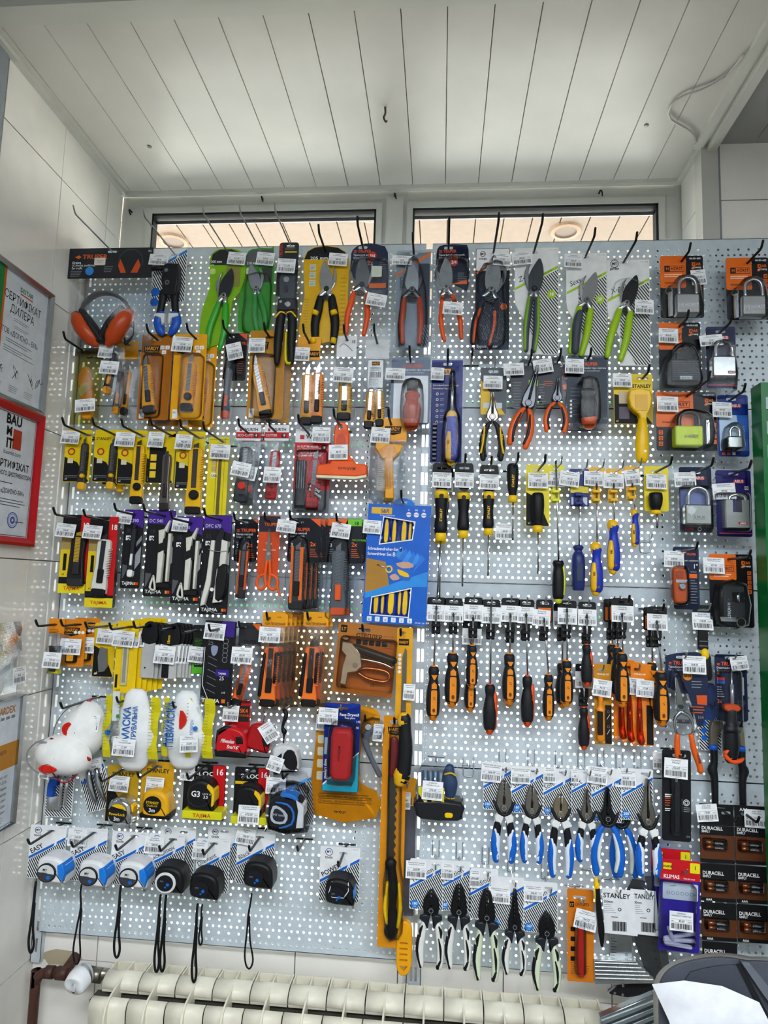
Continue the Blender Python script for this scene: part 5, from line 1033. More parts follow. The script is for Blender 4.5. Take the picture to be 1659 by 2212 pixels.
stubby('stubby screwdriver with a rust red handle on a slate card', 887, 781, (887, 748), 846, 772, 930, 916, ('#6e7c90', .3), ('#b5431b', .25), ('#b5431b', .25), (834, 794, 42, 26, '320.00', 'Викрутка', 2, 12)).parts[0].rect(852, 812, 926, 912, 1.1, ('#d5dde4', .25))
# row 3
def stk(lab, hx, hy, tip, x0, y0, x1, y1, kx, ky, kl, kw, tg, d=50, kind=0, y='#e3c60f'):
    it = prod('knife_pack', lab, 'knife', hx, hy, d, tip); stan(it, x0, y0, x1, y1, y, .62); 
    if kind == 0: cutter(it, (kx, ky, 1, 1), kl, kw, ('#31302f', .4), ('#eab41c', .4), DSTEEL, knob=('#eab41c', .4), tip=8)
    elif kind == 1: cutter(it, (kx, ky, 0, 1), kl, kw, ('#e8b414', .35), BLK, ('#4b443f', .4, .6), knob=BLK, tip=6)
    else: cutter(it, (kx, ky, 0, 1), kl, kw, ('#6d6664', .3, .7), ('#3a3534', .3, .5), ('#585250', .3, .8), rib=False, tip=2)
    tag(it, *tg); return it
stk('black and yellow small cutter card, first from the wall', 190, 940, (134, 904), 143, 929, 200, 1041, 183, 952, 104, 13, (133, 930, 39, 28, '176.00', 'Ніж STANLEY', 3, 12))
it = stk('black and yellow small cutter card, second from the wall', 250, 940, (200, 903), 206, 929, 262, 1041, 245, 952, 103, 13, (400, 3000, 1, 1, '', '', 0), 48); it.parts.pop(); it.copy(10, 2, 27, 'small black and yellow cutter hidden behind the second one')
it = stk('thick yellow cutter with a black wheel on a card marked x3', 308, 942, (261, 907), 258, 930, 320, 1046, 301, 956, 130, 22, (250, 933, 42, 31, '203.00', 'Ніж STANLEY', 3, 12), 55, 1)
it = stk('grey metal cutter on a yellow and black card with pictures', 372, 942, (323, 904), 320, 932, 380, 1044, 362, 976, 124, 17, (321, 933, 34, 33, '429.00', 'Ніж STANLEY', 3, 12), 52, 2); m = it.parts[0]; m.poly(rr(326, 966, 362, 1040, 1), 1.4, INK); [m.rect(329, 982+i*18, 342, 996+i*18, 1.7, ('#e8c92a', .4)) for i in range(3)]
it = stk('large yellow cutter with a thumb wheel on a card marked 25 mm', 430, 946, (388, 908), 383, 932, 444, 1056, 424, 962, 146, 28, (380, 938, 36, 32, '462.00', 'Ніж STANLEY', 3, 12), 55, 1); it.parts[0].text('25mm', 389, 975, 4.5, 1.4, INK, bold=1)
it = prod('saw_blade_pack', 'long yellow sleeve holding hacksaw blades', 'saw blade', 481, 954, 52, (443, 906)); m = card(it, 452, 944, 496, 1112, ('#e6d31a', .35), 2, (16, 4)); M = it.part('blade'); M.rect(475, 965, 482, 1110, 2, ('#6b5f3a', .4, .5)); [M.rect(470.5, 970+i*2.2, 471.6, 971+i*2.2, 2.3, INK) for i in range(62)]; [m.rect(460, 993+i*14, 471, 1004+i*14, 1.2, ('#c9a87a' if i < 2 else '#f1ead0', .5)) for i in range(3)]; m.text('USA', 461, 1030, 5, 1.5, INK, bold=1); m.rect(453, 949, 495, 950, 1.2, ('#9a8c12', .5)); m.rect(487, 946, 488, 1111, 1.2, ('#a99b14', .5)); tag(it, 456, 959, 42, 32, '210.00', 'Полотно', 2, 9)
def wurth(lab, hx, hy, tip, x0, sub, T, body, knob, tg, b, d=52):
    it = prod('knife_pack', lab, 'knife', hx, hy, d, tip); m = card(it, x0, 918, x0+53, 952, CARDW, 2, (8, 3)); m.rect(x0, 934, x0+53, 947, 1, ('#c4161c', .4)); m.text('WURTH', x0+15, 931, 6.5, 1, INK, bold=1); m.poly([(x0+7, 926), (x0+12, 926), (x0+12, 932), (x0+7, 932)], 1, ('#c4161c', .4)); m.text(sub, x0+3, 943, 5, 1.3, WHT, bold=1); m.rect(x0+37, 937, x0+47, 945, 1.3, INK); m.text('18', x0+42, 943, 5, 1.6, WHT, al='c', bold=1)
    cutter(it, T[:4], T[4], T[5], body, DK if knob else ('#a01517', .4), STEEL, knob=knob, tip=T[6]); bag(it, *b, 18, len(ITEMS)+3, amp=4); tag(it, *tg); return it
wurth('bagged grey cutter with a red thumb wheel', 537, 936, (514, 906), 511, 'ECO-CUTTER', (533, 960, 4, 1, 122, 24, -6), ('#3d4449', .4), ('#d2301f', .4), (507, 995, 40, 30, '103.17', 'Ніж', 10, 26), (504, 950, 562, 1092)).copy(10, 5, 14, 'second bagged grey cutter behind the first')
wurth('bagged red cutter beside the grey ones', 595, 932, (580, 906), 572, 'CUTTER', (597, 968, 4, 1, 108, 20, 14), ('#b71d1f', .35), None, (575, 1008, 36, 33, '264.69', 'Ніж', 2, 26), (562, 950, 612, 1088))
it = prod('knife_set_pack', 'red cutter with spare blades on a red and grey card', 'knife set', 668, 938, 52, (652, 890)); m = card(it, 638, 925, 716, 1107, ('#5e6166', .35), 3, (12, 4)); m.rect(638.5, 926, 715.5, 956, 1, CARDW); m.rect(638.5, 956, 715.5, 1058, 1, ('#c5151b', .35)); m.text('WURTH', 662, 948, 9, 1.3, INK, bold=1); m.poly([(649, 940), (658, 940), (658, 949), (649, 949)], 1.3, ('#c4161c', .4)); m.text('1X CUTTER-MESSER', 643, 967, 4, 1.3, WHT, bold=1); m.text('+12 ABBRECHKLINGEN', 643, 973, 4, 1.3, WHT, bold=1); m.text('1X CUTTER KNIFE', 643, 980, 4, 1.3, WHT, bold=1); m.text('+12 SNAP-OFF BLADES', 643, 986, 4, 1.3, WHT, bold=1); m.disc(701, 967, 6, 1, 1.3, INK); m.text('18', 701, 969, 5, 1.6, WHT, al='c', bold=1); m.text('x1', 645, 1101, 4, 1.3, WHT)
M = it.part('spare_blade_box'); M.prism(rr(641, 993, 663, 1090, 2), 2, 14, ('#1f2023', .3), 1.5); [M.rect(645+i*5, 996, 646+i*5, 1054, 14.3, GREY) for i in range(4)]; cutter(it, (684, 985, 3, 1), 112, 22, ('#c11a1e', .3), ('#8d1215', .35), DSTEEL, tip=16); q = it.part('strap_label', label='black label reading remove'); q.prism([(671, 1040), (697, 1056), (694, 1076), (668, 1056)], 14, 15, INK); q.text('REMOVE', 673, 1050, 5, 15.3, WHT, ang=32, bold=1); q.text('THIS STICKER', 671, 1057, 4, 15.3, WHT, ang=32, bold=1); blister(it, rr(640, 970, 706, 1096, 6), 20); tag(it, 675, 922, 38, 34, '405.00', 'Ніж', 1, 14)
it = prod('plaster_plane', 'orange plastic scraper with a wide white edged foot', 'scraper', 735, 920, 60, (719, 884)); m = it.part('handle'); O = ('#ef5a12', .3); m.prism(smooth([(722, 930), (727, 916), (738, 911), (750, 918), (755, 950), (754, 980), (770, 1000), (716, 1000), (724, 980), (722, 955)], 2, True), 2, 14, O, 2.5, holes=[ell(736, 922, 5, 6)]); m.prism(smooth([(730, 940), (744, 940), (748, 962), (728, 962)], 2, True), 13, 15, ('#c9430a', .3))
M = it.part('foot'); M.prism([(694, 1003), (716, 1000), (720, 994), (765, 994), (772, 1000), (793, 1002), (794, 1024), (772, 1028), (688, 1026), (688, 1006)], 0, 30, O, 3); M.text('MARtools', 752, 1008, 7, 30.4, ('#7d2a06', .4), al='c', ang=180, bold=1); M = it.part('edge_strip', label='white foam edge'); M.prism([(689, 1024), (794, 1022), (793, 1029), (770, 1033), (689, 1031)], 4, 28, ('#e5e0c0', .6)); tag(it, 712, 961, 40, 32, '88.73', 'Скребок', -2, 26)
it = prod('scraper_pack', 'bagged amber glass scraper under an orange header', 'scraper', 845, 917, 56, (839, 884)); m = hardy(it, 818, 904, 879, 954, AMB, (832, 921), False, 2, (6, 3)); M = it.part('scraper_head'); M.prism([(814, 956), (870, 960), (868, 972), (850, 990), (828, 990), (812, 966)], 8, 16, ('#e9a31b', .35), 1.5); M = it.part('scraper_handle'); M.prism([(833, 988), (850, 988), (855, 1074), (836, 1074)], 6, 18, ('#e9a31b', .35), 2); [M.rect(837+i*3.2, 996, 838.2+i*3.2, 1050, 18.3, ('#b87410', .4)) for i in range(4)]; q = it.part('leaflet'); q.prism([(818, 982), (833, 984), (836, 1060), (818, 1058)], 3, 3.5, ('#cfc9bd', .6)); q.lines(820, 988, 831, 16, 4, 3.8, GREY); bag(it, 800, 950, 876, 1086, 22, 9, amp=5); tag(it, 803, 922, 41, 34, '58.20', 'Скребок', 4, 10); it.copy(-5, 4, 30, 'bagged amber scraper hidden behind the first one')
# row 4
def tajbox(lab, hx, hy, tip, x0, y0, x1, y1, cut, tg, d, big=0):
    it = prod('knife_pack', lab, 'knife', hx, hy, d, tip); m = card(it, x0, y0, x1, y1, BLK, 2, (18, 4), t=12, w=-12); w = .25; W = x1-x0; m.rect(x0+W*.68, y0, x1, y1-26, w, ('#c8171b', .35)); m.text('18', x1-1, y0+28, 11, w+.3, WHT, al='r', bold=1); m.rect(x0, y1-20, x1, y1, w, ('#e5cf1c', .4)); m.text('TAJIMA', (x0+x1)/2, y1-7, 7, w+.3, ('#c8501c', .4), al='c', bold=1, width=W*.6); m.poly([(x0, y0+75), (x0+W*.35, y0+75), (x0+W*.3, y1-34), (x0, y1-34)], w, ('#e0c21c', .4)); m.rect(x0+7, y0+84, x0+14, y0+120, w+.3, INK); m.rect(x0, y0+40, x0+W*.38, y0+75, w, ('#a58e52', .5)); m.text('x1' if big else 'x3', x0+6, y1-38, 4, w+.3, INK, bold=1)
    cutter(it, *cut); tag(it, *tg); return it
tajbox('black cutter in a red and yellow box by the wall', 172, 1121, (117, 1090), 137, 1112, 195, 1280, ((172, 1152, 1, 1), 112, 28, ('#1b1b1d', .35), ('#2a2a2c', .4), ('#b5952a', .4), 'side', None, 4, False), (124, 1130, 41, 29, '364.00', 'Ніж TAJIMA', 5, 18), 58)
tajbox('white edged cutter in a red and yellow box', 228, 1124, (182, 1096), 196, 1116, 256, 1310, ((228, 1160, 3, 1), 126, 26, ('#d9d8cf', .4), BLK, DK, 'side', None, 8, True), (182, 1134, 40, 29, '346.00', 'Ніж TAJIMA', 4, 18), 62, 1)
def dc(lab, hx, hy, tip, x0, y0, x1, y1, name, num, d=52, tg=None, kn='d', r=0, pz=30):
    it = prod('knife_pack', lab, 'knife', hx, hy, d, tip); m = card(it, x0, y0, x1, y1, ('#17171b', .35), 3, (20, 4)); w = 1; W = x1-x0; m.poly([(x0+1, y0+1), (x1-1, y0+1), (x1-1, y0+pz+10), (x0+W*.5, y0+pz), (x0+1, y0+pz)], w, ('#46258f', .35)); m.text(name, x0+4, y0+pz-3, 7, w+.3, ('#c9c3dc', .5), bold=1); m.text(num, x0+6, y0+pz+20, 9, w, ('#3a3b42', .5)); m.text('TAJIMA', x0+4, y1-7, 7, w, WHT, bold=1, width=W*.58); m.rect(x1-13, y1-13, x1-5, y1-7, w, ('#e59a22', .4)); m.rect(x1-9, y1-13, x1-3, y1-7, w+.2, ('#d33a1c', .4))
    g = random.Random(3); [m.rect(x0+6+i*2, y0+pz+26+j*2, x0+8+i*2, y0+pz+28+j*2, w, WHT) for i in range(5) for j in range(5) if g.random() < .55 or i*j in (0, 16)]
    m.poly([(x1-2, y0+55), (x1-16, y0+75), (x1-16, y0+84), (x1-2, y0+66)], w, GREY); m.poly([(x1-2, y0+78), (x1-14, y0+98), (x1-14, y0+130), (x1-2, y0+112)], w, ('#9b9da3', .5)); m.poly([(x0+3, y1-50), (x0+16, y1-48), (x0+6, y1-22), (x0+3, y1-20)], w, ('#55565c', .5))
    if tg: tag(it, *tg)
    return it, m
it, m = dc('narrow dark violet card with a slim white cutter, marked 30', 292, 1112, (248, 1083), 270, 1101, 312, 1269, 'DC390', '30', 50, (252, 1103, 34, 27, '228.00', 'Ніж', 6, 9)); cutter(it, (291, 1135, 2, 1), 110, 10, ('#222226', .4), WHT, DK, rib=False, tip=6)
def wk(it, x, y, s=1.):
    M = it.part('knife_body'); C = ('#dad9cc', .4); M.prism([(x-12, y+24), (x+2, y+20), (x-1, y+50), (x-10, y+54)], 3, 12, C, 1.5); M.prism([(x-1, y+22), (x+10, y+2), (x+12, y+4), (x+6, y+28)], 3, 12, C, 1); M.prism([(x-10, y+72), (x+2, y+66), (x, y+134), (x-10, y+136)], 3, 14, C, 2); M.prism([(x+10, y+30), (x+16, y+30), (x+14, y+132), (x+9, y+132)], 3, 14, C, 1.5)
    K = it.part('hook_end', M); K.sweep([(x-17, y+122, 8, 2.4, 3), (x-23, y+146, 8, 2.4, 3), (x-12, y+150, 8, 2.4, 3), (x-17, y+122, 8, 2.4, 3)], C, 6)
    K = it.part('grip_bar', M, label='black grip'); K.prism([(x-14, y+46), (x+16, y+36), (x+12, y+70), (x-14, y+74)], 2, 11, BLK, 1); K = it.part('foot_bar', M, label='black foot bar'); K.prism(rr(x-10, y+136, x+18, y+146, 2), 2, 11, BLK, 1)
it, m = dc('black card with an angular white cutter, marked 540', 357, 1115, (311, 1085), 320, 1102, 380, 1287, 'DC 540', '18', 54); wk(it, 356, 1122)
it, m = dc('second black card with an angular white cutter, slightly lower', 414, 1130, (370, 1098), 378, 1116, 440, 1302, 'DC 540', '18', 58, (373, 1118, 34, 30, '446.00', 'Ніж', 3, 9)); wk(it, 415, 1138)
it, m = dc('tall black card with a curved white handled cutter, marked 670', 479, 1124, (443, 1092), 441, 1113, 502, 1325, 'DFC 670', '25', 56); M = it.part('knife_body'); C = ('#dcdbd0', .4); M.prism([(458, 1168), (466, 1168), (462, 1260), (452, 1304), (442, 1308), (444, 1292), (452, 1250)], 3, 13, C, 2); M.prism([(481, 1166), (494, 1170), (492, 1218), (478, 1226)], 3, 14, C, 2); M.prism([(470, 1284), (474, 1228), (478, 1228), (476, 1292), (488, 1294), (486, 1298), (468, 1300)], 3, 13, C, 1); M = it.part('grip_bar', label='black grip'); M.prism(smooth([(476, 1226), (496, 1220), (496, 1260), (490, 1290), (474, 1292)], 2, True), 2, 16, BLK, 3); M.prism([(468, 1160), (478, 1140), (484, 1150), (474, 1290), (462, 1290)], 2, 10, ('#232227', .4), 1); M.disc(466, 1272, 4, 10, 13, WHT); M = it.part('cord'); M.sweep([(455, 1188, 15, .7, .7), (475, 1192, 16, .7, .7), (496, 1190, 14, .7, .7)], GREY, 5); M.sweep([(450, 1300, 10, .7, .7), (468, 1320, 10, .7, .7), (488, 1322, 8, .7, .7)], GREY, 5)
def tru(lab, hx, hy, tip, x0, y0, x1, y1, T, body, trim, d, tg=None, tri=None, tc=None, kn=None, rb=True, sub='Navaja retráctil'):
    it = prod('knife_pack', lab, 'knife', hx, hy, d, tip); truper(it, x0, y0, x1, y1, sub, 'Snap-off knife', ('#1c1e25', .35), size=7, y=28, ind=x0+4, tri=tri, slot=(18, 4)); m = it.parts[0]; m.text('3', x0+6, y0+62, 8, 1, WHT, bold=1); m.lines(x0+4, y0+50, x0+16, 1, 3, 1, GREY); m.lines(x0+4, y0+67, x0+16, 3, 4, 1, GREY); m.text('2x', x1-22, y0+60, 9, 1, ORG, bold=1); m.lines(x1-22, y0+66, x1-4, 5, 4, 1, ORG)
    cutter(it, (T[0], T[1], T[2], 1), T[3], T[4], body, trim, DSTEEL, tip=12, knob=kn, rib=rb); x, y, L, Wd = T[0], T[1], T[3], T[4]
    blister(it, smooth([(x-Wd*.7, y-16), (x+Wd*.7, y-16), (x+Wd*.9, y+L*.6), (x+Wd*.7, y+L+4), (x, y+L+10), (x-Wd*.9, y+L+4), (x-Wd*.9, y+L*.5)], 2, True), 13, flange=smooth([(x0-3, y0-3), (x1+3, y0-3), (x1+3, y1+4), (x+Wd*1.3, y1+8), (x+Wd*1.3, y+L), (x, y+L+16), (x-Wd*1.3, y+L), (x-Wd*1.2, y1+8), (x0-3, y1+4)], 1, True))
    if tg: tag(it, *tg)
    return it
it = tru('small black and orange cutter on a black card', 528, 1129, (507, 1103), 508, 1121, 558, 1213, (530, 1182, 2, 108, 17), ('#232428', .4), ('#1b1b1d', .4), 44, tri=10)
M = it.part('side_trim', label='orange side strip'); M.T = (530, 1182, 2, 1); M.prism(rr(6, 8, 10, 90, 1), 4, 13, ('#e0581b', .4)); M.prism(rr(-9, 8, -6, 100, 1), 4, 13, ('#e0581b', .4))
it = prod('scissors_pack', 'orange handled scissors in an orange sleeve', 'scissors', 583, 1126, 52, (573, 1104)); m = card(it, 560, 1114, 606, 1240, ('#cf4a1d', .35), 2, (14, 4)); m.rect(560.5, 1115, 605.5, 1149, 1, ('#2a2230', .4)); m.text('TRUPER', 572, 1136, 6.5, 1.3, ORG, bold=1); m.text('Tijeras', 576, 1176, 4, 1.3, WHT); m.text('Stainless steel', 572, 1189, 3.6, 1.3, WHT)
for s in (-1, 1):
    M = it.part('blade'); M.prism([(583+s*1, 1140), (583+s*7, 1215), (583-s*3, 1215)], 3+s, 5+s, ('#a9a6a3', .2, 1.)); M = it.part('finger_loop', label='orange finger loop'); x = 583+s*13; M.sweep([(583+s*3, 1212, 6, 3, 3), (583+s*5, 1232, 6, 3.5, 3.5), (x-s*8, 1250, 6, 3.5, 3.5), (x-s*10, 1264, 6, 3.5, 3.5), (x, 1272, 6, 3.5, 3.5), (x+s*9, 1262, 6, 3.5, 3.5), (x+s*6, 1246, 6, 3.5, 3.5), (x-s*6, 1240, 6, 3.5, 3.5)], ('#ea5c1d', .35), 8)
M.sweep([(604, 1262, 6, 3, 3), (608, 1276, 6, 2.5, 3), (612, 1284, 6, 2, 3)], ('#ea5c1d', .35), 6); M = it.part('pivot_screw'); M.disc(583, 1196, 3.4, 6, 8, CHR)
OB = ('#26282d', .4)
it = tru('wide black and orange cutter in the first of a stack of blisters', 648, 1128, (628, 1100), 624, 1119, 694, 1214, (646, 1182, 0, 132, 27), OB, BLK, 62, (600, 1122, 41, 27, '159.00', 'Ніж TRUPER', 6, 12), tri=22)
M = it.part('side_trim', label='orange side strip'); M.T = (646, 1182, 0, 1); M.prism(rr(-14, -2, -9, 118, 1), 4, 14, ('#e0641b', .4)); M.prism(rr(5, 0, 12, 112, 1), 4, 14, ('#e0641b', .4))
for i in range(3): it.copy(8+8*i, -1-i, 15+14*i, ('second', 'third', 'last')[i]+' blister in the stack behind the wide black and orange cutter')
it = tru('grey cutter with an orange thumb slide on an orange and green topped card', 736, 1130, (729, 1107), 708, 1120, 783, 1215, (733, 1184, -1, 142, 27), ('#5a5f66', .35), ('#e0581b', .35), 58, (718, 1128, 41, 32, '224.00', 'Ніж', 7, 12)); m = it.parts[0]; m.rect(709, 1121, 752, 1136, 1.2, ORG); m.poly([(752, 1121), (782, 1121), (782, 1136), (745, 1136)], 1.2, ('#6ec62b', .4)); m.text('18', 770, 1134, 8, 1.5, INK, bold=1, al='c'); m.text('MÁS DURABLE', 762, 1168, 4, 1.2, ('#6ec62b', .4)); it.copy(7, 0, 22, 'second blister behind the grey cutter with an orange slide')
it = prod('screwdriver_set_box', 'large blue boxed screwdriver set with windows showing yellow and blue handles', 'screwdriver set', 872, 1086, 48, (867, 1060), ang=1.5); B1 = ('#1a62c9', .3); m = it.part('box'); x0, y0, x1, y1 = 797, 1092, 931, 1342
w1h = [(832, 1120), (897, 1128), (893, 1164), (826, 1176)]; w2h = [(816, 1290), (896, 1268), (893, 1326), (814, 1324)]
m.prism([(x0, y0), (x1, y0), (x1, y1), (x0, y1)], -14, 14, B1, holes=[w1h, w2h], side=('#1450a8', .35)); w = 14.3; t_ = it.part('hang_tab'); t_.prism(smooth([(852, 1093), (854, 1082), (868, 1076), (888, 1080), (896, 1093)], 2, True), 2, 3, ('#1d7ad6', .3), holes=[rr(866, 1083, 880, 1088, 2)])
for h in (w1h, w2h): q = inset(h[::-1], -2.2)[::-1]; [m.poly([q[i], q[(i+1) % 4], h[(i+1) % 4], h[i]], w+.2, WHT) for i in range(4)]
m.rect(804, 1099, 848, 1113, w, ('#e2b32b', .35)); m.text('S&R', 824, 1110, 8, w+.3, ('#1c3f96', .4), bold=1); m.text('Tools & Accessories', 822, 1117, 3, w, WHT)
for i, t in enumerate(('SL', 'PH', 'PZ')): x = 884+i*16; m.text(t, x, 1104, 3.6, w, WHT, al='c', bold=1); m.disc(x, 1112, 5.4, w-.2, w, WHT, 16); m.rect(x-5, 1111.3, x+5, 1112.7, w+.2, B1); 
m.text('Schraubendreher-Set', 800, 1190, 6.4, w, WHT, bold=1, width=66); m.text('8', 868, 1191, 9, w, WHT, bold=1); m.text('Screwdriver Set', 800, 1201, 6.4, w, WHT, bold=1, width=52); m.text('8', 854, 1202, 9, w, WHT, bold=1)
m.poly([(799, 1208), (840, 1214), (850, 1262), (814, 1276), (799, 1280)], w, ('#ad7d2c', .45)); m.poly([(799, 1280), (814, 1276), (850, 1262), (930, 1230), (930, 1262), (897, 1264), (800, 1292)], w+.1, ('#2f8fe0', .35))
for a in range(6): x = 858+a*8; m.poly([(x, 1200+a*7), (x+16, 1180+a*3), (x+26, 1214-a*2)], w+.05*a, ('#2b78d8' if a % 2 else '#3d8ee6', .35))
m.rod(822, 1221, 848, 1228, w, 1.6, STEEL); m.poly(smooth([(846, 1222), (860, 1219), (890, 1230), (896, 1246), (884, 1252), (858, 1240), (846, 1236)], 2, True), w+.6, ('#2a66c4', .4)); m.poly(smooth([(866, 1228), (888, 1236), (890, 1244), (872, 1240)], 2, True), w+.9, YEL); m.ring(848, 1229, 8, 3, w+.9, YEL, 10); m.poly(smooth([(850, 1244), (862, 1238), (872, 1248), (858, 1252)], 2, True), w+1, ('#c9a08a', .5)); m.poly(smooth([(862, 1216), (890, 1212), (900, 1222), (876, 1226)], 2, True), w+1, ('#c9a08a', .5))
for i in range(6): x = 812+i*17; m.rect(x-5, 1331-2, x+5, 1339, w, WHT) if 0 else m.poly(rr(x-5, 1329, x+5, 1339, 1.5), w, ('#e4ecf4', .4)); m.text(('S2', 'T', 'O', '*', 'L', 'E')[i], x, 1337, 4, w+.3, ('#1c4fa0', .4), al='c', bold=1)
m.text('290 081 108', 928, 1339, 3, w, WHT, al='r')
for wy0, wy1, xs_ in ((1116, 1172, ((838, 9), (855, 8), (876, 10), (889, 6))), (1262, 1322, ((824, 9), (838, 6), (856, 12), (874, 6), (886, 10)))):
    for j, (x, r) in enumerate(xs_): h = it.part('screwdriver_handle'); h.sweep([(x, wy0, -1, r*.8, r*.8), (x, (wy0+wy1)/2, -1, r, r), (x, wy1+4, -1, r*.9, r*.9)], ('#203aa6', .35), 10); k = it.part('yellow_inlay', h, label='yellow inlay'); k.prism(smooth([(x-r*.1, wy0+6), (x+r*.45, wy0+16), (x+r*.4, wy1-2), (x-r*.5, wy1-2), (x-r*.45, wy0+20)], 2, True), r-5, r-.6, YEL, 1)
tag(it, 788, 1126, 38, 29, '649.00', 'Набір викруток', 2, 18)
# row 5
it = prod('blade_bag', 'clear bag with a black and yellow sharpener under an orange flap', 'sharpener', 120, 1349, 60, (76, 1328)); m = card(it, 106, 1336, 140, 1370, ('#e38a17', .4), 2, (8, 3)); m.lines(108, 1360, 130, 3, 3, 1, INK); M = it.part('sharpener'); M.prism([(108, 1396), (132, 1396), (128, 1420), (112, 1420)], 4, 18, BLK, 2); M.prism([(112, 1420), (128, 1420), (133, 1455), (108, 1455)], 4, 18, ('#d9cf1c', .4), 2); M.prism([(112, 1435), (129, 1435), (127, 1450), (114, 1450)], 17, 20, BLK, 1); bag(it, 100, 1368, 146, 1492, 22, 11); tag(it, 100, 1409, 37, 33, '109.00', 'Точило', 2, 26)
it = prod('blade_pack', 'orange blister card with a small blade box', 'blades', 168, 1349, 56, (131, 1339)); hardy(it, 132, 1338, 187, 1440, ('#d98315', .35), (138, 1356), False); m = it.parts[0]; [m.disc(165+i*8, 1366, 3.5, .9, 1.3, WHT, 10) for i in range(3)]; M = it.part('blade_box'); M.prism(rr(146, 1410, 168, 1432, 3), 1, 10, BLK, 1.5); M.prism(rr(150, 1414, 164, 1428, 2), 9, 12, ('#e0981c', .4)); tag(it, 134, 1380, 44, 34, '68.00', 'Лезо', 1, 12); it.copy(22, -3, 18, 'orange blade card behind the small blade box')
it = prod('blade_pack', 'yellow and black card of trapezoid blades marked x5', 'blades', 232, 1352, 50, (184, 1340)); stan(it, 206, 1346, 252, 1462, '#e2be10', .52, word='', icons=False); m = it.parts[0]; m.text('x5', 212, 1456, 5, 1.4, WHT, bold=1); M = it.part('blade'); M.prism([(220, 1398), (234, 1402), (238, 1440), (232, 1450), (220, 1452), (216, 1420)], 2, 6, ('#8f8f8f', .3, .8)); tag(it, 212, 1358, 38, 32, '66.00', 'Лезо', 3, 9)
it = prod('blade_pack', 'front yellow card of long blades marked x10', 'blades', 284, 1354, 72, (236, 1344)); m = card(it, 254, 1342, 301, 1497, ('#e8c312', .35), 2, (18, 4)); m.text('x10', 260, 1492, 4.5, 1, INK, bold=1); m.rect(257, 1457, 262, 1485, 1, INK); m.rect(255, 1372, 300, 1373, 1, ('#b3920c', .5)); M = it.part('blade_sleeve'); M.prism(rr(268, 1398, 281, 1480, 1), 1, 6, ('#c9c08a', .3), .6); M.rect(271, 1400, 278, 1474, 6.3, ('#8f8f88', .4)); tag(it, 247, 1362, 45, 34, '162.00', 'Лезо', 4, 10)
for i in range(5): it.copy(9+9*i, 1-2*i, 9+7*i, 'yellow blade card, %s behind the front one' % ('first', 'second', 'third', 'fourth', 'fifth')[i])
it = prod('blade_pack', 'front grey plastic case of snap blades with a black top', 'blades', 324, 1352, 62, (289, 1345)); M = it.part('case'); M.prism(rr(309, 1386, 338, 1464, 2), 0, 4, ('#b4b4b2', .25), 1); M.disc(319, 1442, 2, 4, 4.6, DK); K = it.part('case_top', M); K.prism(smooth([(308, 1388), (309, 1356), (320, 1342), (334, 1346), (340, 1360), (340, 1388)], 2, True), -1, 5, BLK, 1, holes=[ell(324, 1352, 4, 4)])
for i in range(4): it.copy(6+5*i, 2+1*i, 8+7*i, 'grey blade case, %s behind the front left one' % ('first', 'second', 'third', 'fourth')[i])
it = prod('blade_pack', 'grey case of snap blades with yellow lettering and a price tag', 'blades', 376, 1356, 64, (345, 1348)); M = it.part('case'); M.prism(rr(352, 1390, 386, 1466, 2), 0, 4, ('#bdbdba', .25), 1); M.prism(rr(355, 1420, 370, 1464, 1), 4, 5, BLK); K = it.part('case_top', M); K.prism(smooth([(351, 1392), (352, 1362), (362, 1350), (380, 1348), (388, 1362), (388, 1392)], 2, True), -1, 5, BLK, 1, holes=[ell(376, 1356, 4, 4)]); K.text('18mm', 369, 1392, 6, 5.3, YEL, ang=-90, bold=1); tag(it, 338, 1395, 44, 38, '25.70', 'Леза', 3, 10)
for i in range(4): it.copy(8+5*i, -2+i, 8+7*i, 'grey blade case, %s behind the one with yellow lettering' % ('first', 'second', 'third', 'fourth')[i])
it = prod('blade_pack', 'small black and green pack left of the tall black one', 'blades', 432, 1360, 42, (392, 1347)); m = card(it, 418, 1350, 446, 1456, ('#1b1c1c', .4), 2, (10, 4)); m.rect(419, 1430, 445, 1455, 1, ('#55b02a', .4)); m.rect(424, 1424, 442, 1440, 1.3, BLK); m.text('BLACK', 425, 1436, 4, 1.6, WHT); m.lines(422, 1380, 440, 6, 3, 1, ('#3f8a26', .5)); tag(it, 411, 1396, 41, 34, '57.66', 'Леза', 4, 10)
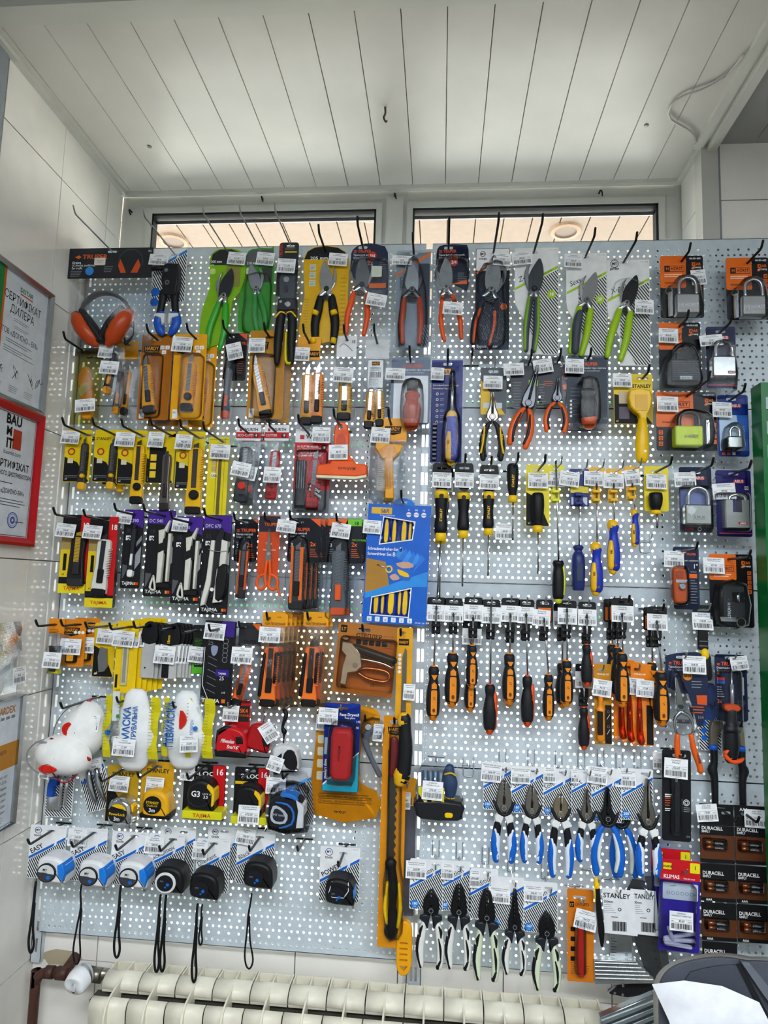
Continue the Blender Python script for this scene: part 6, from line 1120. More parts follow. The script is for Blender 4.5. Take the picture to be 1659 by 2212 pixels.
it = prod('blade_pack', 'tall black box of wide blades with a violet top', 'blades', 478, 1358, 62, (450, 1343), ang=1); m = card(it, 443, 1342, 508, 1522, ('#16161a', .35), 2, (22, 4), t=9); w = 9.3; m.poly([(480, 1343), (507, 1343), (507, 1376), (470, 1376)], w, ('#3d2380', .35)); m.text('25', 452, 1394, 9, w, GREY); m.text('25', 486, 1468, 8, w, WHT, al='c'); m.rect(473, 1446, 501, 1460, w, ('#33208a', .4)); m.text('TAJIMA', 487, 1456, 4, w+.3, WHT, al='c', bold=1); m.text('TAJIMA', 447, 1516, 8, w, WHT, bold=1, width=38); m.rect(489, 1508, 497, 1516, w, ORG); m.text('x10', 488, 1496, 4, w, WHT); [m.poly([(455, 1418+i*14), (474, 1426+i*14), (474, 1427+i*14), (455, 1419+i*14)], w, GREY) for i in range(6)]; m.prism(smooth([(459, 1398), (466, 1395), (474, 1398), (472, 1412), (466, 1418), (461, 1412)], 2, True), w-.2, w, ('#8d93b0', .4)); m.sweep([(446, 1400, w, .8, .1), (446, 1480, w, .8, .1), (460, 1510, w, .8, .1)], WHT, 4, 1); [m.ring(490, 1385+i*10, 6, 1, w, GREY, 8) for i in range(5)]; tag(it, 443, 1346, 44, 35, '880.00', 'Леза PREMIUM', 3, 16)
it = polyk('bagged orange cutter with a black header and footer label', 529, 1354, (515, 1339), 48, (517, 1345, 566, 1395), ('#2c2c2e', .4), (539, 1418, 12, 108, 18), (508, 1392, 566, 1530), (504, 1398, 44, 35, '85.00', 'Ніж', 2, 24), body=('#ee6420', .35), n=1, word='TRUPER'); m = it.parts[0]; m.poly([(545, 1347), (564, 1347), (564, 1366)], 1.2, ORG); q = it.part('footer_label'); q.prism([(502, 1524), (548, 1522), (547, 1556), (499, 1556)], 8, 9, ('#25201f', .4)); q.text('SK4', 536, 1537, 8, 9.3, ORG, al='c', bold=1); q.text('2x MÁS DURABLE', 506, 1545, 4.5, 9.3, ORG)
for lab, x, n_, tg in (('orange and black bagged cutter under an amber header, with a price tag', 595, 4, (562, 1354, 45, 33, '60.20', 'Ніж прорізний', 2, 12)), ('orange and black bagged cutter under an amber header, left of the staple gun', 683, 1, None)):
    it = prod('knife_pack', lab, 'knife', x-12, 1335, 66, (x-20, 1320)); m = card(it, x-27, 1322, x+27, 1354, ('#e9a01a', .4), 1, (4, 3)); m.text('НІЖ ПРОРІЗНИЙ', x, 1350, 5, 1, INK, al='c', bold=1, width=44); m.poly([(x-20, 1338), (x-16, 1330), (x-13, 1338), (x-16, 1342)], 1, INK); m.lines(x+4, 1332, x+20, 1, 3, 1, INK); cutter(it, (x-6, 1392, 2, 1), 132, 27, ('#f0762a', .35), BLK, DK, tip=18); M = it.part('side_grip', label='black rubber side grip'); M.T = (x-6, 1392, 2, 1); M.sweep([(-13, 22, 8, 4, 6), (-15, 60, 8, 5, 6), (-17, 108, 8, 5, 6)], BLK); M.sweep([(12, 20, 8, 5, 6), (12, 80, 8, 4, 6)], BLK); bag(it, x-32, 1352, x+28, 1528, 11, n_, ('#f6ead8', .1, 2.6, 'clear'), amp=4)
    if tg: tag(it, *tg)
    for i in range(n_): it.copy(7+7*i, 0, 13+13*i, ('first', 'second', 'third', 'fourth')[i]+' bagged cutter behind the '+('tagged orange and black one' if n_ > 1 else 'orange and black one by the staple gun'))
it = prod('stapler_pack', 'chrome hand stapler on a brown orange card', 'stapler', 787, 1361, 52, (777, 1356), ang=4, L=84); m = card(it, 731, 1348, 860, 1500, ('#b5712a', .35), 4, (28, 6)); m.poly(rr(736, 1354, 750, 1370, 2), 1, INK); m.text('LT', 743, 1366, 7, 1.3, AMB, al='c', bold=1); m.text('СТЕПЛЕР', 771, 1377, 8, 1, INK, bold=1, width=56); [m.poly(rr(772+i*14, 1382, 783+i*14, 1393, 2), 1, INK) for i in range(5)]; m.lines(830, 1370, 856, 6, 5, 1, ('#5e3a12', .5)); m.text('LT', 812, 1480, 6, 1, INK, bold=1)
M = it.part('stapler_body'); M.prism([(742, 1390), (764, 1392), (784, 1412), (790, 1440), (778, 1452), (762, 1456), (760, 1482), (746, 1480), (748, 1440), (752, 1420), (742, 1410)], 2, 28, CHR, 2); M.disc(775, 1438, 6, 28, 31, STEEL); M.disc(747, 1384, 10, 6, 24, ('#c9b9a0', .2, 1.), 14, 3, 5)
K = it.part('lever', label='black sleeved lever'); K.sweep([(764, 1398, 16, 6, 8), (800, 1408, 18, 9, 9), (856, 1420, 18, 8, 8)], ('#33363a', .3)); K = it.part('handle_frame'); K.sweep([(786, 1424, 14, 4, 9), (830, 1428, 14, 4, 9), (854, 1436, 14, 4, 9)], CHR, 8); K.sweep([(782, 1448, 14, 3.4, 8), (800, 1442, 14, 3.4, 8), (840, 1444, 14, 3.4, 8), (850, 1454, 14, 3.4, 8), (842, 1466, 14, 3.4, 8), (806, 1464, 14, 3.4, 8), (784, 1454, 14, 3.4, 8)], ('#d9925a', .2, .9), 8); blister(it, rr(738, 1380, 858, 1490, 6), 32, c=('#f3e2cf', .08, 0, 'clear'))
it = prod('saw_blade_pack', 'long narrow yellow card with a saw blade and black handle', 'saw', 871, 1366, 54, (862, 1356)); m = hardy(it, 858, 1356, 892, 1552, ('#eba715', .35), (500, 500), False, 3, (10, 3)); m.rect(862, 1380, 884, 1394, 1, INK); m.text('HARDY', 873, 1390, 6, 1.3, AMB, al='c', width=20, bold=1); [m.disc(865, 1415+i*9, 3.6, 1, 1.2, WHT, 10) for i in range(5)]; M = it.part('saw_blade'); M.prism([(876, 1400), (880, 1405), (881, 1552), (870, 1552), (871, 1420)], 2, 4, ('#7a766c', .25, .9)); h = it.part('handle'); h.sweep([(878, 1552, 14, 14, 12), (880, 1575, 14, 13, 12), (882, 1610, 14, 15, 13), (880, 1650, 14, 15, 13), (876, 1672, 14, 17, 12)], ('#15171a', .5), 12); k = it.part('handle_ends', h, label='yellow handle end'); k.sweep([(877, 1549, 14, 13, 11), (877, 1558, 14, 14.5, 12.4)], ('#e9b21c', .4), 12, 1); k = it.part('handle_cap', h, label='yellow handle cap'); k.sweep([(877, 1664, 14, 17.4, 12.4), (874, 1674, 14, 17.6, 12), (872, 1680, 14, 14, 10)], ('#e9b21c', .4), 12, 1); tag(it, 875, 1476, 25, 34, '89.00', '', 2, 10)
# ================================================================== RIGHT COLUMN
it = prod('screwdriver_pack', 'yellow and blue screwdriver on a tall blue card with bits', 'screwdriver', 967, 787, 50, (969, 754)); m = card(it, 933, 778, 1000, 996, ('#1b2a86', .3), 2, (20, 5)); m.rect(956, 797, 974, 810, 1, ('#e3b01e', .4)); m.text('&R', 958, 808, 8, 1.3, ('#1b2a86', .4), bold=1); m.text('Schraubendreher-Set magn.', 936, 834, 4, 1, WHT, width=56); m.text('Screwdriver Set, 12 pcs', 936, 841, 4, 1, WHT, width=46); [(m.ring(946, 851+i*12, 3, 1, 1, WHT, 8), m.lines(952, 849+i*12, 962, 2, 3, 1, ('#9fb0e6', .5))) for i in range(6)]
M = it.part('bit_row', kind='stuff'); [M.prism(rr(937, 912+i*9, 947, 918+i*9, 1), 2, 8, ('#3a3a40', .3, .7), 1) for i in range(9)]; driver(it, 978, 812, 895, 96, 14, 'sr', 16, rs=4); blister(it, smooth([(972, 806), (984, 806), (988, 880), (996, 900), (996, 986), (960, 986), (960, 900), (968, 880)], 2, True), 30, flange=rr(930, 775, 1003, 1000, 3)); tag(it, 932, 793, 28, 28, '250.00', 'Викрутка', 2, 9)
hk_ = lambda x, y, L, lab, steel=False: hook(x, y, 2, (0, 0), lab, steel, True, L)
for x, y, L, lab in ((1017, 790, 70, 'empty black wire hook left of the slim pliers card'), (658, 1812, 70, 'empty black hook between the black tapes and the boxed tape'), ): hk_(x, y, L, lab)
def wirehook(x, y, lab, L=46):
    w = P(x, y, YB); it = Item('display_hook', lab, 'hook', 0, 0, world=w); m = it.part('wire_frame'); c = ('#c9ccd0', .3, .7)
    m.sweep([(-11, -16, 2, 1.3, 1.3), (-11, 18, 2, 1.3, 1.3), (-6, 24, 2, 1.3, 1.3), (6, 24, 2, 1.3, 1.3), (11, 18, 2, 1.3, 1.3), (11, -16, 2, 1.3, 1.3)], c, 6, 2); m.sweep([(-13, 0, 2, 1.3, 1.3), (13, 0, 2, 1.3, 1.3)], c, 6, 1); r = it.part('rod'); r.sweep([(0, -4, 2, 1.5, 1.5), (0, -4, L, 1.5, 1.5), (0, -14, L+6, 1.5, 1.5)], c, 6, 1)
wirehook(1012, 1652, 'empty white wire hook right of the boxed multi screwdriver'); wirehook(1393, 1170, 'empty chrome hook below the smallest blue screwdriver')
SB = dict(metal=('#8a8780', .3, .9), base=('#1b1c1e', .45), logo=('FATMAX', YEL), stripe=('#1f2022', .5)); ORP = dict(metal=('#5b5e63', .3, .8), base=('#e85f1b', .35), stripe=('#26282b', .45), logo=None)
it = prod('pliers_pack', 'black and yellow needle nose pliers on a slim grey and yellow card', 'pliers', 1066, 803, 44, (1065, 770), steel=True); m = card(it, 1038, 794, 1094, 896, ('#4e565c', .4), 4, (22, 5)); m.poly([(1038.5, 820), (1092, 895), (1039, 895)], 1, ('#e3b81a', .4)); m.rect(1045, 870, 1085, 882, 1.3, ('#c9d0d3', .4)); pliers(it, (1065, 898, 0, .84), SB, 'needle', 1.3); [M.sweep([(1065+s*17, 922, 16, 2, 2), (1065+s*19, 950, 16, 2, 2), (1065+s*24, 975, 14, 2.4, 2)], YEL, 6) for s in (-1, 1) for M in [it.part('yellow_inlay', it.parts[-1])]]; tag(it, 1045, 811, 41, 29, '2181.00', 'Плоскогубці', 1, 9)
def orp(lab, hx, hy, tip, pts, T, head, tg, extra=None, d=50, sc=1.2):
    it = prod('pliers_pack', lab, 'pliers', hx, hy, d, tip); m = card(it, 0, 0, 1, 1, ('#2c323c', .35), slot=(16, 4), pts=pts); pliers(it, T, ORP, head, sc, .95); xs = [p[0] for p in pts]; y0 = pts[0][1]; X = min(xs)+7; m.lines(X, y0+50, X+22, 10, 6, 1, GREY, 1.2)
    if extra: extra(m)
    tag(it, *tg); return it
orp('long nose pliers with black and orange grips on a slate card', 1141, 788, (1147, 755), [(1128, 776), (1160, 780), (1166, 850), (1150, 908), (1122, 912), (1104, 850), (1102, 800)], (1142, 868, 14, .92), 'long', (1087, 785, 44, 27, '426.00', 'Бокорізи', -3, 10), lambda m: (m.rect(1142, 821, 1162, 834, 1.2, ('#8ed82b', .4)), m.text('100%', 1145, 832, 5, 1.5, INK)), 50, 1.1)
orp('small orange gripped pliers on a slate card marked 5 inch', 1204, 782, (1208, 752), [(1152, 780), (1216, 768), (1236, 838), (1200, 872), (1172, 872), (1160, 830)], (1204, 858, 3, .7), 'needle', (1150, 779, 42, 30, '352.00', 'Плоскогубці', -9, 10), lambda m: (m.text('5"', 1210, 793, 9, 1, WHT, bold=1), m.poly([(1214, 832), (1232, 828), (1236, 838), (1218, 842)], 1.2, ORG), m.text('2x', 1216, 808, 5, 1, ORG, bold=1), m.lines(1174, 824, 1196, 3, 4, 1, ORG), m.text('3x', 1218, 820, 5, 1, ORG, bold=1)), 48, 1.6)
it = stubby('stubby black screwdriver with an orange ring on a slate card', 1270, 776, (1277, 752), 1224, 768, 1314, 913, ('#4b5662', .3), BLK, ('#d8531c', .35), (1221, 774, 41, 32, '379.00', 'Викрутка', 2, 12), 52); it.copy(2, 11, 30, 'second slate card with a stubby black screwdriver behind the first', 0, 'card'); m = it.parts[0]; [m.disc(1233, 866+i*8, 2.6, 1, 1.3, WHT, 8) for i in range(5)]
it = prod('surform_pack', 'yellow surface forming tool with its long handle below a yellow card', 'rasp', 1388, 817, 50, (1398, 784)); m = stan(it, 1325, 808, 1409, 916, '#e6c60f', .5, word='', icons=False); m.text('STANLEY', 1406, 838, 7.5, 1.3, INK, al='r', bold=1); [m.prism(rr(1336, 846+i*33, 1358, 872+i*33, 1), .9, 1.6, ('#c9b79a' if i == 0 else '#5d5560', .5)) for i in range(2)]
M = it.part('tool_body'); Y2 = ('#eebd10', .3); M.prism(smooth([(1361, 842), (1404, 842), (1406, 876), (1398, 894), (1394, 912), (1384, 912), (1380, 894), (1362, 878)], 2, True), 2, 20, Y2, 3, holes=[rr(1373, 853, 1397, 862, 1)]); M.prism(rr(1372, 852, 1398, 886, 2), 19, 21, ('#dba60b', .3)); h = it.part('handle'); h.sweep([(1389, 900, 12, 8, 8), (1388, 925, 13, 12, 11), (1387, 960, 13, 15, 12), (1387, 984, 13, 14, 11)], Y2, 12); h.disc(1390, 973, 3, 24, 25, ('#f5f0dc', .4), 10); tag(it, 1324, 806, 41, 30, '290.00', 'Рашпіль', 1, 10)
# screwdriver row
def head(it, x, y, w=39, h=42):
    m = it.part('hang_head'); m.prism(smooth([(x-w*.5, y), (x-w*.25, y-4), (x+w*.25, y-4), (x+w*.5, y), (x+w*.5, y+h*.9), (x+w*.15, y+h*1.3), (x-w*.15, y+h*1.3), (x-w*.5, y+h*.9)], 2, True), 0, 2.5, BLK, .6, holes=[rr(x-11, y+4, x+11, y+9, 3)])
for x, y, yh, L, r, yt, pr, lab in ((955, 1008, 1058, 108, 15, 1288, '251.00', 'tallest black and yellow screwdriver pair, first in the long shaft row'), (1003, 1008, 1062, 98, 14, 1262, '263.00', 'black and yellow screwdriver with a long flat shaft, second in its row'), (1057, 1012, 1062, 92, 13, 1241, '119.00', 'black and yellow screwdriver, third in its row')):
    it = prod('screwdriver', lab, 'screwdriver', x, y, 50, (x+1, y-27)); head(it, x, y-3); sdriver(it, x, yh, L, r, yt, txt=(x != 1003)); tag(it, x-20, y+12, 41, 33, pr, 'Викрутка STANLEY|Cushion Grip', 1, 6); x == 955 and it.copy(6, 4, 32, 'screwdriver mostly hidden behind the tallest one, with only its shaft showing', 2.2)
it = prod('screwdriver', 'black and yellow screwdriver hanging by its handle with a dangling tag', 'screwdriver', 1109, 1010, 50, (1117, 977)); sdriver(it, 1109, 1000, 84, 13, 1166, inv=True); tag(it, 1072, 1130, 38, 34, '108.00', 'Викрутка STANLEY', 1, 8)
it = prod('screwdriver_pack', 'black and yellow screwdriver on a tall yellow and black card', 'screwdriver', 1163, 1015, 50, (1175, 980)); stan(it, 1136, 1004, 1187, 1136, '#e6d417', .55, icons=False, word=''); sdriver(it, 1163, 1064, 84, 14, 1236, inv=True, txt=False); tag(it, 1141, 1021, 43, 33, '149.00', 'Викрутка STANLEY|ESSENTIAL', 1, 10)
def clip_(it, x, y, c, h=30, w=19):
    m = it.part('clip'); m.prism(rr(x-w/2, y, x+w/2, y+h, 3), 0, 4, c, 1); m.prism(rr(x-w*.42, y+3, x+w*.42, y+9, 1), 3, 15, c, 1); m.prism(rr(x-w*.42, y+h-9, x+w*.42, y+h-3, 1), 3, 15, c, 1)
def sr(lab, x, y, tip, hh, yb, ys, yh, L, r, sch, tg, c, d=46, dx=0, steel=True, w=34):
    it = prod('screwdriver', lab, 'screwdriver', x, y, d, tip, steel=steel); m = card(it, x-w/2, y-9, x+w/2, y+hh, c, 4, (14, 4)); m.prism(rr(x-7, y+hh-2, x+7, yb+3, 2), 0, 2, c); clip_(it, x, yb, c); driver(it, x, ys, yh, L, r, sch, 11, dx=dx, rs=2); tag(it, *tg); return it
YB2 = ('#eab51c', .35)
it = sr('screwdriver with a dotted black handle and yellow clip, blade up', 1201, 1013, (1218, 990), 26, 1055, 993, 1208, 80, 11, 'k', (1180, 1018, 40, 33, '84.50', 'Викрутка', 1, 4), ('#e6e12a', .35), dx=6)
h = it.parts[-2]; hpro(h, 1207, 1208, 80, 12.5, BLK, 11, [(0, .8), (.08, 1), (.18, .8), (.4, 1), (.8, 1), (.95, .92), (1, .7)]); h.sweep([(1207, 1208+72, 11, 12, 12), (1207, 1208+81, 11, 9, 9)], ('#d9e02a', .4), 10, 1); h.sweep([(1217, 1222, 11, 3, 9), (1219, 1250, 11, 3, 9), (1217, 1278, 11, 3, 9)], ('#d9e02a', .4), 8)
it = sr('screwdriver with a dark blue squared handle on a blue card', 1251, 1022, (1267, 990), 72, 1062, 1075, 1180, 92, 15, 'b', (1211, 1016, 43, 32, '143.00', 'Викрутка', 8, 9), ('#1e2f74', .35), w=43)
h = it.parts[-2]; hpro(h, 1251, 1176, 94, 15, ('#1f2c66', .35), 11, [(0, .55), (.05, .8), (.13, .5), (.22, .85), (.5, 1), (.9, .9), (1, .75)]); h.prism(rr(1245, 1215, 1257, 1250, 2), 24, 26, ('#2b3a52', .4)); m = it.parts[0]; m.rect(1232, 1050, 1271, 1066, 1, ('#d6c52a', .4)); [m.rect(1234+i*18, 1074, 1250+i*18, 1090, 1, ('#c9d0d4', .5)) for i in range(2)]
sr('blue and yellow screwdriver, longest of three on amber clips', 1289, 1018, (1302, 988), 24, 1055, 1044, 1180, 94, 14, 'sr', (1262, 1017, 42, 32, '135.00', 'Викрутка', 2, 5), YB2, dx=0)
sr('blue and yellow screwdriver, middle one on an amber clip', 1326, 1022, (1345, 991), 22, 1055, 1043, 1132, 97, 14, 'sr', (1304, 1022, 44, 32, '125.00', 'Викрутка', 2, 7), YB2)
sr('small blue and yellow screwdriver by the small yellow card', 1366, 1016, (1386, 990), 26, 1050, 1044, 1106, 68, 9.5, 'sr', (1347, 1017, 34, 34, '59.40', 'Викрутка', -8, 8), YB2, dx=6)
it = prod('screwdriver_pack', 'stubby black and yellow screwdriver on a small yellow card', 'screwdriver', 1418, 1019, 52, (1448, 980)); m = card(it, 1391, 1007, 1443, 1104, ('#e9d318', .35), 4, (26, 4)); m.rect(1391.5, 1030, 1442, 1031, 1, ('#a99b14', .5)); sdriver(it, 1418, 1063, 46, 15, 1140, 14, False, True, 3); tag(it, 1396, 1024, 44, 32, '113.00', 'Викрутка STANLEY|ESSENTIAL', 1, 9)
# LT row
def lt(lab, x, y, yc, ys, yh, L, r, sch, pr, tip=None, d=48, w=40, n=0, dx=0, ang=0, tx=None, ty=None, tag_=True, txang=1):
    it = prod('screwdriver', lab, 'screwdriver', x, y, d, tip or (x+3, y-17), ang, steel=tip is None); m = card(it, x-w/2, y-8, x+w/2, y+42, BLK, 5, (20, 5), t=2); m.rect(x-w/2+4, y+10, x+w/2-4, y+38, 2.3, ('#df6a1c', .4)); m.prism(rr(x-9, y+40, x+9, yc+4, 2), 0, 2, BLK); clip_(it, x, yc, BLK, 25, 19); driver(it, x, ys, yh, L, r, sch, 11, dx=dx, rs=2.1)
    if tag_: tag(it, tx or x-w/2, ty or y+8, w+2, 35, pr, 'Викрутка|ударна LT', txang, 4)
    return it
LT = 'orange and black screwdriver'
lt(LT+', first from the blue box', 943, 1298, 1345, 1308, 1440, 105, 15, 'lt', '85.00', dx=-3)
lt(LT+' lettered on its inlay, second from the blue box', 980, 1300, 1345, 1324, 1412, 105, 16.5, 'lt', '55.20', dx=0)
it = lt(LT+' with a short handle, third from the blue box', 1023, 1298, 1354, 1332, 1395, 84, 13, 'lt', '51.52', dx=-1); it.copy(-2, 52, 24, 'second short handled '+LT+' hanging just below the third')
lt('red tipped dark screwdriver, hanging lowest in the left half', 1061, 1303, 1357, 1302, 1478, 96, 14.5, 'ltr', '95.00')
it = lt(LT+' with a broad handle, fifth from the blue box', 1103, 1300, 1357, 1325, 1413, 98, 15.5, 'lt', '84.50', dx=-1); it.copy(3, 9, 26, LT+' just behind the fifth one')
lt('red tipped dark screwdriver, left of the slim tilted one', 1137, 1303, 1360, 1324, 1460, 98, 14, 'ltr', '62.56', dx=4, w=34, tx=1118, ty=1311)
lt('slim '+LT+' with an orange backed tag card', 1176, 1303, 1360, 1335, 1457, 89, 13, 'lt', '60.00', dx=10, w=36, tx=1152, ty=1316, txang=4)
it = lt(LT+' with a black headed pair, right of the slim tilted one', 1225, 1305, 1355, 1313, 1428, 88, 14.5, 'lt', '54.50'); it.copy(-5, 8, 26, LT+' just behind the black headed pair')
it = lt('upper red edged screwdriver of a vertical pair', 1268, 1308, 1367, 1326, 1393, 82, 12.5, 'ltr', '46.20', w=38); it.copy(-2, 132, 22, 'lower red edged screwdriver of a vertical pair')
lt('front '+LT+' of the crowded group of three', 1344, 1300, 1356, 1324, 1412, 104, 16, 'lt', '68.44', tip=(1360, 1283), d=66, w=46)
lt('middle '+LT+' of the crowded group, behind the front one', 1334, 1301, 1356, 1330, 1400, 100, 14, 'lt', '', d=44, w=42, tag_=False); lt('back '+LT+' of the crowded group, at its left', 1322, 1302, 1358, 1330, 1393, 100, 13, 'lt', '', d=24, w=38, tag_=False)
lt('front '+LT+' at the right end of the row', 1419, 1318, 1374, 1340, 1452, 104, 17, 'lt', '44.85', tip=(1435, 1298), d=66, w=42, dx=9); lt(LT+' behind the right end one', 1408, 1320, 1374, 1345, 1432, 96, 14, 'lt', '', d=34, w=38, tag_=False)
def tester(lab, x, y, x0, y0, x1, y1, tg, d, b, steel=True, c='#dd8a1c'):
    it = prod('tester_pack', lab, 'voltage tester', x, y, d, (x+2, y-14), steel=steel); m = card(it, x0, y0, x1, y1, (c, .35), 4, (14, 5)); X = x1-14; m.text('TSTR-R0-150', x0+6, y0+24, 3.6, 1, WHT, bold=1); m.poly([(X-1, y0+88), (x1-1, y0+88), (x1-1, y1-2), (X-1, y1-2)], 1, BLK); [(m.ring(X+6, y0+102+i*32, 3, .6, 1.3, GREY, 8), m.sweep([(X+3, y0+118+i*32, 1.3, .6, .1), (X+9, y0+108+i*32, 1.3, .6, .1)], WHT, 4, 1)) for i in range(2)] if b else 0
    m.stripes([(x0+4, y0+80), (X-3, y0+80), (X-3, y1-30), (x0+4, y1-46)], 1, ('#f0b878', .5), 4, .8, 35); m.text('LT-TOOLS.UA', x0+3, y1-4, 3.4, 1, WHT, bold=1)
    M = it.part('tester_body'); cx = x0+(x1-x0)*.4
    if b: M.sweep([(cx, y0+72, 10, 6, 6), (cx, y0+92, 10, 5, 5), (cx, y0+98, 10, 11, 6), (cx, y0+104, 10, 8, 8), (cx, y0+130, 10, 9, 8), (cx, y1-12, 10, 9, 8)], ('#e98a1c', .35), 10, 2); M.prism(rr(cx-8, y0+102, cx+3, y0+152, 2), 12, 19, BLK, 1)
    else: M.sweep([(cx, y0+74, 10, 4, 4), (cx, y0+100, 10, 6, 6), (cx, y1-30, 10, 7, 6), (cx+3, y1-8, 10, 8, 6)], ('#f29a6a', .15, 0, 'clear'), 10, 2); K = it.part('tester_core', M, label='steel and orange tester core'); K.rod(cx, y0+96, cx, y1-28, 10, 2, STEEL); K.rod(cx, y1-22, cx+2, y1-8, 10, 6, ('#e0501a', .3))
    if tg: tag(it, *tg)
    return it
tester('orange tester card with a dark handled tester, left of the two', 1299, 1447, 1283, 1434, 1321, 1606, (1283, 1466, 40, 36, '90.29', 'Індикатор|напруги', 7, 14), 54, True, c='#c98a18')
it = tester('orange tester card with a clear tester, right of the two', 1376, 1446, 1362, 1434, 1410, 1608, (1375, 1468, 38, 36, '37.68', 'Індикатор|напруги', 3, 14), 54, False, c='#ea8217'); m = it.parts[0]
for i, q in enumerate(('just behind the right one', 'second behind the right one')): it.copy(-16-14*i, -2-3*i, 12+10*i, 'orange tester card '+q)
it = prod('screwdriver', 'black strapped screwdriver head with a yellow ring and bent tag', 'screwdriver', 1517, 1316, 40, (1536, 1299), steel=True); head(it, 1517, 1311, 42, 44); tag(it, 1495, 1323, 45, 37, '154.00', 'Викрутка|STANLEY Cushion', 1, 8, 6); M = it.part('strap'); M.prism(rr(1507, 1358, 1529, 1404, 4), 0, 9, BLK, 2); [M.rect(1509, 1384+i*10, 1527, 1385.2+i*10, 9.3, GREY) for i in range(2)]; M = it.part('handle'); M.sweep([(1521, 1408, 6, 9, 8), (1521, 1416, 6, 10, 9)], YEL, 10); M.sweep([(1526, 1418, 4, 9, 8), (1528, 1460, 4, 10, 8)], BLK, 10)
it = prod('pruner_pack', 'curved tip snips with orange handles on a navy card', 'pruner', 1473, 1420, 50, (1463, 1406), steel=True, L=70); m = truper(it, 1437, 1412, 1526, 1560, 'Tijera forjada', 'Forged curved', NV, smooth([(1437, 1430), (1440, 1417), (1480, 1409), (1524, 1414), (1527, 1480), (1520, 1550), (1505, 1566), (1486, 1530), (1486, 1500), (1440, 1486)], 2, True), y=24, size=8, ind=1443, slot=(26, 5)); m.disc(1484, 1459, 10, .8, 1, ('#d8842a', .4)); m.text('5/16', 1484, 1462, 7, 1.3, INK, al='c', bold=1); m.poly([(1502, 1500), (1525, 1499), (1524, 1520), (1504, 1519)], 1, ('#d8551d', .4)); m.text('104', 1503, 1550, 7, 1, GREY); m.lines(1492, 1470, 1516, 3, 6, 1, GREY, 1.6); m.lines(1490, 1524, 1520, 3, 6, 1, ORG, 1.6)
T = (1468, 1528, 0, 1); M = it.part('blade'); M.prism([(1458, 1464), (1463, 1466), (1476, 1515), (1480, 1534), (1462, 1538), (1460, 1510)], 6, 10, ('#8d8f8c', .25, .9), 1); M.disc(1470, 1526, 5, 10, 13, DK)
M = it.part('frame_loop', label='steel loop frame'); M.sweep([(1468, 1538, 8, 5, 4), (1456, 1552, 8, 4, 4), (1455, 1568, 8, 3.4, 4), (1461, 1590, 8, 3.6, 4)], STEEL, 8); M.sweep([(1470, 1538, 8, 5, 4), (1486, 1546, 8, 4, 4), (1494, 1564, 8, 3.4, 4), (1492, 1590, 8, 3.6, 4)], STEEL, 8); s_ = it.part('spring', label='dark coil spring'); [s_.rod(1460+i*2.4, 1553, 1461+i*2.4, 1561, 8, 1, DK) for i in range(12)]
for p in ([(1461, 1588), (1460, 1612), (1462, 1640)], [(1492, 1588), (1498, 1620), (1508, 1648), (1510, 1660)]): M = it.part('handle'); M.sweep([(a, b, 9, 6.6 if i else 5.6, 6) for i, (a, b) in enumerate(p)], ('#e5611d', .35), 10)
M.text('TRUPER', 1500, 1622, 5, 16, DK, ang=78, bold=1); blister(it, smooth([(1454, 1455), (1470, 1455), (1500, 1540), (1500, 1580), (1450, 1580), (1452, 1500)], 2, True), 20); tag(it, 1475, 1416, 50, 38, '364.00', 'Секатор садовий', 1, 14)
it = prod('screwdriver_pack', 'four tip screwdriver with an orange collar on a dark blue card', 'screwdriver', 1578, 1421, 50, (1597, 1404), steel=True, L=72); m = truper(it, 1543, 1414, 1612, 1556, 'Desarmador', 'Screwdriver', NV, y=24, size=8, ind=1547, slot=(26, 5)); m.text('4', 1548, 1459, 8, 1, ORG, bold=1); m.rect(1547, 1464, 1564, 1470, 1, ('#c93a3c', .4)); m.rect(1547, 1471, 1564, 1477, 1, ('#2b62b4', .4)); m.lines(1547, 1484, 1562, 5, 5, 1, WHT); m.text('2x', 1547, 1518, 7, 1, ORG, bold=1); m.lines(1590, 1512, 1608, 3, 4, 1, GREY); m.prism(rr(1600, 1462, 1604, 1500, 1), .9, 3, ('#d9dcdf', .3, .6))
M = it.part('shaft', label='steel shaft'); M.rod(1580, 1448, 1580, 1525, 10, 2, STEEL); M.rod(1580, 1478, 1580, 1525, 10, 4, ('#c8ccd4', .2, .7)); M = it.part('collar', label='orange winged collar'); M.prism(smooth([(1562, 1528), (1570, 1522), (1592, 1522), (1600, 1530), (1590, 1537), (1580, 1534), (1570, 1537)], 2, True), 4, 18, ('#e5531b', .35), 3); M = it.part('handle'); M.sweep([(1580, 1536, 10, 10, 8), (1579, 1566, 10, 12, 10), (1577, 1574, 10, 15, 12), (1577, 1610, 10, 18, 13), (1575, 1634, 10, 14, 11)], ('#16181d', .4), 12); K = it.part('hanging_ring', M, label='orange hanging ring'); K.sweep([(1563, 1625, 14, 4, 7), (1570, 1618, 14, 4, 7), (1577, 1626, 14, 4, 7), (1572, 1636, 14, 4, 7), (1563, 1630, 14, 4, 7)], ('#e5531b', .35), 8); K.sweep([(1564, 1634, 13, 4, 8), (1578, 1642, 13, 6, 9), (1594, 1640, 13, 4, 8), (1602, 1634, 13, 1, 5)], ('#e5531b', .35), 8)
blister(it, rr(1560, 1448, 1602, 1580, 8), 28, flange=rr(1538, 1408, 1618, 1562, 7)); tag(it, 1576, 1420, 38, 30, '274.00', 'Викрутка', -8, 12)
it = prod('riveter', 'long armed riveter with two black handles and blue bands', 'riveter', 1580, 1560, 16, (1580, 1550), L=60)
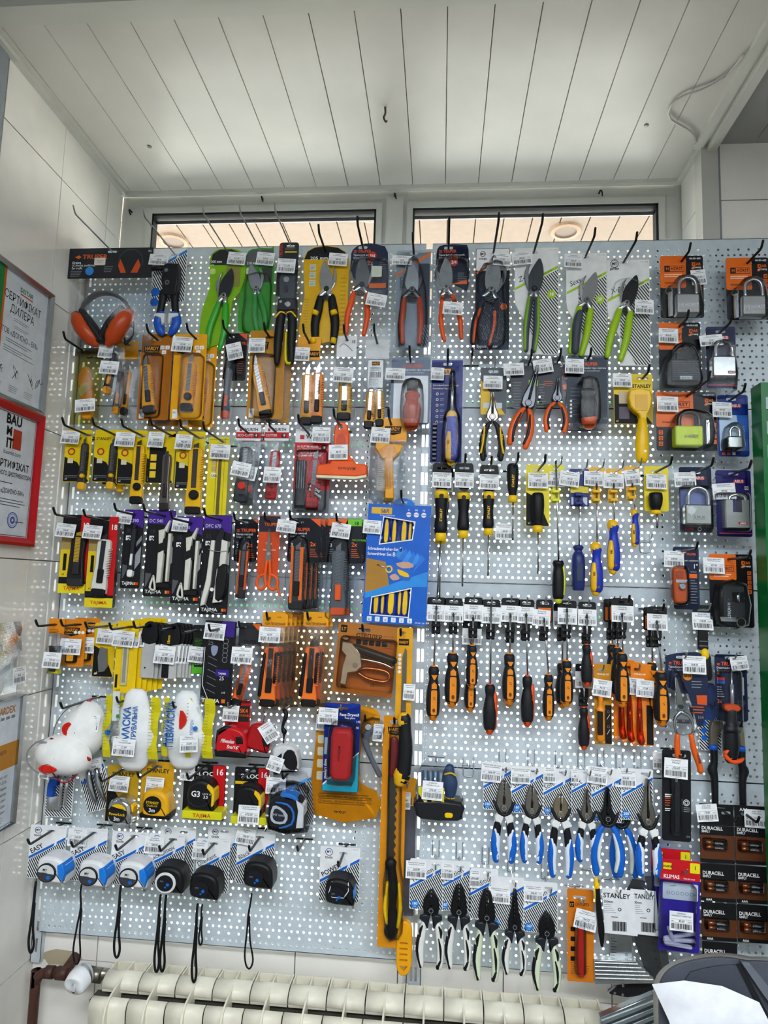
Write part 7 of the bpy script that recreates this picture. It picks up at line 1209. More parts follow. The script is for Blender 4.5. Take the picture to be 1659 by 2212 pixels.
M = it.part('riveter_body'); M.prism([(1540, 1560), (1562, 1560), (1566, 1572), (1552, 1590), (1551, 1612), (1533, 1612), (1535, 1575)], 2, 12, ('#6f6a5c', .4, .3), 2); M.prism([(1596, 1560), (1608, 1560), (1610, 1620), (1600, 1620)], 2, 10, ('#8c8468', .4, .3), 2); M.disc(1602, 1566, 4, 10, 14, DSTEEL)
for x, dx in ((1542, -1), (1602, 1)): M = it.part('handle'); M.sweep([(x, 1618, 8, 8.5, 8), (x, 1650, 8, 8, 8), (x+dx*4, 1665, 8, 11, 8), (x, 1684, 8, 8, 8), (x, 1740, 8, 7, 7)], ('#15171b', .45), 10); K = it.part('blue_band', M, label='blue band'); K.rod(x, 1612, x, 1622, 8, 9.4, ('#1a5fd0', .4))
it = prod('pruner_pack', 'striped card with blue discs behind the navy card', 'card', 1532, 1520, 12, (1532, 1500), L=40); m = card(it, 1508, 1470, 1556, 1620, CARDW, 3, (14, 4)); m.stripes([(1509, 1560), (1555, 1540), (1555, 1619), (1509, 1619)], 1, INK, 5, 2.6, 45); [m.disc(1519, 1562+i*16, 6, .9, 1.3, BLUE, 14) for i in range(3)]; m.prism(rr(1512, 1475, 1545, 1555, 8), .8, 1.4, ('#35559c', .3))
it = prod('file_pack', 'long black card of a slim file with white and orange print', 'file', 1467, 1632, 60, None, L=78, ang=1); m = card(it, 1430, 1620, 1492, 1815, ('#15171b', .35), 5, (30, 6)); m.text('TRUPER', 1458, 1682, 5, 1, WHT, ang=90, bold=1); m.lines(1436, 1716, 1452, 2, 4, 1, WHT, 2); m.lines(1436, 1724, 1454, 4, 5, 1, ('#c4552a', .5), 2); m.lines(1436, 1746, 1450, 2, 4, 1, WHT, 2); [m.ring(1482, 1732, r, 1.2, 1, WHT, 12) for r in (7, 4)]; m.lines(1476, 1742, 1491, 3, 4, 1, GREY, 1.5); m.text('104', 1480, 1806, 5, 1, GREY); M = it.part('file'); M.prism(rr(1458, 1690, 1468, 1796, 3), 2, 6, ('#2d3136', .3, .6), 1); blister(it, rr(1452, 1675, 1476, 1805, 6), 12); tag(it, 1436, 1638, 51, 42, '276.00', 'Скребок|Ремонт', 3, 12)
it = prod('price_card', 'loose white price tag half hidden behind the long black card', 'price tag', 1422, 1625, 20, None, L=None); tag(it, 1409, 1624, 34, 37, '132.00', 'Скребок', 1, 2)
# boxed multi screwdriver
it = prod('screwdriver_set_pack', 'clear tube box with a blue and yellow screwdriver and shafts', 'screwdriver set', 942, 1645, 46, None, steel=True, L=52); B = it.part('case'); B.prism(smooth([(905, 1740), (905, 1680), (912, 1658), (930, 1650), (970, 1652), (988, 1664), (994, 1700), (996, 1745)], 2, True), 0, 40, CLEAR, 8, sm=True); B = it.part('base', label='black base with yellow button'); B.prism(smooth([(904, 1732), (996, 1732), (1000, 1758), (990, 1772), (914, 1772), (902, 1756)], 2, True), 0, 44, ('#1c1e22', .4), 6); B.prism(rr(962, 1754, 980, 1764, 5), 43, 47, YEL, 1)
m = it.part('sleeve_card'); m.prism([(906, 1702), (960, 1702), (960, 1752), (906, 1745)], 41, 42, ('#d9d01d', .4)); m.poly([(906, 1715), (930, 1750), (906, 1745)], 42.3, INK); m.text('9', 918, 1738, 8, 42.6, WHT, bold=1); m.text('STANLEY', 958, 1722, 6, 42.3, INK, al='r', bold=1); m.rect(925, 1728, 934, 1738, 42.4, INK); m.lines(938, 1730, 956, 3, 4, 42.3, DK)
h = it.part('handle'); h.sweep([(972, 1660, 20, 10, 9), (970, 1672, 20, 13, 11), (972, 1690, 20, 17, 14), (974, 1706, 20, 14, 12), (974, 1722, 20, 9, 9)], ('#2a4468', .45), 12); K = it.part('yellow_trim', h, label='yellow trim'); K.sweep([(962, 1672, 30, 2, 3), (974, 1668, 32, 2, 3), (984, 1674, 28, 2, 3)], YEL, 6); K.sweep([(974, 1718, 20, 9, 9), (974, 1732, 20, 12, 10)], YEL, 10)
for i in range(4): s_ = it.part('shaft', label='blue sleeved shaft'); s_.sweep([(914+i*11, 1668, 16, 3, 3), (917+i*10, 1712, 16, 4, 4)], ('#3a5a78', .3), 8)
tag(it, 915, 1688, 43, 38, '373.00', 'STANLEY|Multifunctional', 3, 46)
# pliers
def pl(lab, hx, hy, x0, y0, x1, y1, T, sch, head_, num, title, tg, d=52, sc=1., hl=1., k=1.):
    it = prod('pliers_pack', lab, 'pliers', hx, hy, d, None, steel=True, plate='v', L=d+26); mycard(it, x0, y0, x1, y1, title, BLUE, 'tools' if hl == 1.01 else None, .36 if y1-y0 > 100 else .36, num, 11); pliers(it, T, sch, head_, sc, hl)
    if tg: tag(it, *tg)
    return it
BP = 'blue, black and white handled '
pl(BP+'combination pliers, first on the blue row', 1090, 1662, 1044, 1647, 1104, 1750, (1090, 1745, 0, 1), SOFT, 'comb', '180', 'Soft', (1041, 1649, 44, 40, '366.00', 'Плоскогубці Soft Touch', 4, 5), 50, .95, 1.04)
pl(BP+'short pliers, second on the blue row', 1155, 1665, 1105, 1656, 1174, 1757, (1150, 1752, 0, .9), SOFT, 'comb', '160', 'Soft', (1104, 1660, 42, 34, '218.00', 'Плоскогубці Soft Touch', 1, 5), 54, 1.0, 1.1)
pl(BP+'side cutters, third on the blue row', 1216, 1668, 1173, 1661, 1236, 1763, (1212, 1758, 0, .95), dict(SOFT, metal=('#a09680', .3, .9)), 'cut', '160', 'Soft', (1174, 1659, 27, 33, '245.00', 'Soft Touch', 1, 5), 50, 1.05, 1.28)
pl(BP+'slim needle pliers, fourth on the blue row', 1268, 1669, 1234, 1664, 1281, 1757, (1268, 1762, 0, .88), SOFT, 'needle', None, 'Soft', (1234, 1664, 16, 29, '45', '', 1, 5), 56, 1.0, 1.0)
pl('thick all blue pliers with black jaws, fifth on the blue row', 1312, 1667, 1277, 1659, 1342, 1775, (1313, 1768, 0, 1.02), POW, 'needle', '180', 'Power', (1271, 1656, 44, 36, '326.00', 'Довгогубці Power', 6, 5), 58, 1.45, 1.08)
pl('second thick all blue pliers, partly behind the fifth', 1345, 1665, 1325, 1662, 1372, 1762, (1342, 1772, -4, 1.0), POW, 'needle', None, '', None, 26, 1.2, 1.1)
pl(BP+'long nose pliers, last on the blue row', 1393, 1671, 1340, 1661, 1410, 1772, (1400, 1774, 0, 1.0), SOFT, 'long', '200', 'Soft', (1329, 1665, 45, 37, '354.00', 'Довгогубці Soft Touch', 1, 5), 52, 1.0, 1.04)
WP = 'white handled '
pl(WP+'side cutters on a striped card, first of the bottom row', 941, 1868, 886, 1857, 958, 1966, (933, 1967, 0, .98), TRAD, 'cut', '180', 'Tradition', (877, 1863, 45, 37, '265.00', 'Бокорізи Tradition', 1, 5), 52, 1.2, 1.15)
pl(WP+'combination pliers, second of the bottom row', 994, 1872, 951, 1860, 1017, 1968, (993, 1970, 0, .98), TRAD, 'comb', '180', 'Tradition', (953, 1867, 28, 34, '277.00', 'Tradition', 1, 5), 50, 1.1, 1.14)
pl('greenish '+WP+'long pliers, third of the bottom row', 1052, 1884, 1015, 1876, 1076, 1985, (1053, 1982, 0, 1.02), TRADG, 'comb', None, 'Tradition', (1015, 1881, 22, 38, '290.00', 'Tradition', 1, 5), 50, 1.05, 1.2)
pl('small '+WP+'needle pliers, fourth of the bottom row', 1110, 1904, 1060, 1895, 1132, 2008, (1113, 2002, 0, .88), TRAD, 'long', '160', '', (1056, 1918, 47, 34, '237.00', 'Довгогубці Tradition', 3, 5), 56, 1.15, 1.06)
pl('greenish '+WP+'cutters, fifth of the bottom row', 1185, 1918, 1131, 1906, 1204, 2015, (1182, 2016, 0, 1.0), TRADG, 'cut', '160', 'Tradition', (1132, 1915, 42, 34, '258.00', 'Бокорізи Tradition', 1, 5), 52, 1.2, 1.12)
# lower right corner
it = prod('glass_cutter_pack', 'red glass cutter on an orange brown card', 'glass cutter', 1252, 1938, 54, None, steel=True, L=84); m = card(it, 1225, 1920, 1282, 2118, ('#cf761b', .35), 4, (28, 5)); m.poly(rr(1230, 1948, 1240, 1960, 1), 1, INK); m.text('LT', 1235, 1957, 5, 1.3, AMB, al='c', bold=1); m.text('СКЛОРІЗ', 1242, 1956, 6, 1, INK, bold=1, width=30); [m.poly(rr(1232, 2002+i*21, 1242, 2012+i*21, 2), 1, INK) for i in range(4)]; m.lines(1232, 2078, 1245, 7, 4, 1, INK, .7); m.lines(1262, 2084, 1276, 4, 4, 1, INK, .7); M = it.part('cutter_body'); M.sweep([(1254, 1995, 8, 7, 6), (1255, 2016, 8, 6, 6), (1255, 2060, 8, 8, 6), (1256, 2104, 8, 7, 6)], ('#c22018', .35), 10); blister(it, rr(1244, 1990, 1268, 2110, 8), 18); tag(it, 1246, 1962, 48, 40, '104.72', 'Склоріз LT', 12, 12)
it = prod('marker_pencil', 'black mechanical marker with a yellow cap standing by the orange brown card', 'marker', 1290, 1905, 60, None, steel=True, L=70); M = it.part('barrel'); M.sweep([(1290, 1912, 10, 6, 6), (1293, 1950, 10, 6, 6), (1298, 2000, 10, 7.5, 7), (1300, 2030, 10, 5, 5), (1300, 2042, 10, 3, 3)], BLK, 10); K = it.part('cap', M, label='yellow cap'); K.sweep([(1289, 1900, 10, 4, 4), (1290, 1916, 10, 7, 7)], YEL, 10); K.rod(1284, 1916, 1286, 1948, 14, 1.5, YEL)
for lab, x, y, tw, txt, n in (('metal square with a white barcode tag marked 250', 1330, 1918, 68, '250mm', 0), ('longer metal square with a white barcode tag marked 300', 1392, 1920, 54, '300mm', 1)):
    it = prod('square_rule', lab, 'square', x, y, 44-n*6, None, steel=True, L=74); m = it.part('paper_tag'); m.prism([(x-30, y+2), (x-30+tw, y+4), (x-22+tw, y+100), (x-24, y+98)], 9, 9.6, CARDW); m.text('STANLEY', x-27, y+22, 10, 9.9, INK, bold=1, width=min(58, tw-6)); m.text(txt, x-26, y+33, 5, 9.9, INK, bold=1); m.lines(x-26, y+37, x, 5, 4, 9.9, GREY); m.ring(x+8, y+46, 4, 1.5, 9.9, INK, 8); m.lines(x-10, y+62, x+14, 1, 3, 9.9, INK, 1.4); [m.rect(x-8+i*2.2, y+72, x-6.8+i*2.2+(i % 3)*.4, y+92, 9.9, INK) for i in range(14)]
    b = it.part('ruler_blade', label='graduated steel blade')
    if n == 0: b.prism([(1318, 1945), (1362, 1952), (1362, 2060), (1316, 2076)], 2, 3.2, ('#9fa3a4', .3, .9)); [b.rect(1318, 2024+i*6, 1326+(i % 2)*4, 2025+i*6, 3.5, INK) for i in range(8)]; b.text('15', 1346, 2060, 6, 3.5, INK)
    else: b.prism([(1352, 1925), (1366, 1900), (1388, 1900), (1440, 2120), (1400, 2120), (1372, 2040)], 0, 1.2, ('#55585b', .35, .8)); b.prism([(1392, 1890), (1405, 1890), (1448, 2100), (1430, 2110)], 1.3, 2.5, ('#64676a', .35, .8)); [b.text(str(14+i), 1398+i*3.4, 2000+i*16, 4, 2.8, INK, ang=78) for i in range(8)]
    h = it.part('aluminium_handle', label='ribbed aluminium handle')
    if n == 0:
        h.prism([(1283, 2076), (1372, 2072), (1414, 2112), (1414, 2116), (1285, 2128)], 0, 16, ('#c6cacc', .25, .9), 1.5); [h.prism([(1285, 2082+i*8), (1380+i*8, 2078+i*7.4), (1384+i*8, 2080.5+i*7.4), (1285, 2085+i*8)], 15, 17.5, ('#dfe2e3', .2, 1.)) for i in range(5)]
    else: it.parts.remove(h); it = Item('aluminium_square', 'ribbed aluminium square resting over the right end of the radiator', 'square', 1300, 2200, 140); it.kind = 'tree'; h = it.part('ribbed_bar'); h.prism([(1298, 2200), (1412, 2142), (1440, 2160), (1440, 2240), (1300, 2240)], 0, 14, ('#9ca6aa', .25, .9), 2); [h.prism([(1300, 2206+i*9), (1430, 2146+i*8), (1432, 2150+i*8), (1301, 2210+i*9)], 13, 16, ('#5d666b' if i % 2 else '#b9c1c4', .25, .9)) for i in range(7)]
it = prod('angle_bracket', 'black steel angle with round rivets below the aluminium square', 'square', 1360, 2135, 30, None, L=None); m = it.part('plate'); m.prism([(1314, 2144), (1330, 2132), (1410, 2118), (1420, 2126), (1400, 2146), (1356, 2156), (1318, 2152)], 0, 3, ('#1e1f22', .4), .6); [m.disc(x, y, 3, 3, 4.4, STEEL, 10) for x, y in ((1328, 2148), (1345, 2150), (1346, 2131))]; m = it.part('edge', label='pale edge strip'); m.prism([(1312, 2146), (1330, 2131), (1332, 2133), (1316, 2147)], 0, 4, GREY)
it = prod('anchor_pack', 'purple blister with wall plugs under a red and yellow header', 'wall plugs', 1474, 1881, 60, None, steel=True, L=78, ang=2); m = card(it, 1425, 1858, 1512, 2054, ('#33249a', .35), 4, (16, 8)); w = 1; m.poly(rr(1425, 1858, 1512, 1902, 3), w, ('#c91a22', .35)); m.rect(1432, 1866, 1450, 1880, w+.3, ('#e9dc1c', .4)); m.text('10x80B', 1441, 1876, 5, w+.6, INK, al='c', bold=1); m.poly(rr(1490, 1862, 1511, 1884, 2), w+.3, ('#e9dc1c', .4)); m.text('1', 1500, 1876, 8, w+.6, INK, al='c', bold=1); m.text('KLIMAS', 1433, 1899, 8, w+.3, WHT, bold=1); m.text('Wkręt-met', 1476, 1899, 4, w+.3, WHT); m.poly(rr(1432, 1908, 1508, 1944, 3), w, ('#c8d0dc', .3)); [m.ring(1444+i*10, 1930, 4, .7, w+.3, DK, 6) for i in range(6)]; m.sweep([(1448, 1916, w, .6, .1), (1460, 1914, w, .6, .1)], DK, 4, 1)
for i, (a, b, c2, e) in enumerate(((1440, 2030, 1500, 2014), (1440, 2034, 1500, 2030), (1448, 2008, 1456, 2030), (1442, 2040, 1494, 2044))): M = it.part('wall_plug'); M.sweep([(a, b, 8+i*3, 4.5, 4.5), (c2, e, 8+i*3, 4.5, 4.5)], ('#b9b8cc', .35), 8, 1)
blister(it, rr(1434, 1916, 1508, 2046, 8), 26); tag(it, 1449, 1970, 50, 39, '40.60', 'Дюбель|швидкого монтажу', 1, 30); it.copy(-6, -8, 34, 'second purple blister of wall plugs behind the front one')
# batteries
def batt(x0, x1, y0, rows, lab, hx, tg, d=50):
    it = prod('battery_strip', lab, 'batteries', hx, y0+18, d, None, L=d+50); W = x1-x0; H = 88
    m = card(it, x0, y0, x1, y0+46, BLK, 2, (20, 6)); m.text('AAA', x0+W*.28, y0+12, 7, 1, WHT, al='c', bold=1); m.lines(x0+W*.5, y0+7, x1-4, 1, 3, 1, GREY)
    for r in range(rows):
        y = y0+47+r*H*.93-(r > 0)*0; c = card(it, x0, y, x1, y+H*.9, BLK, 2, None, name='tear_off_card'); w = 1; top = (0 if r == 0 else 14); c.poly([(x0+.5, y+top+20), (x1-.5, y+top+20), (x1-.5, y+H*.9-8), (x0+.5, y+H*.9-8)], w, ('#5a3119', .45)); c.text('DURACELL', x0+4, y+top+9, 7.5, w, WHT, bold=1, width=W*.62); c.text('SIMPLY', x0+4, y+top+15, 4.5, w, WHT, bold=1); c.lines(x0+5, y+top+24, x0+W*.36, 3, 4, w+.3, ('#2a1408', .5), 1.6)
        if r: c.text('AAA', x0+W*.14, y+H*.9-1.5, 5, w, WHT, bold=1)
        for k in range(2):
            yy = y+top+(38 if r == 0 else 31)+k*10; b = it.part('battery'); b.rod(x0+16, yy, x0+30, yy, 8, 4.6, ('#c06a3a', .25, .8)); b.rod(x0+30, yy, x0+58, yy, 8, 4.6, ('#17181a', .3)); b.rod(x0+58, yy, x0+60, yy, 8, 1.6, STEEL); b.text('DURACELL', x0+33, yy+1.4, 2.8, 13, WHT)
        blister(it, rr(x0+12, y+top+(32 if r == 0 else 25), x0+63, y+top+(55 if r == 0 else 48), 4), 14, par=None)
    tag(it, *tg); return it
batt(1510, 1584, 1738, 4, 'left strip of battery cards with copper topped cells', 1568, (1503, 1742, 46, 37, '75.00', 'AAA LR03|DURACELL', -5, 6), 50)
batt(1586, 1660, 1740, 3, 'right strip of battery cards at the right edge', 1610, (1608, 1748, 54, 38, '79.00', 'AAA LR03|DURACELL', 1, 6), 50)
# ================================================================== LEFT COLUMN, ROWS 6-8
def mask(it, cx, cy, rx, ry, a, par=None):
    m = it.part('mask_shell'); m.T = (cx, cy, a, 1); n, k = 20, 7; R = []
    for j in range(k+1):
        t = j/k; r = cos(t*pi/2)**.8 if j < k else 0.02
        R.append([m.V(rx*r*cos(2*pi*i/n)*(1+.10*sin(2*pi*i/n)), ry*r*sin(2*pi*i/n), 4+42*sin(t*pi/2)+(.8*(i % 2) if j in (1, 2, 3) else 0)) for i in range(n)])
    for j in range(k):
        for i in range(n): m.F([R[j][i], R[j+1][i], R[j+1][(i+1) % n], R[j][(i+1) % n]], ('#efefec', .75, 0, 'fold'), True)
    e = it.part('rim', m); e.T = m.T; e.sweep([(rx*cos(2*pi*i/20)*(1+.10*sin(2*pi*i/20)), ry*sin(2*pi*i/20), 4, 1.3, 1.3) for i in range(21)], ('#7d7d7d', .5), 6, 2); return m
it = prod('dust_mask', 'upper white cup mask with a red valve hanging on the left', 'mask', 186, 1514, 60, (127, 1508)); mask(it, 167, 1584, 46, 62, 8); v = it.part('red_valve', label='red round valve'); v.disc(152, 1578, 15, 36, 44, ('#cf2316', .35), 18, 2, 15); v.ring(152, 1578, 9, 1, 44.4, ('#8f120c', .4))
for p in ([(186, 1514, 10, 1.6, .6), (160, 1550, 22, 1.6, .6), (134, 1596, 34, 1.6, .6)], [(188, 1514, 10, 2.2, .6), (205, 1540, 14, 2.2, .6), (214, 1560, 10, 2.2, .6)]): M = it.part('strap', label='dark red strap'); M.sweep(p, ('#a3121c', .6), 5)
tag(it, 178, 1541, 41, 35, '45.00', 'Респіратор', 5, 30)
it = prod('dust_mask', 'lower white cup mask with a red valve and metal nose strip', 'mask', 140, 1600, 92, None); mask(it, 120, 1640, 60, 42, 12); v = it.part('red_valve', label='red round valve'); v.disc(106, 1664, 19, 36, 44, ('#cf2316', .35), 18, 2, 9); v.ring(106, 1664, 11, 1, 44.4, ('#8f120c', .4), 16); n_ = it.part('nose_strip', label='grey nose strip'); n_.sweep([(68, 1614, 22, 1, 2), (80, 1606, 30, 2, 2), (100, 1606, 32, 2, 2)], GREY, 6)
for p in ([(112, 1600, 26, 5, 1.5), (124, 1604, 26, 3, 1), (150, 1612, 22, 1.5, 1), (166, 1626, 22, 4, 1.5), (190, 1640, 16, 4, 1)], [(176, 1660, 6, 1.6, 1), (160, 1684, 6, 1.6, 1), (140, 1690, 6, 1.6, 1), (120, 1672, 6, 1.6, 1)]): M = it.part('strap', label='dark red strap'); M.sweep(p, ('#a3121c', .6), 5)
M = it.part('price_label'); M.prism([(90, 1672), (112, 1676), (110, 1686), (88, 1682)], 20, 21, WHT); [M.rect(92+i*2, 1677, 93+i*2, 1683, 21.3, INK) for i in range(8)]
def mbag(lab, hx, hy, tip, x0, y0, x1, y1, t1, t2, side, cup, tg, d=58):
    it = prod('mask_bag', lab, 'mask', hx, hy, d, tip); M = it.part('mask_shell'); cx, cy = cup; M.sweep([(cx, y0+20, 16, 26, 14), (cx, cy-20, 18, 42, 18), (cx, y1-50, 16, 48, 20), (cx, y1-14, 12, 36, 10)], ('#e9ebea', .8, 0, 'fold'), 14)
    b = bag(it, x0, y0, x1, y1, 30, len(ITEMS), ('#f7f9f9', .1, 2.4, 'clear'), amp=6, nx=8, ny=10)
    w = 34
    for a, b_ in side:
        p = it.part('printed_strip')
        for j in range(8): ya, yb = y0+14+(y1-y0-24)*j/8, y0+14+(y1-y0-24)*(j+1)/8; o1, o2 = 2*sin(j), 2*sin(j+1); q = [p.V(a+o1, ya, w-10+4*sin(j*2)), p.V(a+o2, yb, w-10+4*sin(j*2+2)), p.V(b_+o2, yb, w-8+4*cos(j*2+2)), p.V(b_+o1, ya, w-8+4*cos(j*2))]; p.F(q, ('#d8cc1c', .35, 0, 'fold'), True)
        for j in range(16): p.rect(a+2, y0+24+j*7, a+(b_-a)*.6, y0+25+j*7, w+.5, ('#8a8f1c', .5))
    p = it.part('printed_lettering', label='blue lettering printed on the film'); p.text(t1[0], t1[1], t1[2], 15, w+4, ('#1862b5', .4), ang=-90, bold=1, width=t1[3]); p.text(t2[0], t2[1], t2[2], 10, w+4, ('#1862b5', .4), ang=-90, bold=1, width=t2[3]); return it, p
it, p = mbag('bagged white half mask with yellow edges and blue upright lettering', 278, 1510, (250, 1502), 222, 1492, 340, 1648, ('МАСКА', 284, 1600, 72), ('ФІЛЬТРУВАЛЬНА', 298, 1630, 104), [(224, 240), (254, 264), (322, 342)], (291, 1580), None); p.text('МІКРОН', 246, 1602, 8, 38, ('#2a6fc0', .4), ang=-90, width=36); p.disc(238, 1584, 6, 37, 38, ('#2a6fc0', .4)); p.rect(254, 1546, 261, 1552, 38, ('#2a8a3a', .4)); p.prism([(242, 1498), (256, 1498), (258, 1560), (243, 1560)], 32, 33, ('#d8dcdc', .5)); tag(it, 252, 1596, 46, 35, '21.00', 'Маска|фільтрувальна', 2, 44)
it, p = mbag('bagged white half mask with blue lettering reading downward and a red valve', 391, 1522, (369, 1507), 350, 1496, 462, 1646, ('ПІВМАСКА', 378, 1614, 96), ('ФІЛЬТРУВАЛЬНА', 366, 1612, 92), [(350, 362), (402, 412), (438, 460)], (400, 1584), None); p.prism(smooth([(390, 1536), (400, 1544), (404, 1556), (400, 1568), (390, 1574)], 2, True), 36, 40, ('#cf2316', .35)); p.text('МІКРОН', 420, 1586, 7, 40, ('#2a6fc0', .4), ang=-90, width=32); p.disc(424, 1572, 5, 39, 40, ('#2a6fc0', .4)); tag(it, 393, 1590, 37, 34, '25.00', 'Півмаска', -4, 44)
# tapes row 6
def mtape(it, T, W, H, body, acc, w1=36): m = tape_case(it, T, W, H, body, None, w1=w1); return m
it = prod('tape_measure_pack', 'red and black tape measure in front of a red card', 'tape measure', 512, 1520, 56, (485, 1506), steel=True); m = card(it, 488, 1512, 542, 1622, ('#b5121b', .35), 3, (10, 3)); tag(it, 483, 1524, 34, 34, '655.00', '', 2, 5); T = (505, 1574, 4, 1); m = tape_case(it, T, 68, 62, ('#c3161f', .35), None); m.text('Milwaukee', -22, 32, 8, 38.6, WHT, bold=1, width=28, it=.3); m.text('5m/16\'', -8, 43, 7, 38.6, WHT, bold=1, it=.2); k = it.part('black_bumper', label='black rubber bumper'); k.T = T; k.prism([(-34, 50), (-10, 44), (34, 46), (34, 60), (-30, 64)], 0, 39, BLK, 4); k.prism([(-34, 10), (-20, -1), (-4, -2), (-10, 8), (-26, 22), (-33, 40)], 2, 38, BLK, 4); k.prism([(8, 18), (22, 15), (26, 30), (12, 32)], 34, 40, BLK, 1.5); tape_end(it, T, 60, 56)
it = prod('tape_measure', 'small red and black tape measure turned aside behind its tag', 'tape measure', 572, 1540, 52, None, steel=True, L=56); M = it.part('cord'); M.sweep([(572, 1540, 10, .8, .8), (570, 1560, 10, .8, .8), (574, 1572, 12, 3, 2)], BLK, 6); m = tape_case(it, (568, 1568, 14, 1), 52, 56, ('#a8161c', .35), None, w1=32); m.prism(smooth([(4, 8), (22, 14), (26, 40), (10, 34)], 2, True), 30, 33, BLK); tape_end(it, (568, 1568, 14, 1), 46, 50); tag(it, 558, 1574, 31, 40, '376.00', 'Рулетка', -35, 38)
it = prod('tape_measure', 'white and black tape measure hanging low from a knotted black strap', 'tape measure', 616, 1533, 50, None, L=54); M = it.part('strap'); M.sweep([(612, 1534, 8, 4, 2), (618, 1545, 10, 5, 3), (612, 1570, 12, 3, 2), (616, 1580, 12, 6, 4), (616, 1590, 12, 2, 2), (615, 1612, 12, 1.4, 1)], BLK, 6); T = (618, 1612, -4, 1); m = tape_case(it, T, 56, 52, ('#cfd2d4', .35), None, w1=34); m.prism(smooth([(6, 8), (20, 12), (26, 36), (20, 50), (2, 44), (-4, 24)], 2, True), 33, 36, BLK, 1); m.prism([(-26, 30), (-6, 14), (-6, 22), (-20, 40)], 30, 35, BLK); tape_end(it, (618, 1612, 176, 1), 40, 44); tag(it, 589, 1632, 31, 30, '153.00', 'Рулетка', 16, 40)
it = prod('rasp_pack', 'red drywall rasp on a blue and turquoise card', 'rasp', 741, 1530, 74, (729, 1543), steel=True, L=100); m = card(it, 702, 1519, 779, 1708, ('#1d3c9e', .3), 3, (22, 4)); m.poly([(703, 1696), (778, 1626), (778, 1707), (703, 1707)], 1, ('#1ba3bd', .35)); m.poly([(703, 1692), (778, 1622), (778, 1625), (703, 1696)], 1.3, WHT); m.text('Rasp Drywall', 776, 1546, 6, 1, WHT, al='r', bold=1); m.text('Rasp plane', 768, 1552, 4, 1, WHT, al='r'); m.text('Rasp Drywall', 706, 1640, 6, 1, WHT, ang=90, bold=1); m.text('140', 770, 1560, 5, 1, WHT); m.text('50', 770, 1573, 5, 1, WHT); m.prism(rr(704, 1594, 712, 1630, 1), .9, 1.3, ('#9fb0bd', .5))
M = it.part('rasp_body'); M.prism([(721, 1578), (757, 1578), (762, 1594), (761, 1676), (754, 1686), (724, 1686), (716, 1672), (717, 1594)], 2, 30, ('#c11d20', .5, 0, 'orange'), 7); M.text('MARtools', 733, 1612, 6, 30.4, ('#5c0a0c', .5), ang=90, bold=1); blister(it, smooth([(720, 1564), (758, 1564), (768, 1590), (768, 1684), (756, 1694), (720, 1694), (711, 1680), (711, 1590)], 2, True), 38, flange=rr(698, 1515, 783, 1712, 4)); tag(it, 689, 1530, 42, 35, '220.70', 'Рубанок|для гіпсокартону', 2, 10)
it = prod('stapler_pack', 'large amber blister with a grey staple plier behind the blue rasp card', 'stapler', 790, 1555, 40, None, L=52); m = card(it, 0, 0, 1, 1, ('#e39d12', .35), slot=None, pts=smooth([(690, 1524), (780, 1524), (815, 1534), (820, 1560), (784, 1600), (784, 1690), (818, 1705), (818, 1762), (686, 1762), (684, 1600)], 2, True)); m.lines(694, 1716, 814, 3, 10, 1, ('#7a4c08', .5), 2); m.text('hardy.pl', 740, 1756, 6, 1, INK, al='c', bold=1, it=.2); [m.poly(rr(684+4, 1592+i*26, 702, 1610+i*26, 3), 1.2, ('#d7cfae', .4)) for i in range(4)]; m.text('Takerz • RO Степлер • MD Capsator • BG Такер', 692, 1724, 4, 1.4, INK, width=116); m.text('CZ Sešívačka • EE Klambripüstol • SK Zošívačka', 692, 1734, 4, 1.4, INK, width=116)
M = it.part('staple_plier'); M.sweep([(800, 1578, 16, 9, 9), (790, 1600, 16, 8, 8), (800, 1630, 16, 6, 7), (822, 1672, 16, 6, 7)], ('#5b6068', .3), 10); M.disc(796, 1570, 8, 20, 28, CHR, 14, 2); blister(it, smooth([(784, 1558), (824, 1556), (826, 1596), (784, 1600)], 2, True), 24, flange=smooth([(686, 1520), (782, 1520), (820, 1530), (826, 1562), (790, 1604), (790, 1688), (824, 1702), (824, 1768), (682, 1768), (680, 1600)], 2, True)); tag(it, 683, 1548, 28, 34, '95.00', '', 2, 5); tag(it, 808, 1563, 21, 36, '90.30', '', 3, 20)
it = prod('saw_pack', 'long narrow amber card with a toothed saw and black yellow grip', 'saw', 853, 1560, 46, (861, 1548), ang=0); m = hardy(it, 828, 1546, 880, 2030, ('#dd8e14', .35), (838, 1570), False, 3, (22, 7)); M = it.part('saw_blade'); t_ = [(862 if i % 2 else 857, 1650+i*9) for i in range(27)]; M.prism([(840, 1620), (857, 1640)]+t_+[(852, 1900), (842, 1895), (844, 1760)], 3, 5, ('#6b655a', .25, .9)); M = it.part('blade_guard', label='dark red plastic tip guard'); M.sweep([(852, 1600, 8, 9, 5), (854, 1630, 8, 10, 6), (850, 1672, 8, 8, 5)], ('#7c2226', .35), 8); M = it.part('handle'); M.sweep([(852, 1862, 10, 13, 9), (854, 1872, 10, 9, 9), (858, 1905, 10, 10, 10), (858, 1950, 10, 8, 10), (858, 1975, 10, 15, 11), (855, 2002, 10, 14, 10)], BLK, 12); K = it.part('grip_inlay', M, label='yellow grip inlay'); K.sweep([(870, 1902, 12, 3, 8), (874, 1950, 12, 5, 9), (870, 1988, 12, 4, 8)], YEL, 8); K.sweep([(846, 1902, 12, 3, 8), (843, 1950, 12, 5, 9), (848, 1982, 12, 4, 8)], YEL, 8); blister(it, smooth([(842, 1590), (868, 1590), (872, 1860), (880, 1900), (880, 2000), (862, 2018), (844, 2010), (836, 1900), (842, 1850)], 2, True), 20)
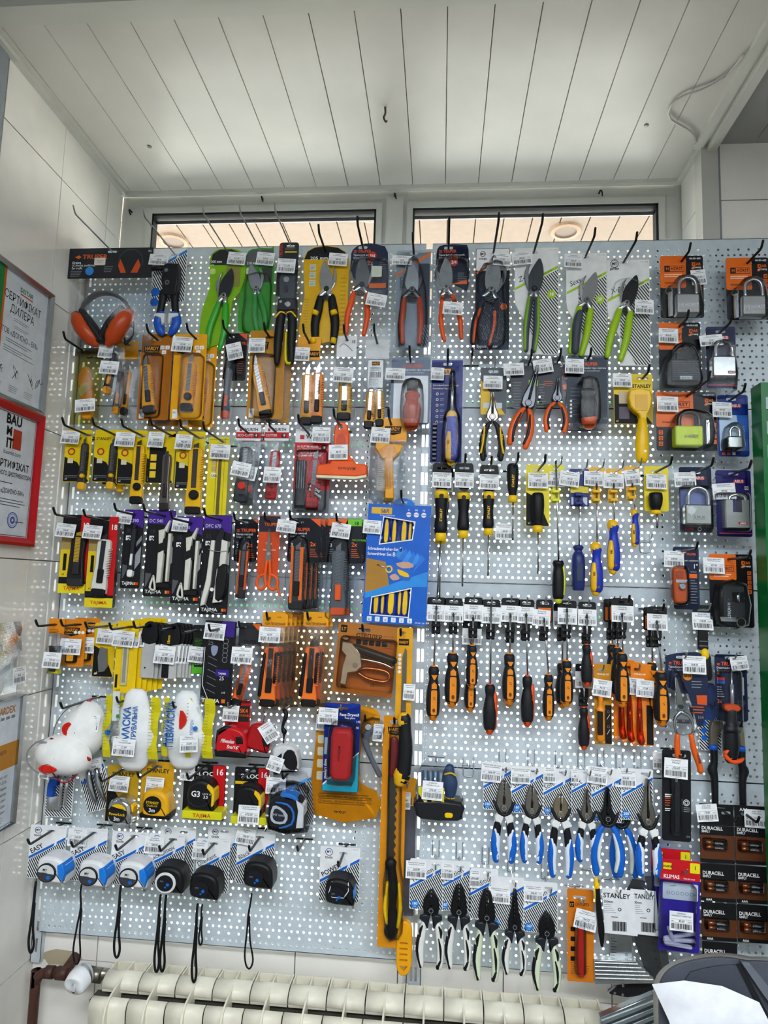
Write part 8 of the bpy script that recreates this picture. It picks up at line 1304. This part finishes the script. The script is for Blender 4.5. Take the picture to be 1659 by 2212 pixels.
it = prod('saw_blade_pack', 'tall dark sleeve with an amber top and a small white tag', 'saw', 882, 1692, 24, None, steel=True, L=60); m = card(it, 868, 1680, 900, 1972, ('#53535c', .35), 3, (14, 5)); m.rect(868.5, 1680.5, 899.5, 1740, 1, AMB); m.rect(870, 1722, 890, 1738, 1.2, INK); tag(it, 868, 1712, 20, 36, '68', '', 1, 5)
it = prod('handle', 'bright amber plastic saw handle with slots below the saw card', 'handle', 872, 2000, 40, None, L=None); M = it.part('grip'); H = [rr(864, 2036+i*12, 882, 2040+i*12, 2) for i in range(4)]+[[(864, 2086), (883, 2086), (874, 2098)]]; M.prism(smooth([(862, 1996), (878, 1992), (890, 2010), (891, 2080), (884, 2102), (874, 2108), (864, 2104), (857, 2080), (858, 2020)], 2, True), 0, 14, ('#eda512', .35), 2.5, holes=H)
# row 7
for lab, x, y, a, kind in (('blue clamp and metal holder on a striped card under the masks', 130, 1664, 0, 0), ('twin chrome blade holder on a tilted striped card', 192, 1652, -18, 1)):
    it = prod('holder_pack', lab, 'holder', x, y, 40, None, ang=a, L=52); m = card(it, x-26, y-10, x+32, y+100, CARDW, 3, (14, 4)); m.stripes([(x-25, y+30), (x+31, y+10), (x+31, y+99), (x-25, y+99)], 1, INK, 4.4, 2.2, -58 if kind else 45); m.poly([(x-24, y+34), (x+31, y+4), (x+31, y+10), (x-24, y+40)], 1.2, BLUE); tag(it, x-8, y-8, 34, 30, '60.00', '', 3, 4)
    M = it.part('holder')
    if kind == 0: M.prism([(x-20, y+18), (x-4, y+14), (x-4, y+34), (x-10, y+36), (x-10, y+58), (x-24, y+58), (x-24, y+36)], 2, 14, ('#1a4fae', .35), 2); M.prism(rr(x-24, y+56, x+6, y+86, 2), 2, 10, STEEL, 1); K = it.part('chrome_bar'); K.sweep([(x+4, y+20, 8, 4, 4), (x+4, y+76, 8, 4, 4)], CHR, 8); K.sweep([(x+16, y+24, 8, 4, 4), (x+14, y+74, 8, 4, 4)], CHR, 8)
    else: [M.sweep([(x+e, y+16, 10, 6, 6), (x+e-2, y+50, 12, 7, 7), (x+e, y+80, 10, 5, 5)], ('#9fa4a8', .15, 1.), 8) for e in (-6, 12)]; M.disc(x-14, y+72, 5, 2, 3, BLUE)
def tcard(lab, hx, hy, tip, x0, y0, x1, y1, c, T, W, H, body, d=50, tg=None, word='STANLEY', wc=INK):
    it = prod('tape_measure_pack', lab, 'tape measure', hx, hy, d, tip, L=None if tip else 110); m = card(it, x0, y0, x1, y1, c, 4, (24, 5)); m.text(word, (x0+x1)/2, y0+24, 9, 1, wc, al='c', bold=1, width=(x1-x0)*.72); cse = tape_case(it, T, W, H, body, None); tape_end(it, T, W, H)
    if tg: tag(it, *tg)
    return it, m, cse
it, m, t = tcard('chrome cased three metre tape on a dark yellow card', 267, 1662, (217, 1679), 234, 1653, 302, 1775, ('#b8921a', .35), (264, 1730, 3, 1), 50, 52, ('#c9ccce', .15, .9), 50, (239, 1676, 42, 33, '165.00', 'Рулетка STANLEY', 3, 10)); t.disc(-3, 28, 20, 37.6, 38.6, ('#1d1e20', .4), 20); t.prism(ell(-3, 28, 20)[10:]+[(17, 27), (-23, 27)][:0], 38.6, 38.8, YEL); t.text('STANLEY', -3, 22, 5, 39.2, INK, al='c', bold=1); t.text('PowerLock', -3, 32, 5.5, 39.2, YEL, al='c', bold=1); t.text('3m', -3, 43, 8, 39.2, WHT, al='c', bold=1); m.poly([(235, 1690), (260, 1720), (260, 1774), (235, 1774)], 1, INK); t.prism([(17, 8), (26, 14), (26, 26), (16, 20)], 10, 30, YEL, 1)
it, m, t = tcard('yellow and black three metre tape on a golden card', 339, 1656, (296, 1667), 308, 1645, 377, 1766, ('#cf9d17', .35), (340, 1712, 2, 1), 58, 54, ('#e8ab18', .35), 50, (318, 1679, 38, 36, '271.00', 'Рулетка STANLEY', 2, 10)); t.disc(-5, 28, 19, 37.6, 39, BLK, 20); t.text('STANLEY', -5, 25, 5, 39.4, YEL, al='c', bold=1); t.text('DualLock', -5, 31, 4.5, 39.4, YEL, al='c'); t.text('3m', -5, 42, 8, 39.4, WHT, al='c', bold=1); k = it.part('black_button', label='black lock button'); k.T = (340, 1712, 2, 1); k.prism([(6, 2), (20, 8), (26, 26), (14, 20), (4, 12)], 8, 34, BLK, 2); k.prism([(-30, 48), (20, 46), (34, 42), (34, 55), (-28, 56)], 1, 37, BLK, 2)
TJ = ('#121316', .45)
it, m, t = tcard('black tape measure on a yellow tray before a red edged black card', 437, 1660, (404, 1672), 399, 1651, 489, 1770, BLK, (438, 1688, 3, 1), 58, 64, TJ, 50, (391, 1655, 30, 32, '690.00', '', 3, 6), 'G-LOCK', WHT); m.rect(461, 1652, 488, 1760, 1.3, ('#c4161d', .35)); m.text('16', 475, 1672, 13, 1.6, WHT, al='c', bold=1); m.rect(425, 1678, 458, 1690, 1.3, ('#c9cc1c', .4)); k = it.part('yellow_tray'); k.prism(rr(399, 1753, 483, 1770, 2), -1, 40, ('#d9d31c', .4), 1.5); k.text('TAJIMA', 441, 1765, 7.5, 40.4, ('#c8501c', .4), al='c', bold=1, width=38); t.text('G3', -20, 34, 12, 38.4, WHT, bold=1); t.text('LOCK 16', 4, 28, 3.4, 38.4, WHT); t.text('3.0', 6, 36, 6, 38.4, WHT, bold=1); t.ring(-3, 30, 25, 1, 38.3, ('#3a3b3f', .4), 22); k = it.part('yellow_side', label='yellow side strip'); k.T = (438, 1688, 3, 1); k.prism(smooth([(14, 6), (28, 20), (29, 48), (24, 50), (23, 26), (12, 14)], 2, True), 6, 39, YEL, 1)
it, m, t = tcard('black tape measure behind its tag on a red edged black card', 541, 1665, (520, 1676), 508, 1657, 582, 1780, BLK, (540, 1702, 2, 1), 56, 62, TJ, 50, None, 'G-LOCK', WHT); m.rect(559, 1658, 581, 1768, 1.3, ('#c4161d', .35)); m.text('16', 571, 1678, 12, 1.6, WHT, al='c', bold=1); m.rect(510, 1688, 556, 1694, 1.3, YEL); k = it.part('yellow_tray'); k.prism(rr(504, 1765, 580, 1781, 2), -1, 38, ('#d9d31c', .4), 1.5); k = it.part('yellow_side', label='yellow side strip'); k.T = (540, 1702, 2, 1); k.prism(smooth([(14, 6), (27, 20), (28, 44), (23, 46), (22, 26), (12, 14)], 2, True), 6, 39, YEL, 1); tag(it, 520, 1740, 44, 38, '672.00', 'Рулетка TAJIMA', 1, 44)
it = prod('tape_measure_pack', 'white, black and blue five metre tape in a large clear blister', 'tape measure', 620, 1672, 56, (610, 1684), L=92); m = mycard(it, 590, 1664, 664, 1800, '', ('#3f9be6', .4), None, .28, dark=True); m.disc(642, 1712, 10, 1, 1.6, DK, 16); m.text('5m', 642, 1716, 7, 1.9, WHT, al='c', bold=1); m.poly(rr(590, 1786, 664, 1800, 2), 1.4, CARDW); [m.disc(604+i*11, 1793, 4, 1.5, 1.8, BLUE, 10) for i in range(4)]; m.text('PROFLEX', 662, 1796, 5, 1.8, BLUE, al='r', bold=1); T = (622, 1720, 2, 1); t = tape_case(it, T, 76, 72, ('#16181d', .4), None, w1=40); t.poly(smooth([(-28, 24), (-12, 26), (4, 40), (0, 58), (-22, 60), (-32, 48)], 2, True), 40.4, ('#d9dce0', .4)); t.poly(smooth([(-24, 30), (-13, 31), (-2, 42), (-4, 54), (-20, 55), (-27, 46)], 2, True), 40.8, ('#2a2e38', .4)); t.text('MY tools', -14, 44, 5, 41.1, WHT, al='c'); K = it.part('blue_band', label='blue band and button'); K.T = T; K.sweep([(-22, 16, 39, 2, 2), (2, 18, 41, 2.4, 2), (16, 34, 41, 2.6, 2), (14, 58, 41, 2.6, 2), (-10, 68, 39, 2, 2)], ('#2c7fd8', .35), 6, 2); K.prism(smooth([(-14, -3), (10, -4), (24, 8), (10, 12), (-12, 6)], 2, True), 6, 40, ('#2c7fd8', .35), 3); K = it.part('white_side', label='white side shell'); K.T = T; K.prism([(20, 8), (37, 20), (39, 64), (24, 66), (26, 30)], 4, 42, WHT, 1); tape_end(it, T, 72, 66)
blister(it, smooth([(584, 1720), (600, 1700), (650, 1702), (668, 1730), (668, 1792), (584, 1792)], 2, True), 46, flange=smooth([(580, 1700), (586, 1666), (610, 1656), (650, 1658), (668, 1672), (672, 1740), (672, 1806), (582, 1806)], 2, True)); tag(it, 576, 1681, 42, 35, '345.00', 'Рулетка', 1, 12); it.copy(14, -2, 20, 'second striped tape card behind the white, black and blue one', 0, 'card')
# row 8
def easy(lab, x0, y0, hx, hy, tip, cx, cy, col, title, tg, strp, d=50, face='e', W=78, H=115, tb=1):
    it = prod('tape_measure_pack', lab, 'tape measure', hx, hy, d, tip, L=None); mycard(it, x0, y0, x0+W, y0+H, title, BLUE, 'tools', .42, None, 10 if len(title) < 8 else 6.2, '107-E-16', tb=tb); T = (cx, cy, 4, 1); t = tape_case(it, T, 62, 52, col, None, w1=46)
    if face == 'e': t.T = (cx-9, cy+30, 6, 1); t.disc(0, 0, 20, 44, 49, ('#1b1d20', .4), 22, 1); t.disc(0, 0, 17, 49, 49.6, ('#d5d8d6', .4), 22); t.prism(ell(0, 0, 17, None, 22)[0:12], 49.6, 49.8, ('#3a3d42', .5)); t.text('MY', -3, -4, 5, 50.2, INK, al='c', bold=1); t.text('tools', -3, 1, 4, 50.2, INK, al='c'); t.disc(6, 8, 4, 49.8, 50.2, BLUE, 12); k = it.part('blue_button', label='blue lock button'); k.T = T; k.prism([(15, 12), (24, 6), (33, 24), (31, 44), (19, 32)], 10, 50, ('#1f7fe0', .35), 1)
    else:
        t.T = (cx-8, cy+31, 6, 1); t.disc(0, 0, 22 if face == 'w' else 17, 42, 48, ('#dfe0e0', .4) if face == 'w' else ('#1d1f23', .45), 22, 1.5); t.disc(0, 0, 17, 48, 48.6, ('#1a1c22', .35), 22); t.text('MY', -7, -1, 4, 49, GREY, al='c'); t.disc(6, 2, 3.4, 48.6, 49, BLUE, 10); t.disc(2, 8, 2, 48.6, 49, BLUE, 10)
    tape_end(it, T, 60, 50)
    if tg: tag(it, *tg)
    for a in strp: strap(it, *a)
    return it
WC = ('#e4e5e6', .35); KC = ('#111215', .5)
easy('white and blue tape on a striped card, nearest the wall', 66, 1783, 111, 1795, (59, 1811), 115, 1857, WC, 'EASY', None, [(86, 1908, 148, 9)])
easy('white and blue tape with a tag over its card, second from the wall', 155, 1789, 202, 1799, (154, 1821), 205, 1865, WC, 'EASY', (148, 1793, 40, 36, '165.00', 'Рулетка|Easy', 1, 6), [(184, 1914, 165, 12, 2.1, BLK, 3)])
easy('white and blue tape, third from the wall', 243, 1797, 291, 1806, (248, 1825), 291, 1868, WC, 'EASY', None, [(268, 1916, 150, 10)])
it = easy('black tape with a white ring round its dial', 322, 1802, 374, 1813, (344, 1828), 370, 1878, KC, 'BLACK EDITION', (313, 1810, 42, 36, '180.00', 'Рулетка|Black edition', 1, 6), [(354, 1936, 160, 8), (366, 1936, 158, 8)], face='w', H=112); it.copy(16, -8, 20, 'striped tape card behind the white ringed black one', 0, 'card')
it = easy('black tape with two thin straps, hanging lowest', 426, 1812, 462, 1822, (433, 1831), 446, 1893, KC, 'Diamant', (417, 1820, 32, 38, '225.00', 'Рулетка|Diamant', 1, 6), [(434, 1956, 162, 8), (444, 1956, 84, 6, 2)], face='k', W=72, tb=0); it.copy(16, -18, 20, 'tape card standing behind the lowest black tape', 0, 'card')
easy('smooth black tape at the right end of the black ones', 513, 1796, 562, 1808, (537, 1827), 562, 1868, KC, 'Black', (512, 1790, 41, 34, '238.00', 'Рулетка|Black', 7, 6), [(549, 1932, 156, 14, 2, BLK, -4)], face='k', W=82, tb=0)
it = easy('black tape with white piping on a lone striped card', 692, 1830, 742, 1843, (731, 1862), 738, 1905, KC, 'POWER', None, [], face='k', W=86, H=118); k = it.part('white_piping', label='white piping and blue button'); k.T = (738, 1905, 4, 1); k.sweep([(-18, 4, 44, 1, 1), (-22, 26, 47, 1, 1), (-14, 34, 48, 1, 1), (10, 32, 48, 1, 1), (18, 18, 46, 1, 1), (16, 2, 44, 1, 1)], WHT, 5, 1); k.prism([(24, 16), (30, 16), (32, 34), (25, 38)], 12, 42, ('#2c7fd8', .35), 2)
# printer and paper
it = Item('printer', 'grey plastic machine with a pale rim at the lower right', 'printer', 0, 0, world=(.60, 1.05, CZ-1.0)); it.kind = 'tree'; L0 = Vector((.60, 1.05, CZ-1.0)); it.pt = lambda x, y, z: (x-L0.x, y-L0.y, z-L0.z)
YPR = 1.20; pp = lambda px, py, dy=0: P(px, py, YPR+dy)
def slab(m, pts, dy0, dy1, c, rf=None):
    rf = dy0 if rf is None else rf; A = [P(q[0], q[1], YPR+rf)-Vector((0, rf, 0)) for q in pts]; n = len(A); R = [[m.V(a.x, a.y+d_, a.z) for a in A] for d_ in (dy0, dy1)]
    for i in range(n): m.F([R[0][i], R[0][(i+1) % n], R[1][(i+1) % n], R[1][i]], c, True)
    m.F(R[0][::-1], c); m.F(R[1], c)
rim = smooth([(1413, 2240), (1411, 2150), (1418, 2108), (1447, 2080), (1500, 2064), (1560, 2058), (1620, 2066), (1700, 2084), (1760, 2240)], 3)
m = it.part('rim', label='pale rim'); slab(m, rim, -.055, .0, ('#cfd1cc', .3), 0)
sh = smooth([(1426, 2240), (1425, 2150), (1432, 2116), (1456, 2092), (1502, 2077), (1560, 2071), (1618, 2079), (1694, 2096), (1750, 2240)], 3); m = it.part('shell'); slab(m, sh, -.062, -.0555, ('#4f535c', .45))
pn = [(1478, 2122), (1520, 2094), (1590, 2086), (1600, 2100), (1625, 2150), (1640, 2240), (1500, 2240)]; m = it.part('inner_panel'); slab(m, smooth(pn, 2, True), -.066, -.0625, ('#454953', .5)); m = it.part('slot'); slab(m, [(1592, 2084), (1602, 2084), (1659, 2190), (1700, 2240), (1672, 2240), (1640, 2180)], -.069, -.0665, ('#1b1d22', .5)); m = it.part('hinge_bar'); slab(m, [(1604, 2082), (1622, 2084), (1700, 2180), (1700, 2215), (1650, 2150)], -.075, -.0625, ('#666b74', .4))
m = it.part('body'); box3(m, .50, 1.20, CZ-1.25, 1.0, 1.30, CZ-.92, ('#4b4f58', .5))
it = Item('paper_sheet', 'white sheet of paper curling over the grey machine', 'paper', 0, 0, world=tuple(P(1500, 2180, 1.112))); L1 = it.loc.copy(); it.pt = lambda x, y, z: (x-L1.x, y-L1.y, z-L1.z); m = it.part('sheet'); q = [(1408, 2126), (1478, 2118), (1560, 2130), (1640, 2165), (1664, 2212), (1664, 2260), (1460, 2260), (1445, 2205), (1424, 2160)]
c_ = (1530, 2195); V_ = [P(a, b, 1.112+.004*sin(i)) for i, (a, b) in enumerate(q)]; O_ = P(*c_, 1.104); I_ = [m.V(v.x, v.y, v.z) for v in V_]; o = m.V(O_.x, O_.y, O_.z); [m.F([I_[i], I_[(i+1) % len(I_)], o], ('#e9ebf1', .6), True) for i in range(len(I_))]
# counter that carries the machine
it = Item('counter', 'counter edge hidden under the grey machine', 'counter', 0, 0, world=(.75, 1.1, 0)); it.pt = lambda x, y, z: (x-.75, y-1.1, z); m = it.part('counter'); box3(m, .48, .95, 0, 1.1, 1.34, CZ-1.26, ('#b9b2a6', .6))

for it in ITEMS:
    if getattr(it, 'multi', False): it.kind = 'structure'
finish()
